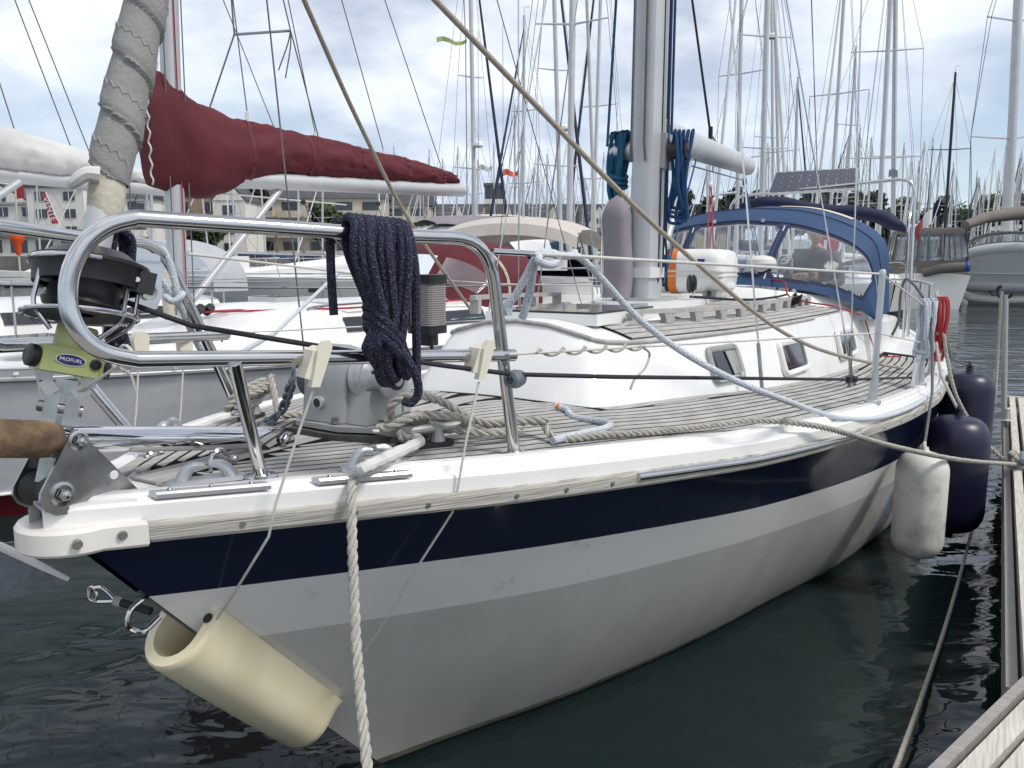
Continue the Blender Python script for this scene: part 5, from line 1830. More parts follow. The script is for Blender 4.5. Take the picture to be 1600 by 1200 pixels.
# gusset joining the finger to the main walkway
ga, gb = (1.985, 2.0), (-.25, 1.27)
gus = thing('pontoon_gusset', L(.6, 2.1, 0), 'triangular timber corner of the walkway at the bottom right, with bright edge beams', 'pontoon')
gd = (L(gb[0], gb[1], 0) - L(ga[0], ga[1], 0)).normalized()
gn = Vector((-gd.y, gd.x, 0))
if gn.dot(L.n) < 0:
    gn = -gn
def G(t, o, z):
    return L(ga[0], ga[1], 0) + gd * t + gn * o + Vector((0, 0, z))
gl = 2.35
for o0, w, h, m_ in ((.0, .03, .20, 'wood_deck'), (.05, .055, .10, 'wood_pale'), (.125, .06, .09, 'wood_pale')):
    a, b = G(0.0 if o0 < .04 else -.02, o0 + w / 2, PZ - h / 2 + .045), G(gl, o0 + w / 2, PZ - h / 2 + .045)
    add('edge_beam' if m_ == 'wood_pale' else 'side_board', MB().bar(a, b, w, h), m_, gus)
for i in range(6):
    o0 = .20 + i * .118
    add('deck_board', MB().bar(G(-.05 + o0 * .3, o0 + .055, PZ + .02), G(gl, o0 + .055, PZ + .02), .11, .026), 'wood_deck', gus)
walk = thing('main_walkway', L(-1.7, 1, 0), 'timber main walkway the photographer stands on, just outside the frame', 'pontoon')
for i in range(20):
    add('deck_board', MB().box(L(-.35 - .122 * i, .8, PZ - .01), (.115, 9, .03), L.ax), 'wood_deck', walk)
add('float', MB().box(L(-1.55, .8, .2), (2.4, 8.6, .42), L.ax), 'rubber_pad', walk)
# mooring cleat with ropes, post with slack lines
pc_ = L(5.12, 2.05, PZ + .05)
pcl = add('pontoon_cleat', MB().tube([pc_ - L.d * .14 + L.k * .07, pc_ - L.d * .08 + L.k * .055, pc_ + L.d * .08 + L.k * .055, pc_ + L.d * .14 + L.k * .07], [.012, .022, .022, .012], 10), 'galv', None, 'galvanised mooring cleat on the pontoon edge under the knotted ropes', 'cleat')
add('cleat_base', MB().box(pc_ + L.k * .01, (.16, .07, .05), L.ax), 'galv', pcl)
mb = MB()
rnd = random.Random(2)
for j in range(5):
    ph = rnd.uniform(0, 6)
    pts = [pc_ + L.d * (rnd.uniform(.04, .09) * math.cos(a)) + L.n * (.07 * math.sin(a) * rnd.uniform(.7, 1.1)) + L.k * (.05 + .045 * math.sin(a * 2 + ph)) for a in [2 * math.pi * k / 8 for k in range(8)]]
    mb.rope(spline(pts + [pts[0]], 5), .011)
add('rope_knot', mb, 'rope_laid', None, 'tangle of pale rope knotted round the pontoon cleat', 'rope')
pb_ = (6.92, 1.965)
post = thing('mooring_post', L(*pb_, PZ), 'thin grey metal post standing on the pontoon edge', 'post')
add('post_tube', MB().tube([L(pb_[0], pb_[1], PZ - .1), L(pb_[0], 1.885, 1.60)], .021, 12), 'alu_grey', post)
add('post_ring', MB().tube([L(pb_[0], 1.875 + .055 * math.cos(a), 1.63 + .055 * math.sin(a)) for a in [R(-20 + 220 * -k / 14) for k in range(15)]], .014, 8), 'black_plastic', post)
add('post_foot', MB().lathe([(.05, .02), (.03, .03), (.03, .12), (.022, .13)], L(pb_[0], pb_[1], PZ + .03), (0, 0, 1), 14), 'alu_grey', post)
add('slack_line', MB().rope(spline([L((6.900, 1.854, 1.628)), L((6.900, 1.866, 1.179)), L((6.850, 1.873, 0.860)), L((6.800, 1.872, 0.693))], 6), .012), 'rope_laid', None, 'pale rope hanging from the top of the pontoon post', 'rope')
add('slack_line', MB().rope(spline([L((7.000, 1.863, 0.978)), L((6.700, 1.844, 0.662)), L((6.200, 1.832, 0.435)), (3.193, 5.302, 0.220), (2.833, 4.783, 0.050), (2.260, 3.922, 0.030), (1.723, 3.129, 0.060), (1.278, 2.457, 0.160)], 8), .010), 'rope_laid', None, 'pale laid line trailing down to the water beside the pontoon', 'rope')
add('stern_spring', MB().tube([L((6.200, 1.541, 1.046)), L((6.600, 1.711, 0.864)), L((6.950, 1.866, 0.697))], .009, 8), 'rope_grey', None, 'taut grey rope from the yacht quarter to the pontoon post', 'rope')

# ================================================================== NEIGHBOURING BOATS
COVER_ROWS = []


def cover_loft(P0, P1, prof, m, name, parent, wr=.02, n=22, seed=1):
    """sail bundle along a boom: prof = [(t, bottom, top, half width)] heights from the boom axis"""
    rows = []
    d = (P1 - P0)
    w = Vector((0, 0, 1)).cross(d).normalized()
    ts = [p[0] for p in prof]
    N = 80
    for i in range(N + 1):
        t = lerp(ts[0], ts[-1], i / N)
        bo, to, hw = [interp(t, ts, [p[j] for p in prof]) for j in (1, 2, 3)]
        c = P0 + d * t
        row = []
        for k in range(n):
            a = 2 * math.pi * k / n
            y = math.cos(a)
            z = math.sin(a)
            zz = (bo + to) / 2 + (to - bo) / 2 * (z if z < 0 else z ** .9 if z > 0 else 0)
            hw_ = hw * (1 - .35 * max(0, z))
            q = c + w * (y * hw_) + Vector((0, 0, zz))
            nz = noise.noise(Vector((t * 14 + seed, z * 1.6 + y, y * .6 + t * 5))) * wr + abs(noise.noise(Vector((t * 30 + z * 6, z * 1.2 - t * 9, seed)))) * wr * -1.5
            row.append(q + w * (y * nz * 1.3) + Vector((0, 0, z * nz)))
        rows.append(row)
    mb = MB().grid(rows, cv=True)
    mb.add(rows[0], [list(range(n))]); mb.add(rows[-1], [list(range(n))[::-1]])
    COVER_ROWS[:] = rows
    return add(name, mb, m, parent, sharp=70)


def make_yacht(F, ln, beam, fb, label, mast_s, mast_top, mast_r=.075, boom=None, furl=None, hull_m='hull_white', boot='antifoul', stripe=None, cabin=True, hood=None,
               cat='sailing yacht', group=None, spreads=(), furl_m='canvas_white', furl_r=.05, mast_m='alu_mast', stays=True, rails=True, furl_top=.96, name='moored_yacht', far=False, mast_base=None, window_m='dark_glass', wins=2, cabin_z=.36):
    T = thing(name, F(ln * .45, 0, 0), label, cat, group)
    half = lambda t: beam / 2 * interp(t, [0, .03, .1, .25, .4, .55, .75, 1], [.02, .13, .36, .72, .93, 1.0, .95, .74])
    sheer = lambda t: fb + .16 * (1 - t * 1.6) ** 2 * (1 if t < .62 else .0)
    mb = MB()
    nt = 10 if far else 22
    qs = [-.1, .06, .16, .72, .80, .93, 1.0]
    for sd in (1, -1):
        rows = []
        for i in range(nt + 1):
            t = (i / nt) ** 1.25
            row = []
            for q in qs:
                z = q * sheer(t)
                s = (1 - q) * ln * .085 * (1 - t) + t * ln
                b = half(t) * (.80 + .20 * max(q, 0) ** .7) * (1 if t > .02 else q)
                row.append(F(s, sd * b, z))
            rows.append(row)
        o = len(mb.f)
        mb.grid(rows, flip=sd < 0)
        bands = [1, 1, 0, 2 if stripe else 0, 0, 0]
        for i in range(o, len(mb.f)):
            mb.m[i] = bands[(i - o) % 6]
        if sd == 1:
            pe = rows[-1]
        else:
            mb.mi = 0
            for i in range(6):
                mb.add([pe[i], pe[i + 1], rows[-1][i + 1], rows[-1][i]], [[0, 1, 2, 3]])
    add('hull', mb, [hull_m, boot, stripe or hull_m], T, sharp=50)
    rows = []
    for i in range(nt + 1):
        t = (i / nt) ** 1.25
        rows.append([F(t * ln, half(t) * j / 3, sheer(t) + .04 * (1 - (j / 3) ** 2)) for j in range(-3, 4)])
    add('deck', MB().grid(rows, flip=True), 'gelcoat', T)
    if cabin:
        c0, c1 = (.24 if not far else .28) * ln, .66 * ln
        rows = []
        N = 12
        for i in range(N + 1):
            t = i / N
            s = lerp(c0, c1, t)
            w = half(s / ln) * interp(t, [0, .12, .4, 1], [.34, .50, .62, .64])
            h = cabin_z * interp(t, [0, .12, .35, 1], [.06, .42, .95, 1.0])
            zz = sheer(s / ln)
            rows.append([F(s, w * k, zz + h * hh + (.03 if hh else -.02)) for k, hh in ((1.06, 0), (1.0, .55), (.9, .93), (.78, 1.0), (.4, 1.08), (0, 1.12), (-.4, 1.08), (-.78, 1.0), (-.9, .93), (-1.0, .55), (-1.06, 0))])
        mb = MB().grid(rows)
        mb.add(rows[-1], [list(range(11))[::-1]]); mb.add(rows[0], [list(range(11))])
        cb = add('cabin', mb, 'gelcoat', T, sharp=40)
        for wi in range(wins):
            for sd in (1, -1):
                t0 = .42 + .26 * wi
                t1 = t0 + .2
                q = []
                for t in [lerp(t0, t1, k / 4) for k in range(5)]:
                    s = lerp(c0, c1, t)
                    w = half(s / ln) * interp(t, [0, .12, .4, 1], [.34, .50, .62, .64])
                    h = cabin_z * interp(t, [0, .12, .35, 1], [.06, .42, .95, 1.0])
                    zz = sheer(s / ln)
                    q.append((F(s, sd * (w * 1.012 + .012), zz + .03 + h * .42), F(s, sd * (w * .945 + .014), zz + .03 + h * .78)))
                add('cabin_window', MB().grid([[a for a, b in q], [b for a, b in q]]), window_m, cb, flat=True)
    # rig
    zd_ = sheer(mast_s / ln) + (cabin_z if cabin else 0)
    mb0 = F(mast_s, 0, zd_) if mast_base is None else Vector(mast_base)
    mt = Vector(mast_top)
    mrad = [mast_r, mast_r, mast_r * .75]
    ms = add('mast', MB().tube([mb0, mb0.lerp(mt, .75), mt], mrad, 8 if far else 14), mast_m, T)
    if not far or random.random() < .4:
        add('wind_vane', MB().tube([mt, mt + Vector((0, 0, .3)), mt + Vector((.22, 0, .34))], .012, 5), 'alu_grey', ms)
    tips = []
    for f, w in spreads:
        c = mb0.lerp(mt, f)
        for sd in (1, -1):
            tip = c + F.n * sd * w + F.d * .12 + Vector((0, 0, .05))
            add('spreader', MB().tube([c, tip], [.03, .018], 6), mast_m, ms)
            tips.append((sd, tip))
    if stays:
        sw = .0075 if not far else .012
        for sd in (1, -1):
            cp = F(mast_s + .3, sd * half((mast_s + .3) / ln) * .94, sheer(mast_s / ln))
            chn = [cp] + [t for s_, t in tips if s_ == sd] + [mb0.lerp(mt, .97)]
            add('shroud', MB().tube(chn, sw, 5), 'rope_grey', T)
        add('backstay', MB().tube([F(ln * .985, 0, fb), mt], sw, 5), 'rope_grey', T)
        if not furl:
            add('forestay', MB().tube([F(.15, 0, sheer(0)), mb0.lerp(mt, .97)], sw, 5), 'rope_grey', T)
    if furl:
        a, b = F(.15, 0, sheer(0) + .1), mb0.lerp(mt, furl_top)
        a = a if furl is True else Vector(furl)
        add('furled_jib', MB().tube([a, a.lerp(b, .04), a.lerp(b, .3), a.lerp(b, .9), b], [furl_r * .4, furl_r, furl_r, furl_r * .6, .01], 8), furl_m, T)
    if boom:
        bl_, m_, hgt = boom
        p0, p1 = F(mast_s + .15, 0, zd_ + hgt), F(mast_s + bl_, 0, zd_ + hgt + .08)
        bm = add('boom', MB().tube([p0, p1], .06, 10), 'alu_mast', T)
        if m_:
            cover_loft(p0, p1, [(0, -.02, .42, .13), (.25, -.03, .34, .13), (.7, -.02, .22, .10), (1, .0, .12, .06)], m_, 'sail_cover', T, n=12)
    if hood:
        s0, m_ = hood
        zc = sheer(s0 / ln) + cabin_z
        w = half(s0 / ln) * .66
        rows = []
        for s_, hh in ((s0 - .45, .02), (s0 - .1, .48), (s0 + .25, .60), (s0 + .75, .60)):
            rows.append([F(s_, w * math.cos(a), zc - .12 + (hh + .12) * math.sin(a) ** .7) for a in [math.pi * k / 16 for k in range(17)]])
        hd = add('sprayhood', MB().grid(rows), m_, T, sharp=60)
        q = [[F(lerp(s0 - .45, s0 - .1, tt) - .012, w * .84 * math.cos(a), zc - .10 + (lerp(.02, .48, tt) + .10) * math.sin(a) ** .7 + .015) for a in [math.pi * (.12 + .76 * k / 12) for k in range(13)]] for tt in (.25, .88)]
        add('sprayhood_window', MB().grid(q), 'dark_glass' if far else 'vinyl_dark', hd)
    if rails:
        for sd in (1, -1):
            for zz in (.62,):
                add('lifeline', MB().tube([F(t * ln, sd * (half(t) - .05), sheer(t) + zz) for t in (.04, .2, .4, .6, .8, .97)], .008, 5), 'steel', T)
            for t in (.2, .4, .6, .8):
                add('stanchion', MB().tube([F(t * ln, sd * (half(t) - .05), sheer(t)), F(t * ln, sd * (half(t) - .05), sheer(t) + .62)], .012, 6), 'steel', T)
        add('pulpit', MB().tube(bent([F(.12 * ln, half(.12) - .05, sheer(.1)), F(.10 * ln, half(.1) - .05, sheer(.1) + .62), F(.0, .12, sheer(0) + .66), F(.0, -.12, sheer(0) + .66), F(.10 * ln, -half(.1) + .05, sheer(.1) + .62), F(.12 * ln, -half(.12) + .05, sheer(.1))], .12, 4), .015, 8), 'steel', T)
        add('pushpit', MB().tube(bent([F(.86 * ln, half(.86) - .05, fb), F(.86 * ln, half(.86) - .05, fb + .62), F(.985 * ln, half(1) - .1, fb + .62), F(.985 * ln, -half(1) + .1, fb + .62), F(.86 * ln, -half(.86) + .05, fb + .62), F(.86 * ln, -half(.86) + .05, fb)], .12, 4), .015, 8), 'steel', T)
    T_info = dict(half=half, sheer=sheer)
    return T, T_info


glassy('vinyl_dark', (.30, .34, .38), .35, .06)

# --- yacht with the red sail cover, next berth
A = Frame(-5.05, 4.65, 36)
TA, ia = make_yacht(A, 10.8, 3.4, 1.0, 'white yacht with dark red sail cover and red sprayhood in the next berth', 3.37, A(3.75, 0, 13.5), mast_r=.085, boom=None, furl=True,
                    hull_m='hull_pale_grey', boot='red_boot', hood=None, spreads=((.45, .8),), furl_m='canvas_white', name='neighbour_yacht', cabin_z=.40, wins=2, mast_base=A(3.37, 0, 1.35))
# toe rail of grey aluminium with a pale upper line
rows = []
for i in range(41):
    t = .01 + .98 * i / 40
    b, z = ia['half'](t), ia['sheer'](t)
    rows.append([A(t * 10.8, b + .008, z - .04), A(t * 10.8, b + .016, z - .03), A(t * 10.8, b + .016, z - .012), A(t * 10.8, b + .004, z - .006), A(t * 10.8, b + .004, z + .045), A(t * 10.8, b + .012, z + .052), A(t * 10.8, b - .01, z + .06), A(t * 10.8, b - .035, z + .055), A(t * 10.8, b - .035, z)])
add('toe_rail', MB().grid(rows, flip=True), 'alu', TA, sharp=30)
for i in range(16):
    t = .06 + .03 * i
    add('rail_slot', MB().prism([A(t * 10.8 + x, ia['half'](t) + .0055, ia['sheer'](t) + .02 + z) for x, z in rrect(.05, .02, .009, 3)], A.n * .002), 'gelcoat', TA)
add('boot_line', MB().tube([A(t * 10.8 + .085 * 10.8 * (1 - t) * .82, ia['half'](t) * .873, .19) for t in [.03 + .03 * k for k in range(30)]], .012, 6), 'hull_white', TA)
# boom, red cover with its collar round the mast
bz0, bz1 = (3.588, -0.000, 2.638), (7.483, -0.000, 2.803)
P0, P1 = A(3.45, 0, bz0[2]), A(bz1)
bmA = add('boom', MB().tube([P0, P1], .085, 18), 'alu_mast', TA)
P0c = A(3.30, 0, bz0[2])
d_ = (P1 - P0c)
cov = cover_loft(P0c, P0c + d_ * .985, [(-.035, -.10, .84, .11), (-.01, -.13, .90, .15), (.03, -.17, .88, .17), (.07, -.20, .70, .20), (.14, -.17, .62, .20), (.21, -.05, .57, .185), (.3, .045, .53, .16), (.55, .05, .43, .14), (.8, .045, .32, .12), (.95, .05, .22, .09), (1.0, .08, .13, .03)], 'canvas_red', 'sail_cover', TA, wr=.024, n=36, seed=3)
for i_ in (19, 33, 47, 61, 73):
    r_ = COVER_ROWS[i_]
    c_ = sum(r_, Vector()) / len(r_)
    add('cover_strap', MB().grid([[q + (q - c_).normalized() * .004 + d_.normalized() * w_ for q in r_] for w_ in (-.014, .014)], cv=True), 'red_boot', cov)
add('cover_seam', MB().tube([r_[len(r_) * 7 // 8] + A.n * .004 for r_ in COVER_ROWS[14:76]], .004, 5), 'red_boot', cov)
lace = []
for k in range(26):
    t = k / 25
    lace.append(A(3.30 - .16, .10 + .02 * math.sin(k * 1.9), bz0[2] - .1 + 1.0 * t))
add('lacing', MB().tube(spline(lace, 3), .008, 6), 'rope_white', cov)
add('ridge_seam', MB().tube([P0c + d_ * t + Vector((0, 0, interp(t, [.3, .55, .8, .97], [.475, .35, .25, .17]))) + A.n * .03 for t in [.3 + .067 * k for k in range(11)]], .009, 6), 'canvas_red', cov)
for t in (.22, .42, .66, .9):
    c = P0c + d_ * t + Vector((0, 0, interp(t, [.2, .3, .55, .8, .95], [.58, .51, .38, .27, .19])))
    add('cover_tab', MB().bar(c, c + Vector((0, 0, .07)), .03, .012), 'canvas_white', cov)
    add('lazy_jack', MB().tube([c + Vector((0, 0, .08)), A(3.6, .02, 9.5)], .006, 5), 'rope_grey', TA)
va0, va1 = P0 + (P1 - P0) * .28 - Vector((0, 0, .08)), A(3.5, 0, 1.5)
add('vang', MB().tube([va0, va1], .032, 12), 'alu_mast', TA)
add('reef_line', MB().tube([P0 + (P1 - P0) * .02 - Vector((0, 0, .12)), P0 + (P1 - P0) * .5 - Vector((0, 0, .22))], .007, 6), 'rope_white', TA)
for t in (.35, .62):
    c = P0 + (P1 - P0) * t - Vector((0, 0, .2))
    add('reef_block', MB().lathe([(0, -.012), (.03, -.01), (.03, .01), (0, .012)], c, A.n, 14), 'black_plastic', TA)
    add('sheet', MB().tube([c, A(5.6 + t, .1, 1.45)], .006, 5), 'rope_grey', TA)
add('mast_base_cover', MB().tube([A(3.28, .03, 1.36), A(3.24, .03, 1.8)], [.06, .055], 12), 'canvas_cream', TA)
for m_, off in (('rope_red', .03), ('rope_grey', .1), ('rope_grey', -.08)):
    add('halyard', MB().tube([A(3.37 + off, .10, 1.4), A(3.5 + off, .09, 9)], .006, 6), m_, TA)
for k, (p_, m_) in enumerate(((.28, 'rope_red'), (.34, 'rope_laid'), (.40, 'rope_red'), (.85, 'rope_red'))):
    add('deck_line', MB().tube([A(3.45, .14 + .02 * k, 1.42), A(4.6, p_ + .1, 1.43), A(6.6, p_ + .22, 1.46)], .009, 6), m_, TA)
add('rope_organiser', MB().box(A(4.7, .42, 1.44), (.12, .22, .06), A.ax), 'alu', TA)
for k in (0, 1):
    add('turning_block', MB().lathe([(0, -.05), (.04, -.05), (.045, 0), (.04, .05), (0, .05)], A(3.45 + .10 * k, .2, 1.44), (A.n + A.k * .6).normalized(), 14), 'black_plastic', TA)
for s_, p_ in ((2.1, 0), (4.6, -.1)):
    hf = add('deck_hatch', MB().prism([A(s_ + x, p_ + y, (1.235 if s_ < 3 else 1.47)) for x, y in rrect(.5, .5, .06)], (0, 0, .05)), 'alu', TA)
    add('hatch_glass', MB().prism([A(s_ + x, p_ + y, (1.235 if s_ < 3 else 1.47) + .05) for x, y in rrect(.43, .43, .05)], (0, 0, .006)), 'dark_glass', hf)
add('grab_rail', MB().tube(spline([A(4.2, .80, 1.40), A(4.3, .80, 1.45), A(5.2, .86, 1.47), A(6.0, .9, 1.48), A(6.1, .9, 1.43)], 4), .014, 8), 'steel', TA)
# light batten lashed in the rigging, with loose strings
b_a, b_b = Vector((-2.700, 8.200, 4.060)), Vector((-2.256, 8.600, 4.204))
add('rigging_batten', MB().tube([b_a, b_b], .013, 6), 'galv', TA)
add('rigging_line', MB().tube([Vector((-2.733, 8.200, 5.067)), b_a, Vector((-3.207, 8.000, 2.598))], .009, 6), 'rope_grey', TA)
add('rigging_line', MB().tube([Vector((-2.343, 8.600, 4.621)), b_b, Vector((-2.077, 9.500, 2.677))], .007, 6), 'rope_grey', TA)
for e_ in ((-2.397, 8.600, 3.818), (-2.328, 8.600, 3.743)):
    add('loose_string', MB().tube(spline([b_b, b_b.lerp(Vector(e_), .4) + Vector((.02, 0, .02)), Vector(e_)], 5), .007, 6), 'rope_grey', TA)
# red sprayhood
sh_s = 6.75
rows = []
for s_, hh, ww in ((6.2, .0, .92), (6.35, .2, .97), (6.65, .60, 1.02), (7.0, .74, 1.05), (7.7, .76, 1.06)):
    rows.append([A(s_ + .25 * abs(math.cos(a)) ** 2 * (1 if s_ < 6.8 else .3), 1.02 * ww * math.cos(a), 1.40 - .05 + (hh + .05) * max(0, math.sin(a)) ** .65) for a in [math.pi * k / 24 for k in range(25)]])
rh = add('sprayhood', MB().grid(rows), 'canvas_red', TA, sharp=60)
for a0, a1 in ((.10, .36), (.40, .60), (.64, .90)):
    rr_ = []
    for f0 in (.12, .5, .9):
        r_ = []
        for k in range(11):
            x = (a0 + (a1 - a0) * k / 10) * 24
            i = min(int(x), 23); fx = x - i
            lo = rows[1][i].lerp(rows[1][i + 1], fx); hi = rows[2][i].lerp(rows[2][i + 1], fx)
            r_.append(lo.lerp(hi, f0) - A.d * .02 + Vector((0, 0, .012)))
        rr_.append(r_)
    add('sprayhood_window', MB().grid(rr_), 'vinyl', rh)
add('hood_edge', MB().tube([p + Vector((0, 0, .012)) for p in rows[3]], .02, 6), 'canvas_cream', rh)

# --- yacht with white sail cover, beyond it on the left
B = Frame(-8.3, 4.6, 30)
TB, ib = make_yacht(B, 11, 3.5, 1.05, 'white yacht with white sail cover on its boom, far left', 3.8, B(4.0, 0, 14), mast_r=.09, furl=True, hood=None, spreads=((.45, .8),), name='neighbour_yacht')
b0_, b1_ = (-6.007, 8.400, 2.825), (-4.577, 10.900, 2.820)
Bp0, Bp1 = Vector(b0_), Vector(b1_)
add('boom', MB().tube([Bp0, Bp1], .085, 16), 'alu_mast', TB)
cover_loft(Bp0, Bp1, [(0, .04, .62, .2), (.3, .04, .52, .2), (.65, .04, .36, .16), (.9, .04, .22, .11), (1, .06, .12, .03)], 'canvas_white', 'sail_cover', TB, wr=.022, n=30, seed=9)
for t, x in ((.33, 0), (.55, .02), (.63, .05)):
    c = Bp0.lerp(Bp1, t) + Vector((0, 0, interp(t, [0, .3, .65, .9], [.62, .52, .36, .22])))
    add('lazy_jack', MB().tube([c, B(3.95 + x, 0, 9.5)], .007, 5), 'rope_grey', TB)
add('vang', MB().tube([Vector((-5.341, 8.900, 2.727)), Vector((-5.535, 8.200, 2.284))], .04, 12), 'alu_mast', TB)
hs = rows = None
rows = []
for s_, hh in ((6.3, .02), (6.55, .45), (6.95, .66), (7.5, .68)):
    rows.append([B(s_ + .2 * abs(math.cos(a)) ** 2, 1.08 * math.cos(a), 1.50 + hh * max(0, math.sin(a)) ** .7) for a in [math.pi * k / 20 for k in range(21)]])
hb = add('sprayhood', MB().grid(rows[2:]), 'grey_tube', TB, sharp=60)
add('sprayhood_window', MB().grid(rows[:3]), 'vinyl_dark', hb, sharp=60)

# ================================================================== PERSON IN THE COCKPIT
def person():
    c = L(7.25, .30, .62)
    fx, rt, K = -L.d, L.n, L.k           # faces forward; rt = the person's left, to port
    T = thing('person', c, 'person in dark grey shirt and sunglasses standing behind the sprayhood, arms folded', 'person')
    def Q(f, r, z):
        return c + fx * f + rt * r + K * z
    # body: one skinned skeleton
    J = {'pelvis': (0, 0, .86, .15), 'belly': (.01, 0, 1.02, .155), 'chest': (.0, 0, 1.22, .165), 'neck': (.0, 0, 1.375, .06), 'head': (.02, 0, 1.44, .058),
         'sl': (0, .17, 1.31, .07), 'el': (.06, .25, 1.06, .05), 'wl': (.24, .07, 1.02, .034), 'hl': (.27, -.02, 1.03, .032),
         'sr': (0, -.17, 1.31, .07), 'er': (.06, -.25, 1.08, .05), 'wr': (.25, -.10, 1.12, .034), 'hr': (.28, -.0, 1.13, .032),
         'kl': (.02, .1, .46, .075), 'al': (0, .11, .06, .05), 'tl': (.14, .12, .03, .04), 'kr': (.02, -.1, .46, .075), 'ar': (0, -.11, .06, .05), 'tr': (.14, -.12, .03, .04)}
    E = [('pelvis', 'belly'), ('belly', 'chest'), ('chest', 'neck'), ('neck', 'head'), ('chest', 'sl'), ('sl', 'el'), ('el', 'wl'), ('wl', 'hl'), ('chest', 'sr'), ('sr', 'er'), ('er', 'wr'), ('wr', 'hr'),
         ('pelvis', 'kl'), ('kl', 'al'), ('al', 'tl'), ('pelvis', 'kr'), ('kr', 'ar'), ('ar', 'tr')]
    names = list(J)
    me = bpy.data.meshes.new('body')
    me.from_pydata([tuple(Q(*J[n][:3]) - c) for n in names], [(names.index(a), names.index(b)) for a, b in E], [])
    o = link('body', me, c, T)
    o.modifiers.new('skin', 'SKIN')
    for i, n in enumerate(names):
        me.skin_vertices[0].data[i].radius = (J[n][3], J[n][3] * (.8 if n in ('belly', 'chest', 'pelvis') else 1))
    me.skin_vertices[0].data[0].use_root = True
    sd = o.modifiers.new('sub', 'SUBSURF')
    sd.levels = sd.render_levels = 2
    bpy.context.view_layer.update()
    dg = bpy.context.evaluated_depsgraph_get()
    m2 = bpy.data.meshes.new_from_object(o.evaluated_get(dg))
    o.modifiers.clear()
    o.data = m2
    m2.materials.clear()
    m2.materials.append(M['shirt']); m2.materials.append(M['skin'])
    wr_ = [Q(*J[n][:3]) - c for n in ('wl', 'hl', 'wr', 'hr', 'head')]
    for p in m2.polygons:
        p.use_smooth = True
        q = Vector(p.center)
        near = min((q - w).length for w in wr_)
        if near < .075 or q.z > 1.385:
            p.material_index = 1
    # head: shaped egg with brow, nose, chin
    rows = []
    hc = Q(.035, 0, 1.545)
    for i in range(15):
        a = math.pi * i / 14
        row = []
        for k in range(20):
            b = 2 * math.pi * k / 20
            x, y, z = math.sin(a) * math.cos(b), math.sin(a) * math.sin(b), -math.cos(a)
            jaw = 1 - .22 * max(0, -z)
            px_ = x * .098 * (1 if x > 0 else 1.05) * jaw + (.022 if z < -.2 and x > .5 else 0) * (1 - abs(y)) + .022 * math.exp(-((z + .12) / .16) ** 2 - (y / .16) ** 2) * (x > 0)
            row.append(hc + fx * px_ + rt * (y * .076 * jaw) + K * (z * .125))
        rows.append(row)
    add('head', MB().grid(rows, cv=True), 'skin', T, sharp=80)
    hr = [[q + (q - hc).normalized() * .012 for q in r_] for r_ in rows[9:]]
    hair = MB().grid(hr, cv=True)
    add('hair', hair, 'hair', T, sharp=80)
    g = MB().tube([hc + fx * .108 * math.cos(a) + rt * .082 * math.sin(a) + K * .018 for a in [R(-80 + 160 * k / 12) for k in range(13)]], .005, 6)
    for sg in (-1, 1):
        g.ball(hc + fx * .10 + rt * .033 * sg + K * .015, (.012, .026, .02), 6, (fx, rt, K))
    add('sunglasses', g, 'black_plastic', T)
    for sg in (-1, 1):
        add('ear', MB().ball(hc + rt * .078 * sg - fx * .01 + K * -.005, (.02, .008, .03), 6, (fx, rt, K)), 'skin', T)
        # hands: palm with fingers laid over the other forearm
        w = Q(*J['hl' if sg > 0 else 'hr'][:3])
        for j in range(4):
            b_ = w + K * (.022 - .015 * j) - rt * .02 * sg
            add('finger', MB().tube([b_, b_ - rt * .035 * sg + fx * .012, b_ - rt * .06 * sg - fx * .004 - K * .006], [.0095, .009, .007], 6), 'skin', T)
        add('thumb', MB().tube([w + K * .02, w + K * .045 - rt * .012 * sg, w + K * .05 - rt * .035 * sg], [.011, .010, .008], 6), 'skin', T)
    add('wrist_watch', MB().lathe([(.036, -.012), (.04, 0), (.036, .012)], Q(.20, .10, 1.025), (Q(*J['hl'][:3]) - Q(*J['el'][:3])), 14), 'black_plastic', T)
person()
dc = L((8.900, 0.088, 2.073))
ring_ = thing('stern_disc', dc, 'red round disc with white rim on the stern rail, seen through the sprayhood window', 'disc')
add('disc_face', MB().lathe([(0, .012), (.15, .012), (.155, 0), (0, -.01)], dc, -L.d, 28), 'red_disc', ring_)
add('disc_rim', MB().lathe([(.15, .013), (.168, .012), (.172, -.01), (.15, -.012)], dc, -L.d, 28), 'white_paint', ring_)
add('disc_bar', MB().box(dc - L.d * .016 - L.k * .03, (.004, .035, .16), L.ax), 'white_paint', ring_)

# ================================================================== BOATS FARTHER OFF
def frame_from(bow, mast_xy, dist):
    """frame whose bow and mast foot stand at the two given ground points"""
    d = Vector((mast_xy[0] - bow[0], mast_xy[1] - bow[1]))
    return Frame(bow[0], bow[1], math.degrees(math.atan2(d.x, d.y))), d.length


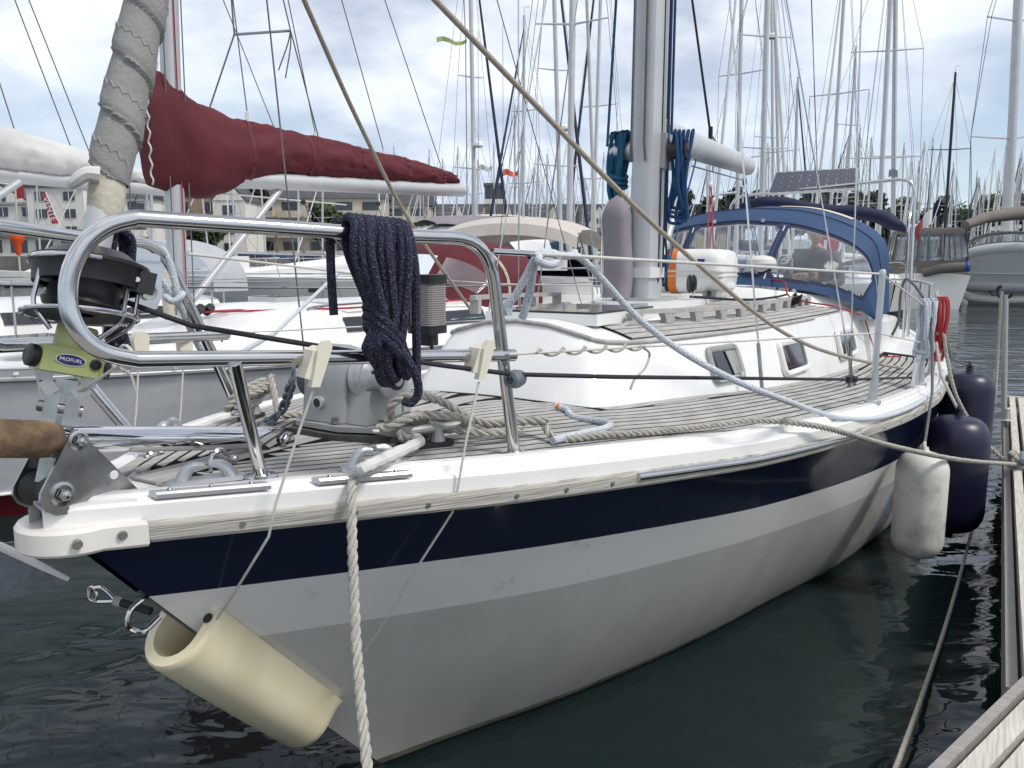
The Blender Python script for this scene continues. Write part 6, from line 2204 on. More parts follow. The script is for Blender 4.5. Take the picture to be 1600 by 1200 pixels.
MID = [
    # bow point, mast foot, mast top, mast radius, spreaders, furl material, hull, extras
    ((0.150, 27.000, 1.319), (-1.354, 30.000, 1.635), (-1.491, 30.000, 14.187), .075, ((.30, .75), (.55, .5)), 'canvas_navy', 'yacht with tall bare mast and navy furled jib, left of the beige bimini', dict(boom=(4, 'canvas_navy', .8))),
    ((-1.282, 30.500, 1.296), (0.458, 34.000, 1.604), (0.489, 34.000, 11.682), .065, ((.36, .75), (.64, .6)), 'canvas_navy', 'yacht whose masthead with wind vane ends just below the picture top', dict(boom=(4, 'canvas_white', .8))),
    ((2.578, 25.000, 1.360), (1.729, 28.000, 1.651), (1.287, 28.000, 13.366), .072, ((.31, .8), (.57, .6)), 'canvas_navy', 'yacht with white radome halfway up its mast, behind the beige bimini', dict(boom=(4, 'canvas_blue', .8))),
    ((1.785, 30.000, 1.305), (3.266, 33.000, 1.612), (3.499, 33.000, 15.418), .068, ((.27, .8), (.47, .8)), 'canvas_navy', 'yacht with mast leaning right, just left of the main mast', dict(boom=(4, None, .8))),
    ((6.290, 26.000, 1.381), (7.760, 28.000, 1.651), (7.516, 28.000, 13.366), .07, ((.33, .8), (.56, .8)), 'canvas_white', 'yacht with mast and wide spreaders just right of the boom end', dict(boom=(4, 'canvas_navy', .8))),
    ((8.376, 24.000, 1.418), (7.988, 26.000, 1.666), (7.770, 26.000, 12.544), .085, ((.36, .9), (.66, .9)), 'canvas_white', 'yacht with thick mast left of the solar panel', dict()),
    ((13.493, 37.000, 1.290), (12.955, 40.000, 1.557), (12.054, 40.000, 17.465), .07, ((.4, .9),), None, 'yacht with slim upright mast directly behind the left end of the solar panel', dict()),
    ((10.243, 34.000, 1.337), (12.305, 37.000, 1.580), (11.232, 37.000, 16.295), .075, ((.36, .9),), 'canvas_white', 'yacht with a radar dome on its mast above the solar panel', dict()),
    ((13.557, 36.000, 1.306), (13.496, 39.000, 1.565), (13.329, 39.000, 10.419), .07, ((.5, .8),), 'canvas_navy', 'yacht with shorter mast and dark furled jib above the solar panel', dict()),
    ((10.943, 30.000, 1.353), (12.467, 32.000, 1.619), (12.524, 32.000, 14.346), .065, ((.53, 1.1), (.3, .9)), 'canvas_white', 'yacht with raked mast behind the right half of the solar panel', dict()),
    ((15.983, 36.000, 1.306), (15.497, 38.000, 1.573), (15.545, 38.000, 11.525), .06, ((.66, .6), (.36, .5)), None, 'yacht with raked mast ending below the clouds, right of the solar panel', dict()),
    ((12.846, 27.000, 1.404), (13.541, 30.000, 1.635), (13.326, 30.000, 14.187), .085, ((.33, 1.3), (.62, 1.2)), None, 'yacht with raked mast and two wide spreaders right of the sprayhood', dict()),
    ((16.748, 33.000, 1.301), (16.962, 36.000, 1.588), (16.044, 36.000, 16.650), .10, ((.33, .9),), None, 'yacht with pale upright mast carrying a small flag', dict()),
    ((21.643, 39.000, 1.259), (22.349, 42.000, 1.541), (22.235, 42.000, 11.291), .07, ((.62, 1.0),), None, 'yacht with black carbon mast left of the grey dinghy', dict(mast_m='black_plastic')),
    ((-19.943, 43.000, 1.196), (-20.471, 46.000, 1.510), (-20.079, 46.000, 8.897), .08, ((.5, .8),), None, 'yacht with short mast seen between the furled genoa and the red sail cover', dict()),
]
midT = []
for bow, foot, top, r, spr, fm_, lab, ex in MID:
    Fm, ms_ = frame_from(bow, foot, 3.8)
    ms_ = max(ms_, 2.6)
    ex = dict(ex)
    T_, _ = make_yacht(Fm, max(ms_ * 2.7, 8.5), 3.1, 1.05, lab, ms_, top, mast_r=r, furl=bool(fm_), furl_m=fm_ or 'canvas_white', furl_r=.055, spreads=spr, hood=(max(ms_ * 2.7, 8.5) * .62, random.choice(['canvas_blue', 'canvas_navy', 'canvas_beige'])), group='yachts with tall masts across the basin', mast_base=Vector((foot[0], foot[1], 1.4)), wins=2, **ex)
    midT.append((T_, Fm, foot, top))
def dome(T_, p, r):
    add('radome', MB().lathe([(r * .8, 0), (r, .04), (r, .12), (r * .8, .18), (0, .2)], Vector(p), (0, 0, 1), 16), 'gelcoat', T_)
dome(midT[2][0], (1.738, 27.800, 6.241), .24)
dome(midT[0][0], (-1.223, 29.800, 5.976), .2)
dome(midT[7][0], (11.373, 36.800, 11.539), .26)
add('small_flag', MB().grid([[Vector((16.390, 35.800, 5.535)) + Vector((x, 0, z + .05 * math.sin(x * 9))) for x in (0, .1, .2, .3, .4)] for z in (0, .3)]), 'galv', midT[12][0])

# --- yacht with the beige bimini, stern towards us
C = Frame(2.6, 24.5, 196)
TC, ic = make_yacht(C, 11.0, 3.7, 1.15, 'white yacht with a broad beige bimini over its cockpit', 4.2, C(4.0, 0, 15), mast_r=.08, furl=True, stripe='canvas_navy', boom=(4.0, None, 1.0), hood=(6.4, 'canvas_navy'), spreads=((.45, .9),), name='neighbour_yacht')
rows = []
for v_, (s_, dz) in enumerate(((7.2, -.26), (7.25, -.05), (7.7, .10), (8.6, .14), (9.5, .10), (9.95, -.04), (10.0, -.25))):
    rows.append([C(s_, 1.55 * math.sin(a) * (1 if 0 < v_ < 6 else 1.0), 2.62 + dz + .26 * (math.cos(a) - 1) / (1 - math.cos(R(62)))) for a in [R(-62 + 124 * k / 20) for k in range(21)]])
# scale width so it spans about three metres
bim = add('bimini', MB().grid(rows), 'canvas_beige', TC, sharp=50)
for s_ in (7.4, 8.6, 9.8):
    for sd in (1, -1):
        add('bimini_bow', MB().tube([C(8.5 + (s_ - 8.5) * .3, sd * 1.5, 1.25), C(s_, sd * 1.36, 2.40)], .014, 6), 'steel', bim)
add('engine_cover', MB().box(C(9.9, -.9, 1.9), (.25, .5, .35), C.ax), 'canvas_white', TC)

# --- motor cruiser
MC = Frame(-8.6, 20.5, 62)
TM = thing('motor_cruiser', MC(5, 0, 0), 'white motor cruiser with raked windscreen and grey hull seen under the pulpit rail', 'motor boat')
rows = []
hb_ = lambda t: 1.75 * interp(t, [0, .05, .2, .5, 1], [.03, .3, .75, 1.0, .95])
for q, m_ in ((0, 0), (.3, 0), (.62, 0), (.65, 0), (.95, 0), (1.0, 0)):
    rows.append([MC(t * 11 + (1 - q) * 1.6 * (1 - t), hb_(t) * (.72 + .28 * q), q * (1.55 - .25 * t)) for t in [k / 20 for k in range(21)]])
mb = MB()
mb.grid(rows, flip=True)
mb.grid([[MC.o + (p - MC.o) - MC.n * 2 * (p - MC.o).dot(MC.n) for p in r_] for r_ in rows])
nf = len(mb.f) // 2
for i in range(len(mb.f)):
    mb.m[i] = [0, 0, 0, 1, 1][(i % nf) // 20]
add('hull', mb, ['hull_pale_grey', 'gelcoat'], TM, sharp=40)
prof = [(.3, 1.5, .25), (2.2, 1.74, .95), (4.0, 1.95, 1.3), (5.0, 2.1, 1.36), (5.2, 2.12, 1.36), (7.0, 2.86, 1.05), (8.6, 2.95, 1.1), (10.4, 2.7, 1.15), (10.8, 1.5, 1.2)]
rows = [[MC(s_, w * k, lerp(1.42, z, hh)) for k, hh in ((1.12, 0), (1.0, .8), (.8, 1.0), (0, 1.06), (-.8, 1.0), (-1.0, .8), (-1.12, 0))] for s_, z, w in prof]
add('superstructure', MB().grid(rows), 'gelcoat', TM, sharp=30)
rows = [[MC(lerp(5.15, 6.9, t) - .03, w * lerp(1.33, 1.03, t), lerp(2.15, 2.85, t) + .03 * (1 - w * w)) for w in (-.95, -.5, 0, .5, .95)] for t in (.06, .94)]
add('windscreen', MB().grid(rows), 'dark_glass', TM, flat=True)
for k in (-.5, .02, .5):
    add('screen_pillar', MB().bar(MC(5.15, 1.34 * k, 2.2), MC(6.9, 1.05 * k, 2.92), .10, .05), 'gelcoat', TM)
for sd in (1, -1):
    q = [MC(5.5, sd * 1.36, 2.15), MC(7.1, sd * 1.13, 2.72), MC(8.7, sd * 1.17, 2.78), MC(9.2, sd * 1.30, 2.2)]
    add('side_window', MB().add(q, [[0, 1, 2, 3]]), 'dark_glass', TM, flat=True)
    add('porthole', MB().prism([MC(5.0 + x, sd * 1.715, 1.12 + z) for x, z in rrect(.36, .13, .06, 4)], MC.n * .02 * sd), 'dark_glass', TM)
    add('porthole', MB().prism([MC(3.2 + x, sd * 1.52, 1.16 + z) for x, z in rrect(.36, .10, .05, 4)], MC.n * .03 * sd), 'dark_glass', TM)
    rail = [MC(s_, sd * (hb_(s_ / 11) - .1), 1.55 - .02 * s_ + .6) for s_ in (.2, 2, 4, 6, 8)]
    add('bow_rail', MB().tube(rail, .016, 6), 'steel', TM)
    for s_ in (1, 2.4, 3.8, 5.2, 6.6, 8):
        add('rail_post', MB().tube([MC(s_, sd * (hb_(s_ / 11) - .1), 1.5 - .02 * s_), MC(s_ - .15, sd * (hb_(s_ / 11) - .1), 2.15 - .02 * s_)], .012, 6), 'steel', TM)
rows = [[MC(lerp(6.8, 9.8, t), 1.0 * math.cos(a), 2.93 + .33 * math.sin(a) * (1 - (2 * t - 1) ** 4 * .6) + .04 * noise.noise(Vector((t * 5, a, 0)))) for a in [math.pi * k / 12 for k in range(13)]] for t in [k / 10 for k in range(11)]]
add('tonneau_cover', MB().grid(rows), 'canvas_mauve', TM, sharp=60)

# --- second cruiser with cream bridge top and blue trimmed launch behind
MC2 = Frame(-6.5, 38, 70)
T2 = thing('motor_cruiser', MC2(4, 0, 0), 'cream flybridge cruiser with curved hardtop, behind the navy coil', 'motor boat')
rows = [[MC2(t * 10, 1.6 * math.sin(math.pi * (.08 + .55 * t)) * k, z) for k, z in ((.8, 0), (1, 1.4), (.9, 1.6), (.75, 2.5), (0, 2.6), (-.75, 2.5), (-.9, 1.6), (-1, 1.4), (-.8, 0))] for t in [k / 12 for k in range(13)]]
add('hull', MB().grid(rows), 'gelcoat_cream', T2, sharp=35)
rows = [[MC2(lerp(3.2, 8.6, t), 1.5 * k, 3.95 + .25 * math.sin(math.pi * t) - .15 * abs(k) ** 3 - (.3 if t < .05 else 0)) for k in (-1, -.7, 0, .7, 1)] for t in [k / 10 for k in range(11)]]
add('hardtop', MB().grid(rows), 'canvas_cream', T2, sharp=60)
for s_ in (3.5, 8.2):
    for sd in (1, -1):
        add('hardtop_post', MB().tube([MC2(s_ + .4, sd * 1.3, 2.4), MC2(s_, sd * 1.4, 3.95)], .03, 6), 'steel', T2)
for k in range(4):
    add('cabin_window', MB().box(MC2(3 + 1.3 * k, 1.25, 2.1), (1.0, .06, .5), MC2.ax), 'dark_glass', T2)
LB = Frame(-16, 36, 75)
T3 = thing('open_launch', LB(3, 0, 0), 'white launch with bright blue side stripe below the pulpit rail', 'motor boat')
rows = [[LB(t * 7 + .8 * (1 - q) * (1 - t), 1.2 * interp(t, [0, .1, .4, 1], [.02, .45, 1, .9]) * k * (.75 + .25 * q), q * 1.5) for k, q in ((1, 0), (1, .55), (1, .62), (1, .88), (1, 1), (.7, 1.02), (-.7, 1.02), (-1, 1), (-1, .88), (-1, .62), (-1, .55), (-1, 0))] for t in [k / 10 for k in range(11)]]
mb = MB().grid(rows)
for i in range(len(mb.f)):
    mb.m[i] = 1 if (i % 11) in (2, 8) else 0
add('hull', mb, ['gelcoat', 'blue_trim'], T3, sharp=35)
add('console', MB().box(LB(3.6, 0, 1.8), (1.0, .9, .7), LB.ax), 'gelcoat', T3)

# --- right side: motor boat with brown canopy
RB = Frame(19.9, 41.0, 200)
TR_ = thing('motor_boat', RB(4, 0, 0), 'white motor boat enclosed by a brown canopy with clear windows', 'motor boat')
rows = [[RB(t * 9 + 1.2 * (1 - q) * (1 - t), 1.55 * interp(t, [0, .1, .4, 1], [.02, .5, 1, .95]) * k * (.78 + .22 * q), q * 1.35) for k, q in ((1, 0), (1, .6), (1, 1), (.6, 1.06), (-.6, 1.06), (-1, 1), (-1, .6), (-1, 0))] for t in [k / 12 for k in range(13)]]
mb = MB().grid(rows)
mb.add(rows[-1], [list(range(8))])
add('hull', mb, 'hull_white', TR_, sharp=35)
cz0, cz1 = 1.35, 3.25
can = [(4.6, 1.30), (8.7, 1.38)]
mb = MB()
ringc = lambda z, k: [RB(4.7 + (1 - k) * .8, 1.35 * k, z), RB(8.8 - (1 - k) * .6, 1.38 * k, z), RB(8.8 - (1 - k) * .6, -1.38 * k, z), RB(4.7 + (1 - k) * .8, -1.35 * k, z)]
mb.grid([ringc(cz0, 1.0), ringc(1.95, 1.0)], cv=True)
mb.grid([ringc(3.0, .90), ringc(3.15, .88), ringc(cz1, .80)], cv=True)
mb.add(ringc(cz1, .80), [[0, 1, 2, 3]])
cano = add('canopy', mb, 'canvas_brown', TR_, sharp=30)
lo, hi = ringc(1.95, 1.0), ringc(3.0, .90)
for i in range(4):
    n_ = 3
    for j in range(n_):
        a0, a1 = j / n_ + .03, (j + 1) / n_ - .03
        j2 = (i + 1) % 4
        add('canopy_window', MB().add([lo[i].lerp(lo[j2], a0), lo[i].lerp(lo[j2], a1), hi[i].lerp(hi[j2], a1), hi[i].lerp(hi[j2], a0)], [[0, 1, 2, 3]]), 'vinyl_dark', cano, flat=True)
    for j in range(n_ + 1):
        t = j / n_
        add('canopy_strip', MB().bar(lo[i].lerp(lo[(i + 1) % 4], t), hi[i].lerp(hi[(i + 1) % 4], t), .13, .03), 'canvas_brown', cano)
dome(TR_, RB(6.6, .3, 3.3), .42)
bd_ = add('davit_bundle', MB().tube([RB(9.0, .2, 1.45), RB(9.3, -.3, 1.62), RB(9.5, -1.2, 1.7)], [.17, .2, .19], 12), 'canvas_brown', TR_)
add('bundle_end', MB().lathe([(.20, 0), (.205, .08), (.15, .14), (0, .15)], RB(9.5, -1.2, 1.7), (RB(9.5, -1.2, 1.7) - RB(9.3, -.3, 1.62)), 14), 'blue_trim', TR_)
fl0 = Vector((16.741, 33.000, 3.407))
fstaff = add('flag_staff', MB().tube([fl0 - Vector((.05, 0, 1.2)), fl0 + Vector((.55, 0, 1.0))], .02, 6), 'white_paint', TR_)
for i, m_ in enumerate(('canvas_navy', 'white_paint', 'rope_red')):
    mb = MB().grid([[fl0 + Vector((.52 - .3 * (i + x), 0, .98 - .34 * (i + x) ** 1.15 * .9 - .62 * z + .05 * math.sin(5 * (i + x)))) + Vector((0, .08 * math.sin(4 * (i + x)), 0)) for x in (0, .33, .66, 1)] for z in (0, .5, 1)])
    add('flag_stripe', mb, m_, TR_, label=None)

# --- right side: cruising yacht with grey dinghy on its stern
DB = Frame(29.2, 46.2, 215)
TD = thing('cruising_yacht', DB(6, 0, 0), 'white cruising yacht carrying a grey dinghy across its stern, far right', 'sailing yacht')
rows = []
for t, w in ((0, .1), (.2, 1.2), (.5, 2.0), (.8, 2.1), (1.0, 1.95)):
    rows.append([DB(t * 13 + (1 - q) * 1.0 * (-1 if t > .9 else 1) * (.6 if t > .9 else 1 - t), w * k * (.72 + .28 * q), q * 1.5) for k, q in ((1, 0), (1, .4), (1, 1), (.5, 1.05), (-.5, 1.05), (-1, 1), (-1, .4), (-1, 0))])
mb = MB().grid(rows)
mb.add(rows[-1], [list(range(8))])
add('hull', mb, 'hull_pale_grey', TD, sharp=40)
# scooped white transom lip
lip = spline([DB(13.05, 2.0, 1.35), DB(13.3, 1.85, .75), DB(13.45, 1.3, .36), DB(13.5, 0, .25), DB(13.45, -1.3, .36), DB(13.3, -1.85, .75), DB(13.05, -2.0, 1.35)], 6)
add('transom_lip', MB().tube(lip, .17, 10), 'gelcoat', TD)
# the dinghy, stood on edge against the stern with its bottom facing aft
dg_ = thing('inflatable_dinghy', DB(13.6, 0, .6), 'grey inflatable dinghy slung on the stern of the yacht at far right', 'dinghy')
outl = [(1.75, -.45), (1.75, .35), (1.35, .75), (.6, .95), (-.4, 1.0), (-1.4, .85), (-1.9, .5), (-1.9, -.5)]
tubep = spline([DB(13.75, x, 1.42 + z) for x, z in outl], 6, closed=True)
add('buoyancy_tube', MB().tube(tubep, .30, 14, closed=True), 'grey_tube', dg_, sharp=60)
mb = MB().prism([DB(13.98 + .08 * math.cos(x), x * .94, 1.42 + z * .86) for x, z in outl], DB.d * .04)
add('dinghy_floor', mb, 'grey_tube', dg_, sharp=40)
add('keel_strip', MB().bar(DB(14.08, 1.6, 1.42), DB(14.08, -1.7, 1.38), .05, .03), 'hull_pale_grey', dg_)
for x, z in ((1.25, .3), (1.25, -.3)):
    add('valve', MB().lathe([(0, .02), (.06, .02), (.07, 0)], DB(14.06, x, 1.42 + z), DB.d, 14), 'alu_grey', dg_)
add('tow_ring', MB().tube([DB(14.12, .3 + .16 * math.cos(a), .62 + .16 * math.sin(a)) for a in [R(-200 + 220 * k / 12) for k in range(13)]], .03, 8), 'black_plastic', dg_)
rows = [[DB(lerp(7.2, 10.6, t), 1.45 * k * (1 if t > .1 else .7), 1.5 + hh * interp(t, [0, .25, 1], [.1, .95, 1.15])) for k, hh in ((1.15, 0), (1.1, .3), (1.0, .95), (.5, 1.05), (-.5, 1.05), (-1.0, .95), (-1.1, .3), (-1.15, 0))] for t in [k / 8 for k in range(9)]]
add('deck_saloon', MB().grid(rows), 'gelcoat', TD, sharp=40)
for sd in (1, -1):
    for k in range(3):
        add('cabin_window', MB().box(DB(8.2 + k * .95, sd * 1.53, 2.1), (.8, .04, .45), DB.ax), 'dark_glass', TD)
mb = MB().tube([Vector((25.103, 41.000, 0.420)), Vector((24.262, 41.000, 18.703))], .21, 14)
msd = add('mast', mb, 'alu_mast', TD)
sp1 = [(22.497, 40.600, 7.981), (24.790, 41.000, 7.919), (26.851, 41.400, 8.348)]
sp2 = [(22.817, 40.600, 13.529), (24.550, 41.000, 13.438), (26.611, 41.400, 13.817)]
for q in (sp1, sp2):
    add('spreader', MB().tube([Vector(p) for p in q], .045, 6), 'alu_mast', msd)
for k in (0, 1):
    add('shroud', MB().tube([Vector((22.489, 40.000, 1.557)) + Vector((.3 * k, 0, 0)), Vector(sp1[0]), Vector(sp2[0]) + Vector((.2 * k, 0, 0)), Vector((24.262, 41.000, 18.703))], .016, 5), 'rope_grey', TD)
bm_ = [Vector((17.240, 31.000, 3.266)), Vector((18.574, 32.000, 3.607)), Vector((20.176, 33.000, 3.814)), Vector((22.376, 34.000, 3.977))]
add('boom_cover', MB().tube(bm_, [.16, .22, .27, .28], 14), 'canvas_brown', TD)
rows = [[DB(lerp(10.0, 12.6, t), 1.65 * math.cos(a), 2.35 + .85 * math.sin(a) ** .6 * interp(t, [0, .2, 1], [.55, 1, 1])) for a in [math.pi * k / 14 for k in range(15)]] for t in (0, .2, .6, 1)]
hdn = add('cockpit_tent', MB().grid(rows), 'vinyl_dark', TD, sharp=60)
for t in (0, 1, 2, 3):
    add('tent_frame', MB().tube(rows[t], .04, 6), 'canvas_brown', hdn)
fnd = DB(13.2, 2.35, .95)
add('fender', MB().lathe([(0, -.5), (.16, -.42), (.24, -.2), (.24, .2), (.16, .42), (0, .5)], fnd, (DB.k + DB.n * .7).normalized(), 16), 'fender_white', None, 'white fender hung at the corner of the far yacht with the grey dinghy', 'fender')
# white cabin cruiser between
WB = Frame(22.5, 58, 215)
TW = thing('motor_boat', WB(4, 0, 0), 'white cabin boat with rounded roof behind the grey dinghy', 'motor boat')
rows = [[WB(t * 9, 1.8 * interp(t, [0, .2, 1], [.1, .8, 1]) * k, z) for k, z in ((.8, 0), (1, 1.5), (.95, 2.3), (.85, 3.0), (.5, 3.25), (-.5, 3.25), (-.85, 3.0), (-.95, 2.3), (-1, 1.5), (-.8, 0))] for t in [k / 8 for k in range(9)]]
mb = MB().grid(rows)
mb.add(rows[-1], [list(range(10))])
add('hull', mb, 'gelcoat', TW, sharp=35)
for sd in (1, -1):
    add('side_window', MB().box(WB(5.5, sd * 1.78, 2.5), (5.2, .06, .55), WB.ax), 'dark_glass', TW)
add('stern_window', MB().box(WB(9.02, 0, 2.4), (.05, 2.9, .6), WB.ax), 'dark_glass', TW)

# --- far ranks of yachts, only their masts rise over the rest
rnd = random.Random(21)
protos = []
far_i = 0
ORD1 = 'first second third fourth fifth sixth seventh eighth ninth tenth eleventh twelfth thirteenth fourteenth fifteenth sixteenth seventeenth eighteenth nineteenth twentieth'.split()
ORDS = ORD1 + ['twenty-' + w for w in ORD1[:9]] + ['thirtieth'] + ['thirty-' + w for w in ORD1[:9]]


def far_yacht(x, y, hgt, head, lean, where):
    Fq = Frame(x, y, head)
    return make_yacht(Fq, 9.0, 3.0, 1.1, 'distant yacht, %s from left in the far rank %s' % where, 3.6, Fq(3.6 + lean, lean * .6, hgt), mast_r=.075, boom=(3.6, rnd.choice(['canvas_navy', 'canvas_white', 'canvas_blue', None]), .7), furl=rnd.random() < .7,
                      furl_m=rnd.choice(['canvas_white', 'canvas_navy', 'canvas_white']), spreads=((.5, .8),), group='yachts in the far ranks of the marina', rails=False, far=True)
for i in range(30):
    u = 575 + 430 * (i + rnd.uniform(-.3, .3)) / 30
    Y = rnd.uniform(55, 95)
    far_yacht((u - 800) / 1250 * Y, Y, rnd.uniform(9.5, 14), rnd.uniform(20, 60), rnd.uniform(-.4, .4), (ORDS[i], 'behind the beige bimini'))
for i in range(16):
    u = 1050 + 320 * (i + rnd.uniform(-.3, .3)) / 16
    Y = rnd.uniform(50, 85)
    far_yacht((u - 800) / 1250 * Y, Y, rnd.uniform(9, 13), rnd.uniform(20, 60), rnd.uniform(-.4, .4), (ORDS[i], 'behind boom and solar panel'))
for i in range(34):
    u = 1380 + 235 * (i + rnd.uniform(-.3, .3)) / 34
    Y = rnd.uniform(62, 105)
    far_yacht((u - 800) / 1250 * Y, Y, rnd.uniform(9, 13.5), rnd.uniform(20, 60), rnd.uniform(-.5, .5), (ORDS[i], 'on the right'))
for i in range(10):
    u = 0 + 520 * (i + rnd.uniform(-.3, .3)) / 10
    Y = rnd.uniform(48, 62)
    far_yacht((u - 800) / 1250 * Y, Y, rnd.uniform(8, 9.5), rnd.uniform(20, 60), rnd.uniform(-.4, .4), (ORDS[i], 'below the red sail cover'))

# ================================================================== SHORE
mat('quay_stone', (.20, .19, .18), .9, scale=.7, base2=(.10, .095, .09))
mat('wall_white', (.72, .70, .64), .85, var=.04, scale=.5)
mat('wall_cream', (.56, .51, .42), .85, var=.06, scale=.5)
mat('wall_tan', (.33, .25, .18), .85, var=.08, scale=.6)
mat('roof_slate', (.085, .088, .10), .8, var=.2, scale=1.2)
mat('win_dark', (.05, .06, .08), .15, var=.1, scale=.6)
mat('timber', (.12, .09, .075), .8)
mat('leaf_dark', (.018, .036, .014), .8, var=.25, scale=1.5)
mat('leaf_mid', (.045, .075, .022), .8, var=.25, scale=1.5)
mat('bark', (.08, .06, .045), .9)
mat('grass', (.06, .085, .03), .9, scale=.2)
mat('banner_red', (.50, .07, .06), .7)
QZ = 2.6
mb = MB().prism([(-300, 96, -1), (-45, 96, -1), (-20, 124, -1), (300, 124, -1), (300, 700, -1), (-300, 700, -1)], (0, 0, QZ + 1))
add('quay', mb, 'quay_stone', kind='structure', flat=True)
rows = [[Vector((x, y, QZ + .01 + (0 if y < 190 else 9 * (1 - math.exp(-(y - 190) / 120)) * (1 + .4 * math.sin(x * .01))))) for x in range(-600, 640, 60)] for y in (128, 190, 230, 290, 380, 520, 690)]
add('hill', MB().grid(rows, flip=True), 'grass', kind='structure')


def house(cx, cy, w, d, h, rot, label, roof='gable', wall='wall_white', floors=2, cols=3, balcony=False, roofh=3.0, gables=0, timber=False, group=None, cat='house', base=QZ):
    a = R(rot)
    X, Y_, K = Vector((math.cos(a), math.sin(a), 0)), Vector((-math.sin(a), math.cos(a), 0)), Vector((0, 0, 1))
    c = Vector((cx, cy, base))
    P = lambda x, y, z: c + X * x + Y_ * y + K * z
    T = thing('waterfront_house' if cat == 'house' else 'apartment_block', c, label, cat, group)
    add('wall', MB().prism([P(-w / 2, 0, 0), P(w / 2, 0, 0), P(w / 2, d, 0), P(-w / 2, d, 0)], K * h), wall, T, flat=True)
    if roof == 'gable':
        o = .4
        mb = MB().prism([P(-w / 2 - o, -o, h), P(-w / 2 - o, d + o, h), P(-w / 2 - o, d / 2, h + roofh)], X * (w + 2 * o))
        rf = add('roof', mb, 'roof_slate', T, flat=True)
    elif roof == 'front':
        mb = MB().prism([P(-w / 2 - .3, -.05, h), P(w / 2 + .3, -.05, h), P(0, -.05, h + roofh)], Y_ * d)
        rf = add('roof', mb, 'roof_slate', T, flat=True)
        add('gable_wall', MB().prism([P(-w / 2 + .05, -.12, h), P(w / 2 - .05, -.12, h), P(0, -.12, h + roofh - .35)], Y_ * .05), wall, T, flat=True)
    else:
        rf = add('roof', MB().prism([P(-w / 2 - .3, -.3, h), P(w / 2 + .3, -.3, h), P(w / 2 + .3, d, h), P(-w / 2 - .3, d, h)], K * .5), 'roof_slate', T, flat=True)
    for g in range(gables):
        gx = -w / 2 + w * (g + .5) / gables
        gw = w / gables * .52
        gb = P(gx, -.25, h - .2)
        add('gable_roof', MB().prism([gb - X * (gw / 2 + .3) + K * .0, gb + X * (gw / 2 + .3) + K * .0, gb + K * (roofh * .95)], Y_ * (d * .5)), 'roof_slate', T, flat=True)
        add('gable_wall', MB().prism([gb - X * (gw / 2) - Y_ * .08, gb + X * (gw / 2) - Y_ * .08, gb - Y_ * .08 + K * (roofh * .95 - .35)], Y_ * .05), wall, T, flat=True)
        for sx in (-.45, .45):
            add('window', MB().box(gb + X * sx - Y_ * .12 + K * (roofh * .3), (.55, .08, .95), (X, Y_, K)), 'win_dark', T)
        if timber:
            for sx in (-.25, .25):
                add('timber_post', MB().bar(gb + X * (gw * sx) - Y_ * .13, gb + X * (gw * sx) - Y_ * .13 + K * roofh * .45, .12, .05), 'timber', T)
            add('timber_beam', MB().bar(gb - X * gw * .5 - Y_ * .13, gb + X * gw * .5 - Y_ * .13, .05, .14), 'timber', T)
    for fl in range(floors):
        z = h / floors * fl + h / floors * .5
        for i in range(cols):
            x = -w / 2 + w * (i + .5) / cols
            ww = w / cols * (.62 if balcony else .38)
            wn_ = add('window', MB().box(P(x, -.04, z), (ww, .12, h / floors * (.62 if balcony else .5)), (X, Y_, K)), 'win_dark', T)
            if not balcony:
                add('window_frame', MB().box(P(x, -.10, z), (.07, .06, h / floors * .5), (X, Y_, K)), 'white_paint', wn_)
            if balcony:
                add('balcony', MB().box(P(x, -.75, z - h / floors * .32), (w / cols * .86, 1.4, h / floors * .34), (X, Y_, K)), wall, T)
    return T


# far left white apartments
house(-66, 106, 16, 12, 6.9, -4, 'white apartment house with slate roof and gable dormer at far left', wall='wall_white', floors=3, cols=5, gables=1, roofh=2.8, cat='apartment block')
house(-57.5, 103, 7.5, 9, 8.6, -4, 'white flat-fronted block with small windows left of the furled genoa', roof='flat', wall='wall_white', floors=4, cols=2, cat='apartment block')
house(-49.5, 104, 7, 9, 7.4, -2, 'white house with balconies just behind the furled genoa', wall='wall_white', floors=3, cols=2, balcony=True, roofh=3, cat='apartment block')
house(-78, 104, 8, 9, 6.0, 0, 'white waterfront house half out of the picture at far left', wall='wall_white', floors=3, cols=2, roofh=3.5)
house(-45.5, 118, 8, 10, 8.6, 0, 'tan gabled house between the red sail cover and the genoa', roof='front', wall='wall_tan', floors=3, cols=2, roofh=3.5)
house(-39.5, 114, 4.5, 9, 7.8, 0, 'narrow white gabled house beside the tan house', roof='front', wall='wall_white', floors=3, cols=1, roofh=3.0)
# cream apartment block with balconies
house(-30.5, 128, 21, 13, 9.2, 0, 'long cream apartment block with deep balconies and slate mansard roof', wall='wall_cream', floors=3, cols=5, balcony=True, roofh=3.8, gables=0, cat='apartment block')
house(-17.0, 132, 7, 12, 8.4, 0, 'short cream block adjoining the long apartment block', wall='wall_cream', floors=3, cols=2, balcony=True, roofh=3.4, cat='apartment block')
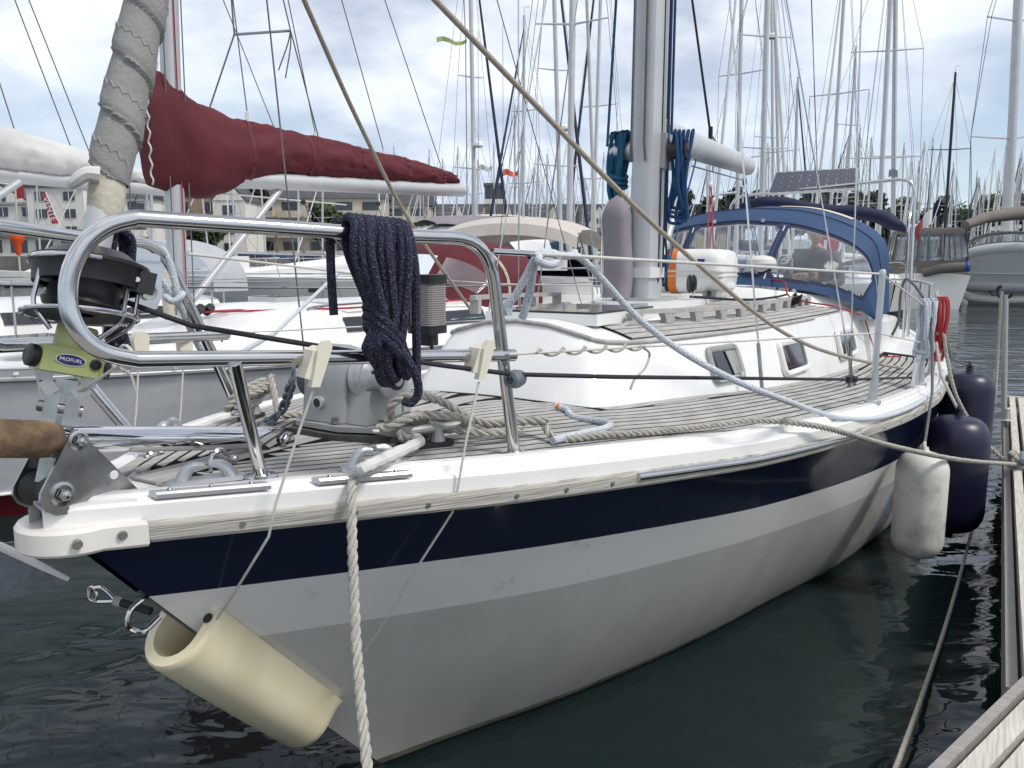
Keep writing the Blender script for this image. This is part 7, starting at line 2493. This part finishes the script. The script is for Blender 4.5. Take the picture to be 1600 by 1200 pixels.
# row of slate-roofed houses with gables
for i, (x, g, wl_, tm, lab) in enumerate([(-12.0, 2, 'wall_white', True, 'half-timbered house with twin gables under the end of the red boom'),
                                          (-2.8, 2, 'wall_cream', True, 'half-timbered house with cream gables beside the control tower'),
                                          (7.5, 1, 'wall_cream', True, 'slate-roofed house with one cream timbered gable above the beige bimini'),
                                          (16.0, 1, 'wall_white', False, 'slate-roofed house with one white gable left of the main mast'),
                                          (24.5, 2, 'wall_white', False, 'white house with twin gables behind the mauve bag'),
                                          (37, 2, 'wall_cream', False, 'white house row with slate roofs behind the boom')]):
    house(x, 150, 9.4 if i < 5 else 12, 10, 5.6, 0, lab, wall=wl_, floors=2, cols=3, gables=g, roofh=4.6, timber=tm)
# harbour control tower
tw = thing('control_tower', (-2.6, 118, QZ), 'grey square harbour tower with glazed lookout above the beige bimini', 'tower')
add('shaft', MB().prism([(-3.9, 118, QZ), (-1.3, 118, QZ), (-1.3, 121, QZ), (-3.9, 121, QZ)], (0, 0, 7.6)), 'quay_stone', tw, flat=True)
add('band', MB().prism([(-4.0, 117.9, QZ + 7.6), (-1.2, 117.9, QZ + 7.6), (-1.2, 121.1, QZ + 7.6), (-4.0, 121.1, QZ + 7.6)], (0, 0, .7)), 'wall_white', tw, flat=True)
add('lookout', MB().prism([(-3.9, 118, QZ + 8.3), (-1.3, 118, QZ + 8.3), (-1.3, 121, QZ + 8.3), (-3.9, 121, QZ + 8.3)], (0, 0, 1.9)), 'win_dark', tw, flat=True)
for x in (-3.9, -3.0, -2.1, -1.3):
    add('mullion', MB().box((x, 117.97, QZ + 9.25), (.12, .1, 1.9)), 'quay_stone', tw)
add('tower_roof', MB().prism([(-4.1, 117.8, QZ + 10.2), (-1.1, 117.8, QZ + 10.2), (-1.1, 121.2, QZ + 10.2), (-4.1, 121.2, QZ + 10.2)], (0, 0, .35)), 'quay_stone', tw, flat=True)
# piles and low quay sheds on the right
for x, y, h, lab in ((69, 112, 6.5, 'grey square mooring pile left of the grey dinghy'), (58.5, 96, 5.6, 'dark-topped square mooring pile beside the motor boat canopy'), (75.5, 112, 9.3, 'tall grey pile at the right edge behind the thick mast')):
    o = add('mooring_pile', MB().prism([(x - .9, y, -1), (x + .9, y, -1), (x + .9, y + 1.8, -1), (x - .9, y + 1.8, -1)], (0, 0, h + 1)), 'quay_stone', None, lab, 'pile', flat=True)
    add('pile_cap', MB().prism([(x - 1, y - .1, h), (x + 1, y - .1, h), (x + 1, y + 1.9, h), (x - 1, y + 1.9, h)], (0, 0, .5)), 'wall_white', o, flat=True)
# terrace wall and shop front on the left quay
sh_ = thing('quay_shop', (-62, 98, QZ), 'low dark-roofed shop on the quay at far left', 'shop')
add('shop_front', MB().prism([(-74, 99, QZ), (-52, 99, QZ), (-52, 101, QZ), (-74, 101, QZ)], (0, 0, 2.3)), 'wall_white', sh_, flat=True)
add('shop_roof', MB().prism([(-75, 98.2, QZ + 2.3), (-51, 98.2, QZ + 2.3), (-51, 101.2, QZ + 2.3), (-75, 101.2, QZ + 2.3)], (0, 0, .9)), 'quay_stone', sh_, flat=True)
for i in range(7):
    add('shop_window', MB().box((-72.5 + 3.1 * i, 98.96, QZ + 1.2), (2.0, .1, 1.5)), 'win_dark', sh_)
# leaning red banner and orange float
bn = thing('red_banner', (-22.707, 40.000, 3.425), 'tall red feather banner with white lettering leaning in front of the white flats', 'banner')
bl0, bl1, bl2, bl3 = Vector((-22.958, 40.000, 5.205)), Vector((-22.737, 40.000, 5.236)), Vector((-22.238, 40.000, 3.764)), Vector((-22.586, 40.000, 3.733))
add('banner_cloth', MB().prism([bl0, bl1, bl2, bl3], (0, .02, 0)), 'banner_red', bn, flat=True)
add('banner_pole', MB().tube([Vector((-22.765, 40.000, 5.266)), Vector((-22.209, 40.000, 3.733)), Vector((-22.172, 40.000, 3.053))], .02, 6), 'white_paint', bn)
bd1 = (bl3.lerp(bl2, .5) - bl0.lerp(bl1, .5))
text_mesh('lettering', 'VENTE', .40, 'white_paint', bn, bl0.lerp(bl1, .5).lerp(bl3.lerp(bl2, .5), .52) - Vector((0, .03, 0)), bd1, Vector((0, -1, 0)).cross(bd1), .002, 1.0)
ofl = Vector((-15.828, 26.000, 2.154))
of = thing('orange_marker', ofl, 'orange marker float on a thin staff under the far pulpit rail', 'float')
add('float_body', MB().lathe([(.06, -.05), (.10, .1), (.12, .28), (.2, .42), (.22, .62), (.17, .72), (0, .74)], ofl, (0, 0, 1), 16), 'orange_float', of)
add('float_staff', MB().tube([ofl - Vector((0, 0, .7)), ofl, ofl + Vector((.1, 0, 2.4))], .03, 6), 'canvas_cream', of)
add('pennant', MB().grid([[ofl + Vector((.1, 0, 2.4 - z)) + Vector((x, 0, .03 * math.sin(9 * x))) for x in (0, .12, .25)] for z in (0, .35, .7)]), 'rope_red', of)
# pennants on rigging
for nm, q, sz, m_, lab in (('signal_flag', (-0.294, 27.000, 4.879), .42, 'orange_float', 'small orange-red pennant on the rigging above the beige bimini'), ('signal_flag', (-1.172, 29.000, 5.256), .40, 'canvas_white', 'small striped courtesy flag on the rigging left of the orange pennant'),
                           ('signal_flag', (-1.792, 20.000, 7.154), .6, 'green_body', 'yellow-green ribbon streaming from the rigging near the picture top')):
    q = Vector(q)
    h_ = .5 if m_ != 'green_body' else .2
    fo = add(nm, MB().grid([[q + Vector((x * sz, .04 * math.sin(x * 8), -.12 * sz * x - h_ * sz * z * (1 - .3 * x) + .05 * math.sin(x * 6))) for x in (0, .25, .5, .75, 1, 1.2)] for z in (0, .5, 1)]), m_, None, lab, 'flag')
    if m_ == 'green_body':
        add('ribbon_line', MB().tube([Vector((-1.251, 20.200, 10.854)), q + Vector((1.15 * sz, 0, -.02)), Vector((-0.933, 17.000, 2.858))], .012, 5), 'rope_grey', fo)
    else:
        add('flag_line', MB().tube([q + Vector((0, 0, 4.5)), q - Vector((0, 0, 3.2))], .008, 5), 'rope_grey', fo)


# ------------------------------------------------------------------ trees
def tree(x, y, base, h, r, m, label, seed, conifer=False, n=1500):
    rnd = random.Random(seed)
    T = thing('shore_tree', (x, y, base), label, 'tree', 'trees along the shore')
    tr = MB().tube([(x, y, base), (x + .2, y, base + h * .45), (x + .1, y, base + h * .8)], [.35, .25, .1], 8)
    for k in range(5):
        a = rnd.uniform(0, 6.28)
        z = base + h * rnd.uniform(.3, .6)
        tr.tube([(x, y, z), (x + r * .6 * math.cos(a), y + r * .6 * math.sin(a), z + h * .22)], [.12, .04], 6)
    add('trunk', tr, 'bark', T)
    mb = MB()
    blobs = [(x + rnd.uniform(-.6, .6) * r, y + rnd.uniform(-.6, .6) * r, base + h * rnd.uniform(.45, .88), r * rnd.uniform(.35, .6)) for _ in range(9)]
    if conifer:
        blobs = [(x + rnd.uniform(-.3, .3) * r * (1.2 - t), y + rnd.uniform(-.3, .3) * r, base + h * (.25 + .72 * t), r * (1.0 - .72 * t)) for t in [k / 8 for k in range(9)]]
    for i in range(n):
        bx, by_, bz, br_ = rnd.choice(blobs)
        v = Vector((rnd.gauss(0, 1), rnd.gauss(0, 1), rnd.gauss(0, .8))).normalized() * br_ * rnd.uniform(.55, 1.08)
        p = Vector((bx, by_, bz)) + v
        s_ = rnd.uniform(.3, .75)
        a = Vector((rnd.uniform(-1, 1), rnd.uniform(-1, 1), rnd.uniform(-1, 1))).normalized() * s_
        b = a.orthogonal().normalized() * s_ * .6
        mb.add([p - a, p + b, p + a, p - b], [[0, 1, 2, 3]])
    cr = add('crown', mb, m, T, flat=True)
    cr['kind'] = 'stuff'
    return T
k = 0
for i in range(11):
    x = 26 + 3.6 * i + random.uniform(-.6, .6)
    tree(x, 140 + random.uniform(-4, 4), QZ, random.uniform(9.5, 12.5), random.uniform(2.6, 3.6), 'leaf_dark', 'dark pine, %s from the left in the dense row behind the boom' % ORDS[i], 100 + i)
for i in range(12):
    x = 68 + 6.5 * i + random.uniform(-1, 1)
    tree(x, 165 + random.uniform(-6, 6), QZ, random.choice([8, 10, 12.5, 13.5, 9]), random.uniform(3.2, 5), 'leaf_mid' if i % 3 else 'leaf_dark', 'green tree, %s from the left in the loose line on the right shore' % ORDS[i], 200 + i)
for x, y, h, r, m_, lab, sd_ in ((-25.5, 112, 7.5, 2.4, 'leaf_mid', 'bright green bushy tree between the cream flats and the timbered houses', 300), (-39.5, 124, 12.5, 3.2, 'leaf_dark', 'dark conifer rising behind the cream apartment roof', 301), (-41, 109, 4.5, 2.4, 'leaf_mid', 'low round green bush beside the tan gabled house', 302), (24, 158, 12.5, 3.4, 'leaf_dark', 'dark tree behind the slate roofs left of the main mast', 303)):
    tree(x, y, QZ, h, r, m_, lab, sd_)
# parked-looking clutter of the quay: lamp standards
lampm = None
for i, (u, v0, v1, Y) in enumerate(((597, 300, 350, 60), (826, 297, 330, 120), (365, 300, 350, 100))):
    x = (u - 800) / 1250 * Y
    z1 = 1.87 + (410 - v0) * Y / 1250
    o = thing('lamp_standard', (x, Y + .0, QZ if Y > 96 else 0), ['white globe lamp standard above the navy coil', 'slim street lamp over the slate roofs above the bimini', 'white lamp standard before the tan house'][i], 'lamp post')
    add('lamp_column', MB().tube([(x, Y, 0 if Y < 96 else QZ), (x, Y, z1)], [.09, .05], 8), 'white_paint', o)
    add('lamp_head', MB().ball((x, Y, z1 + .12), .16, 8), 'white_paint', o)
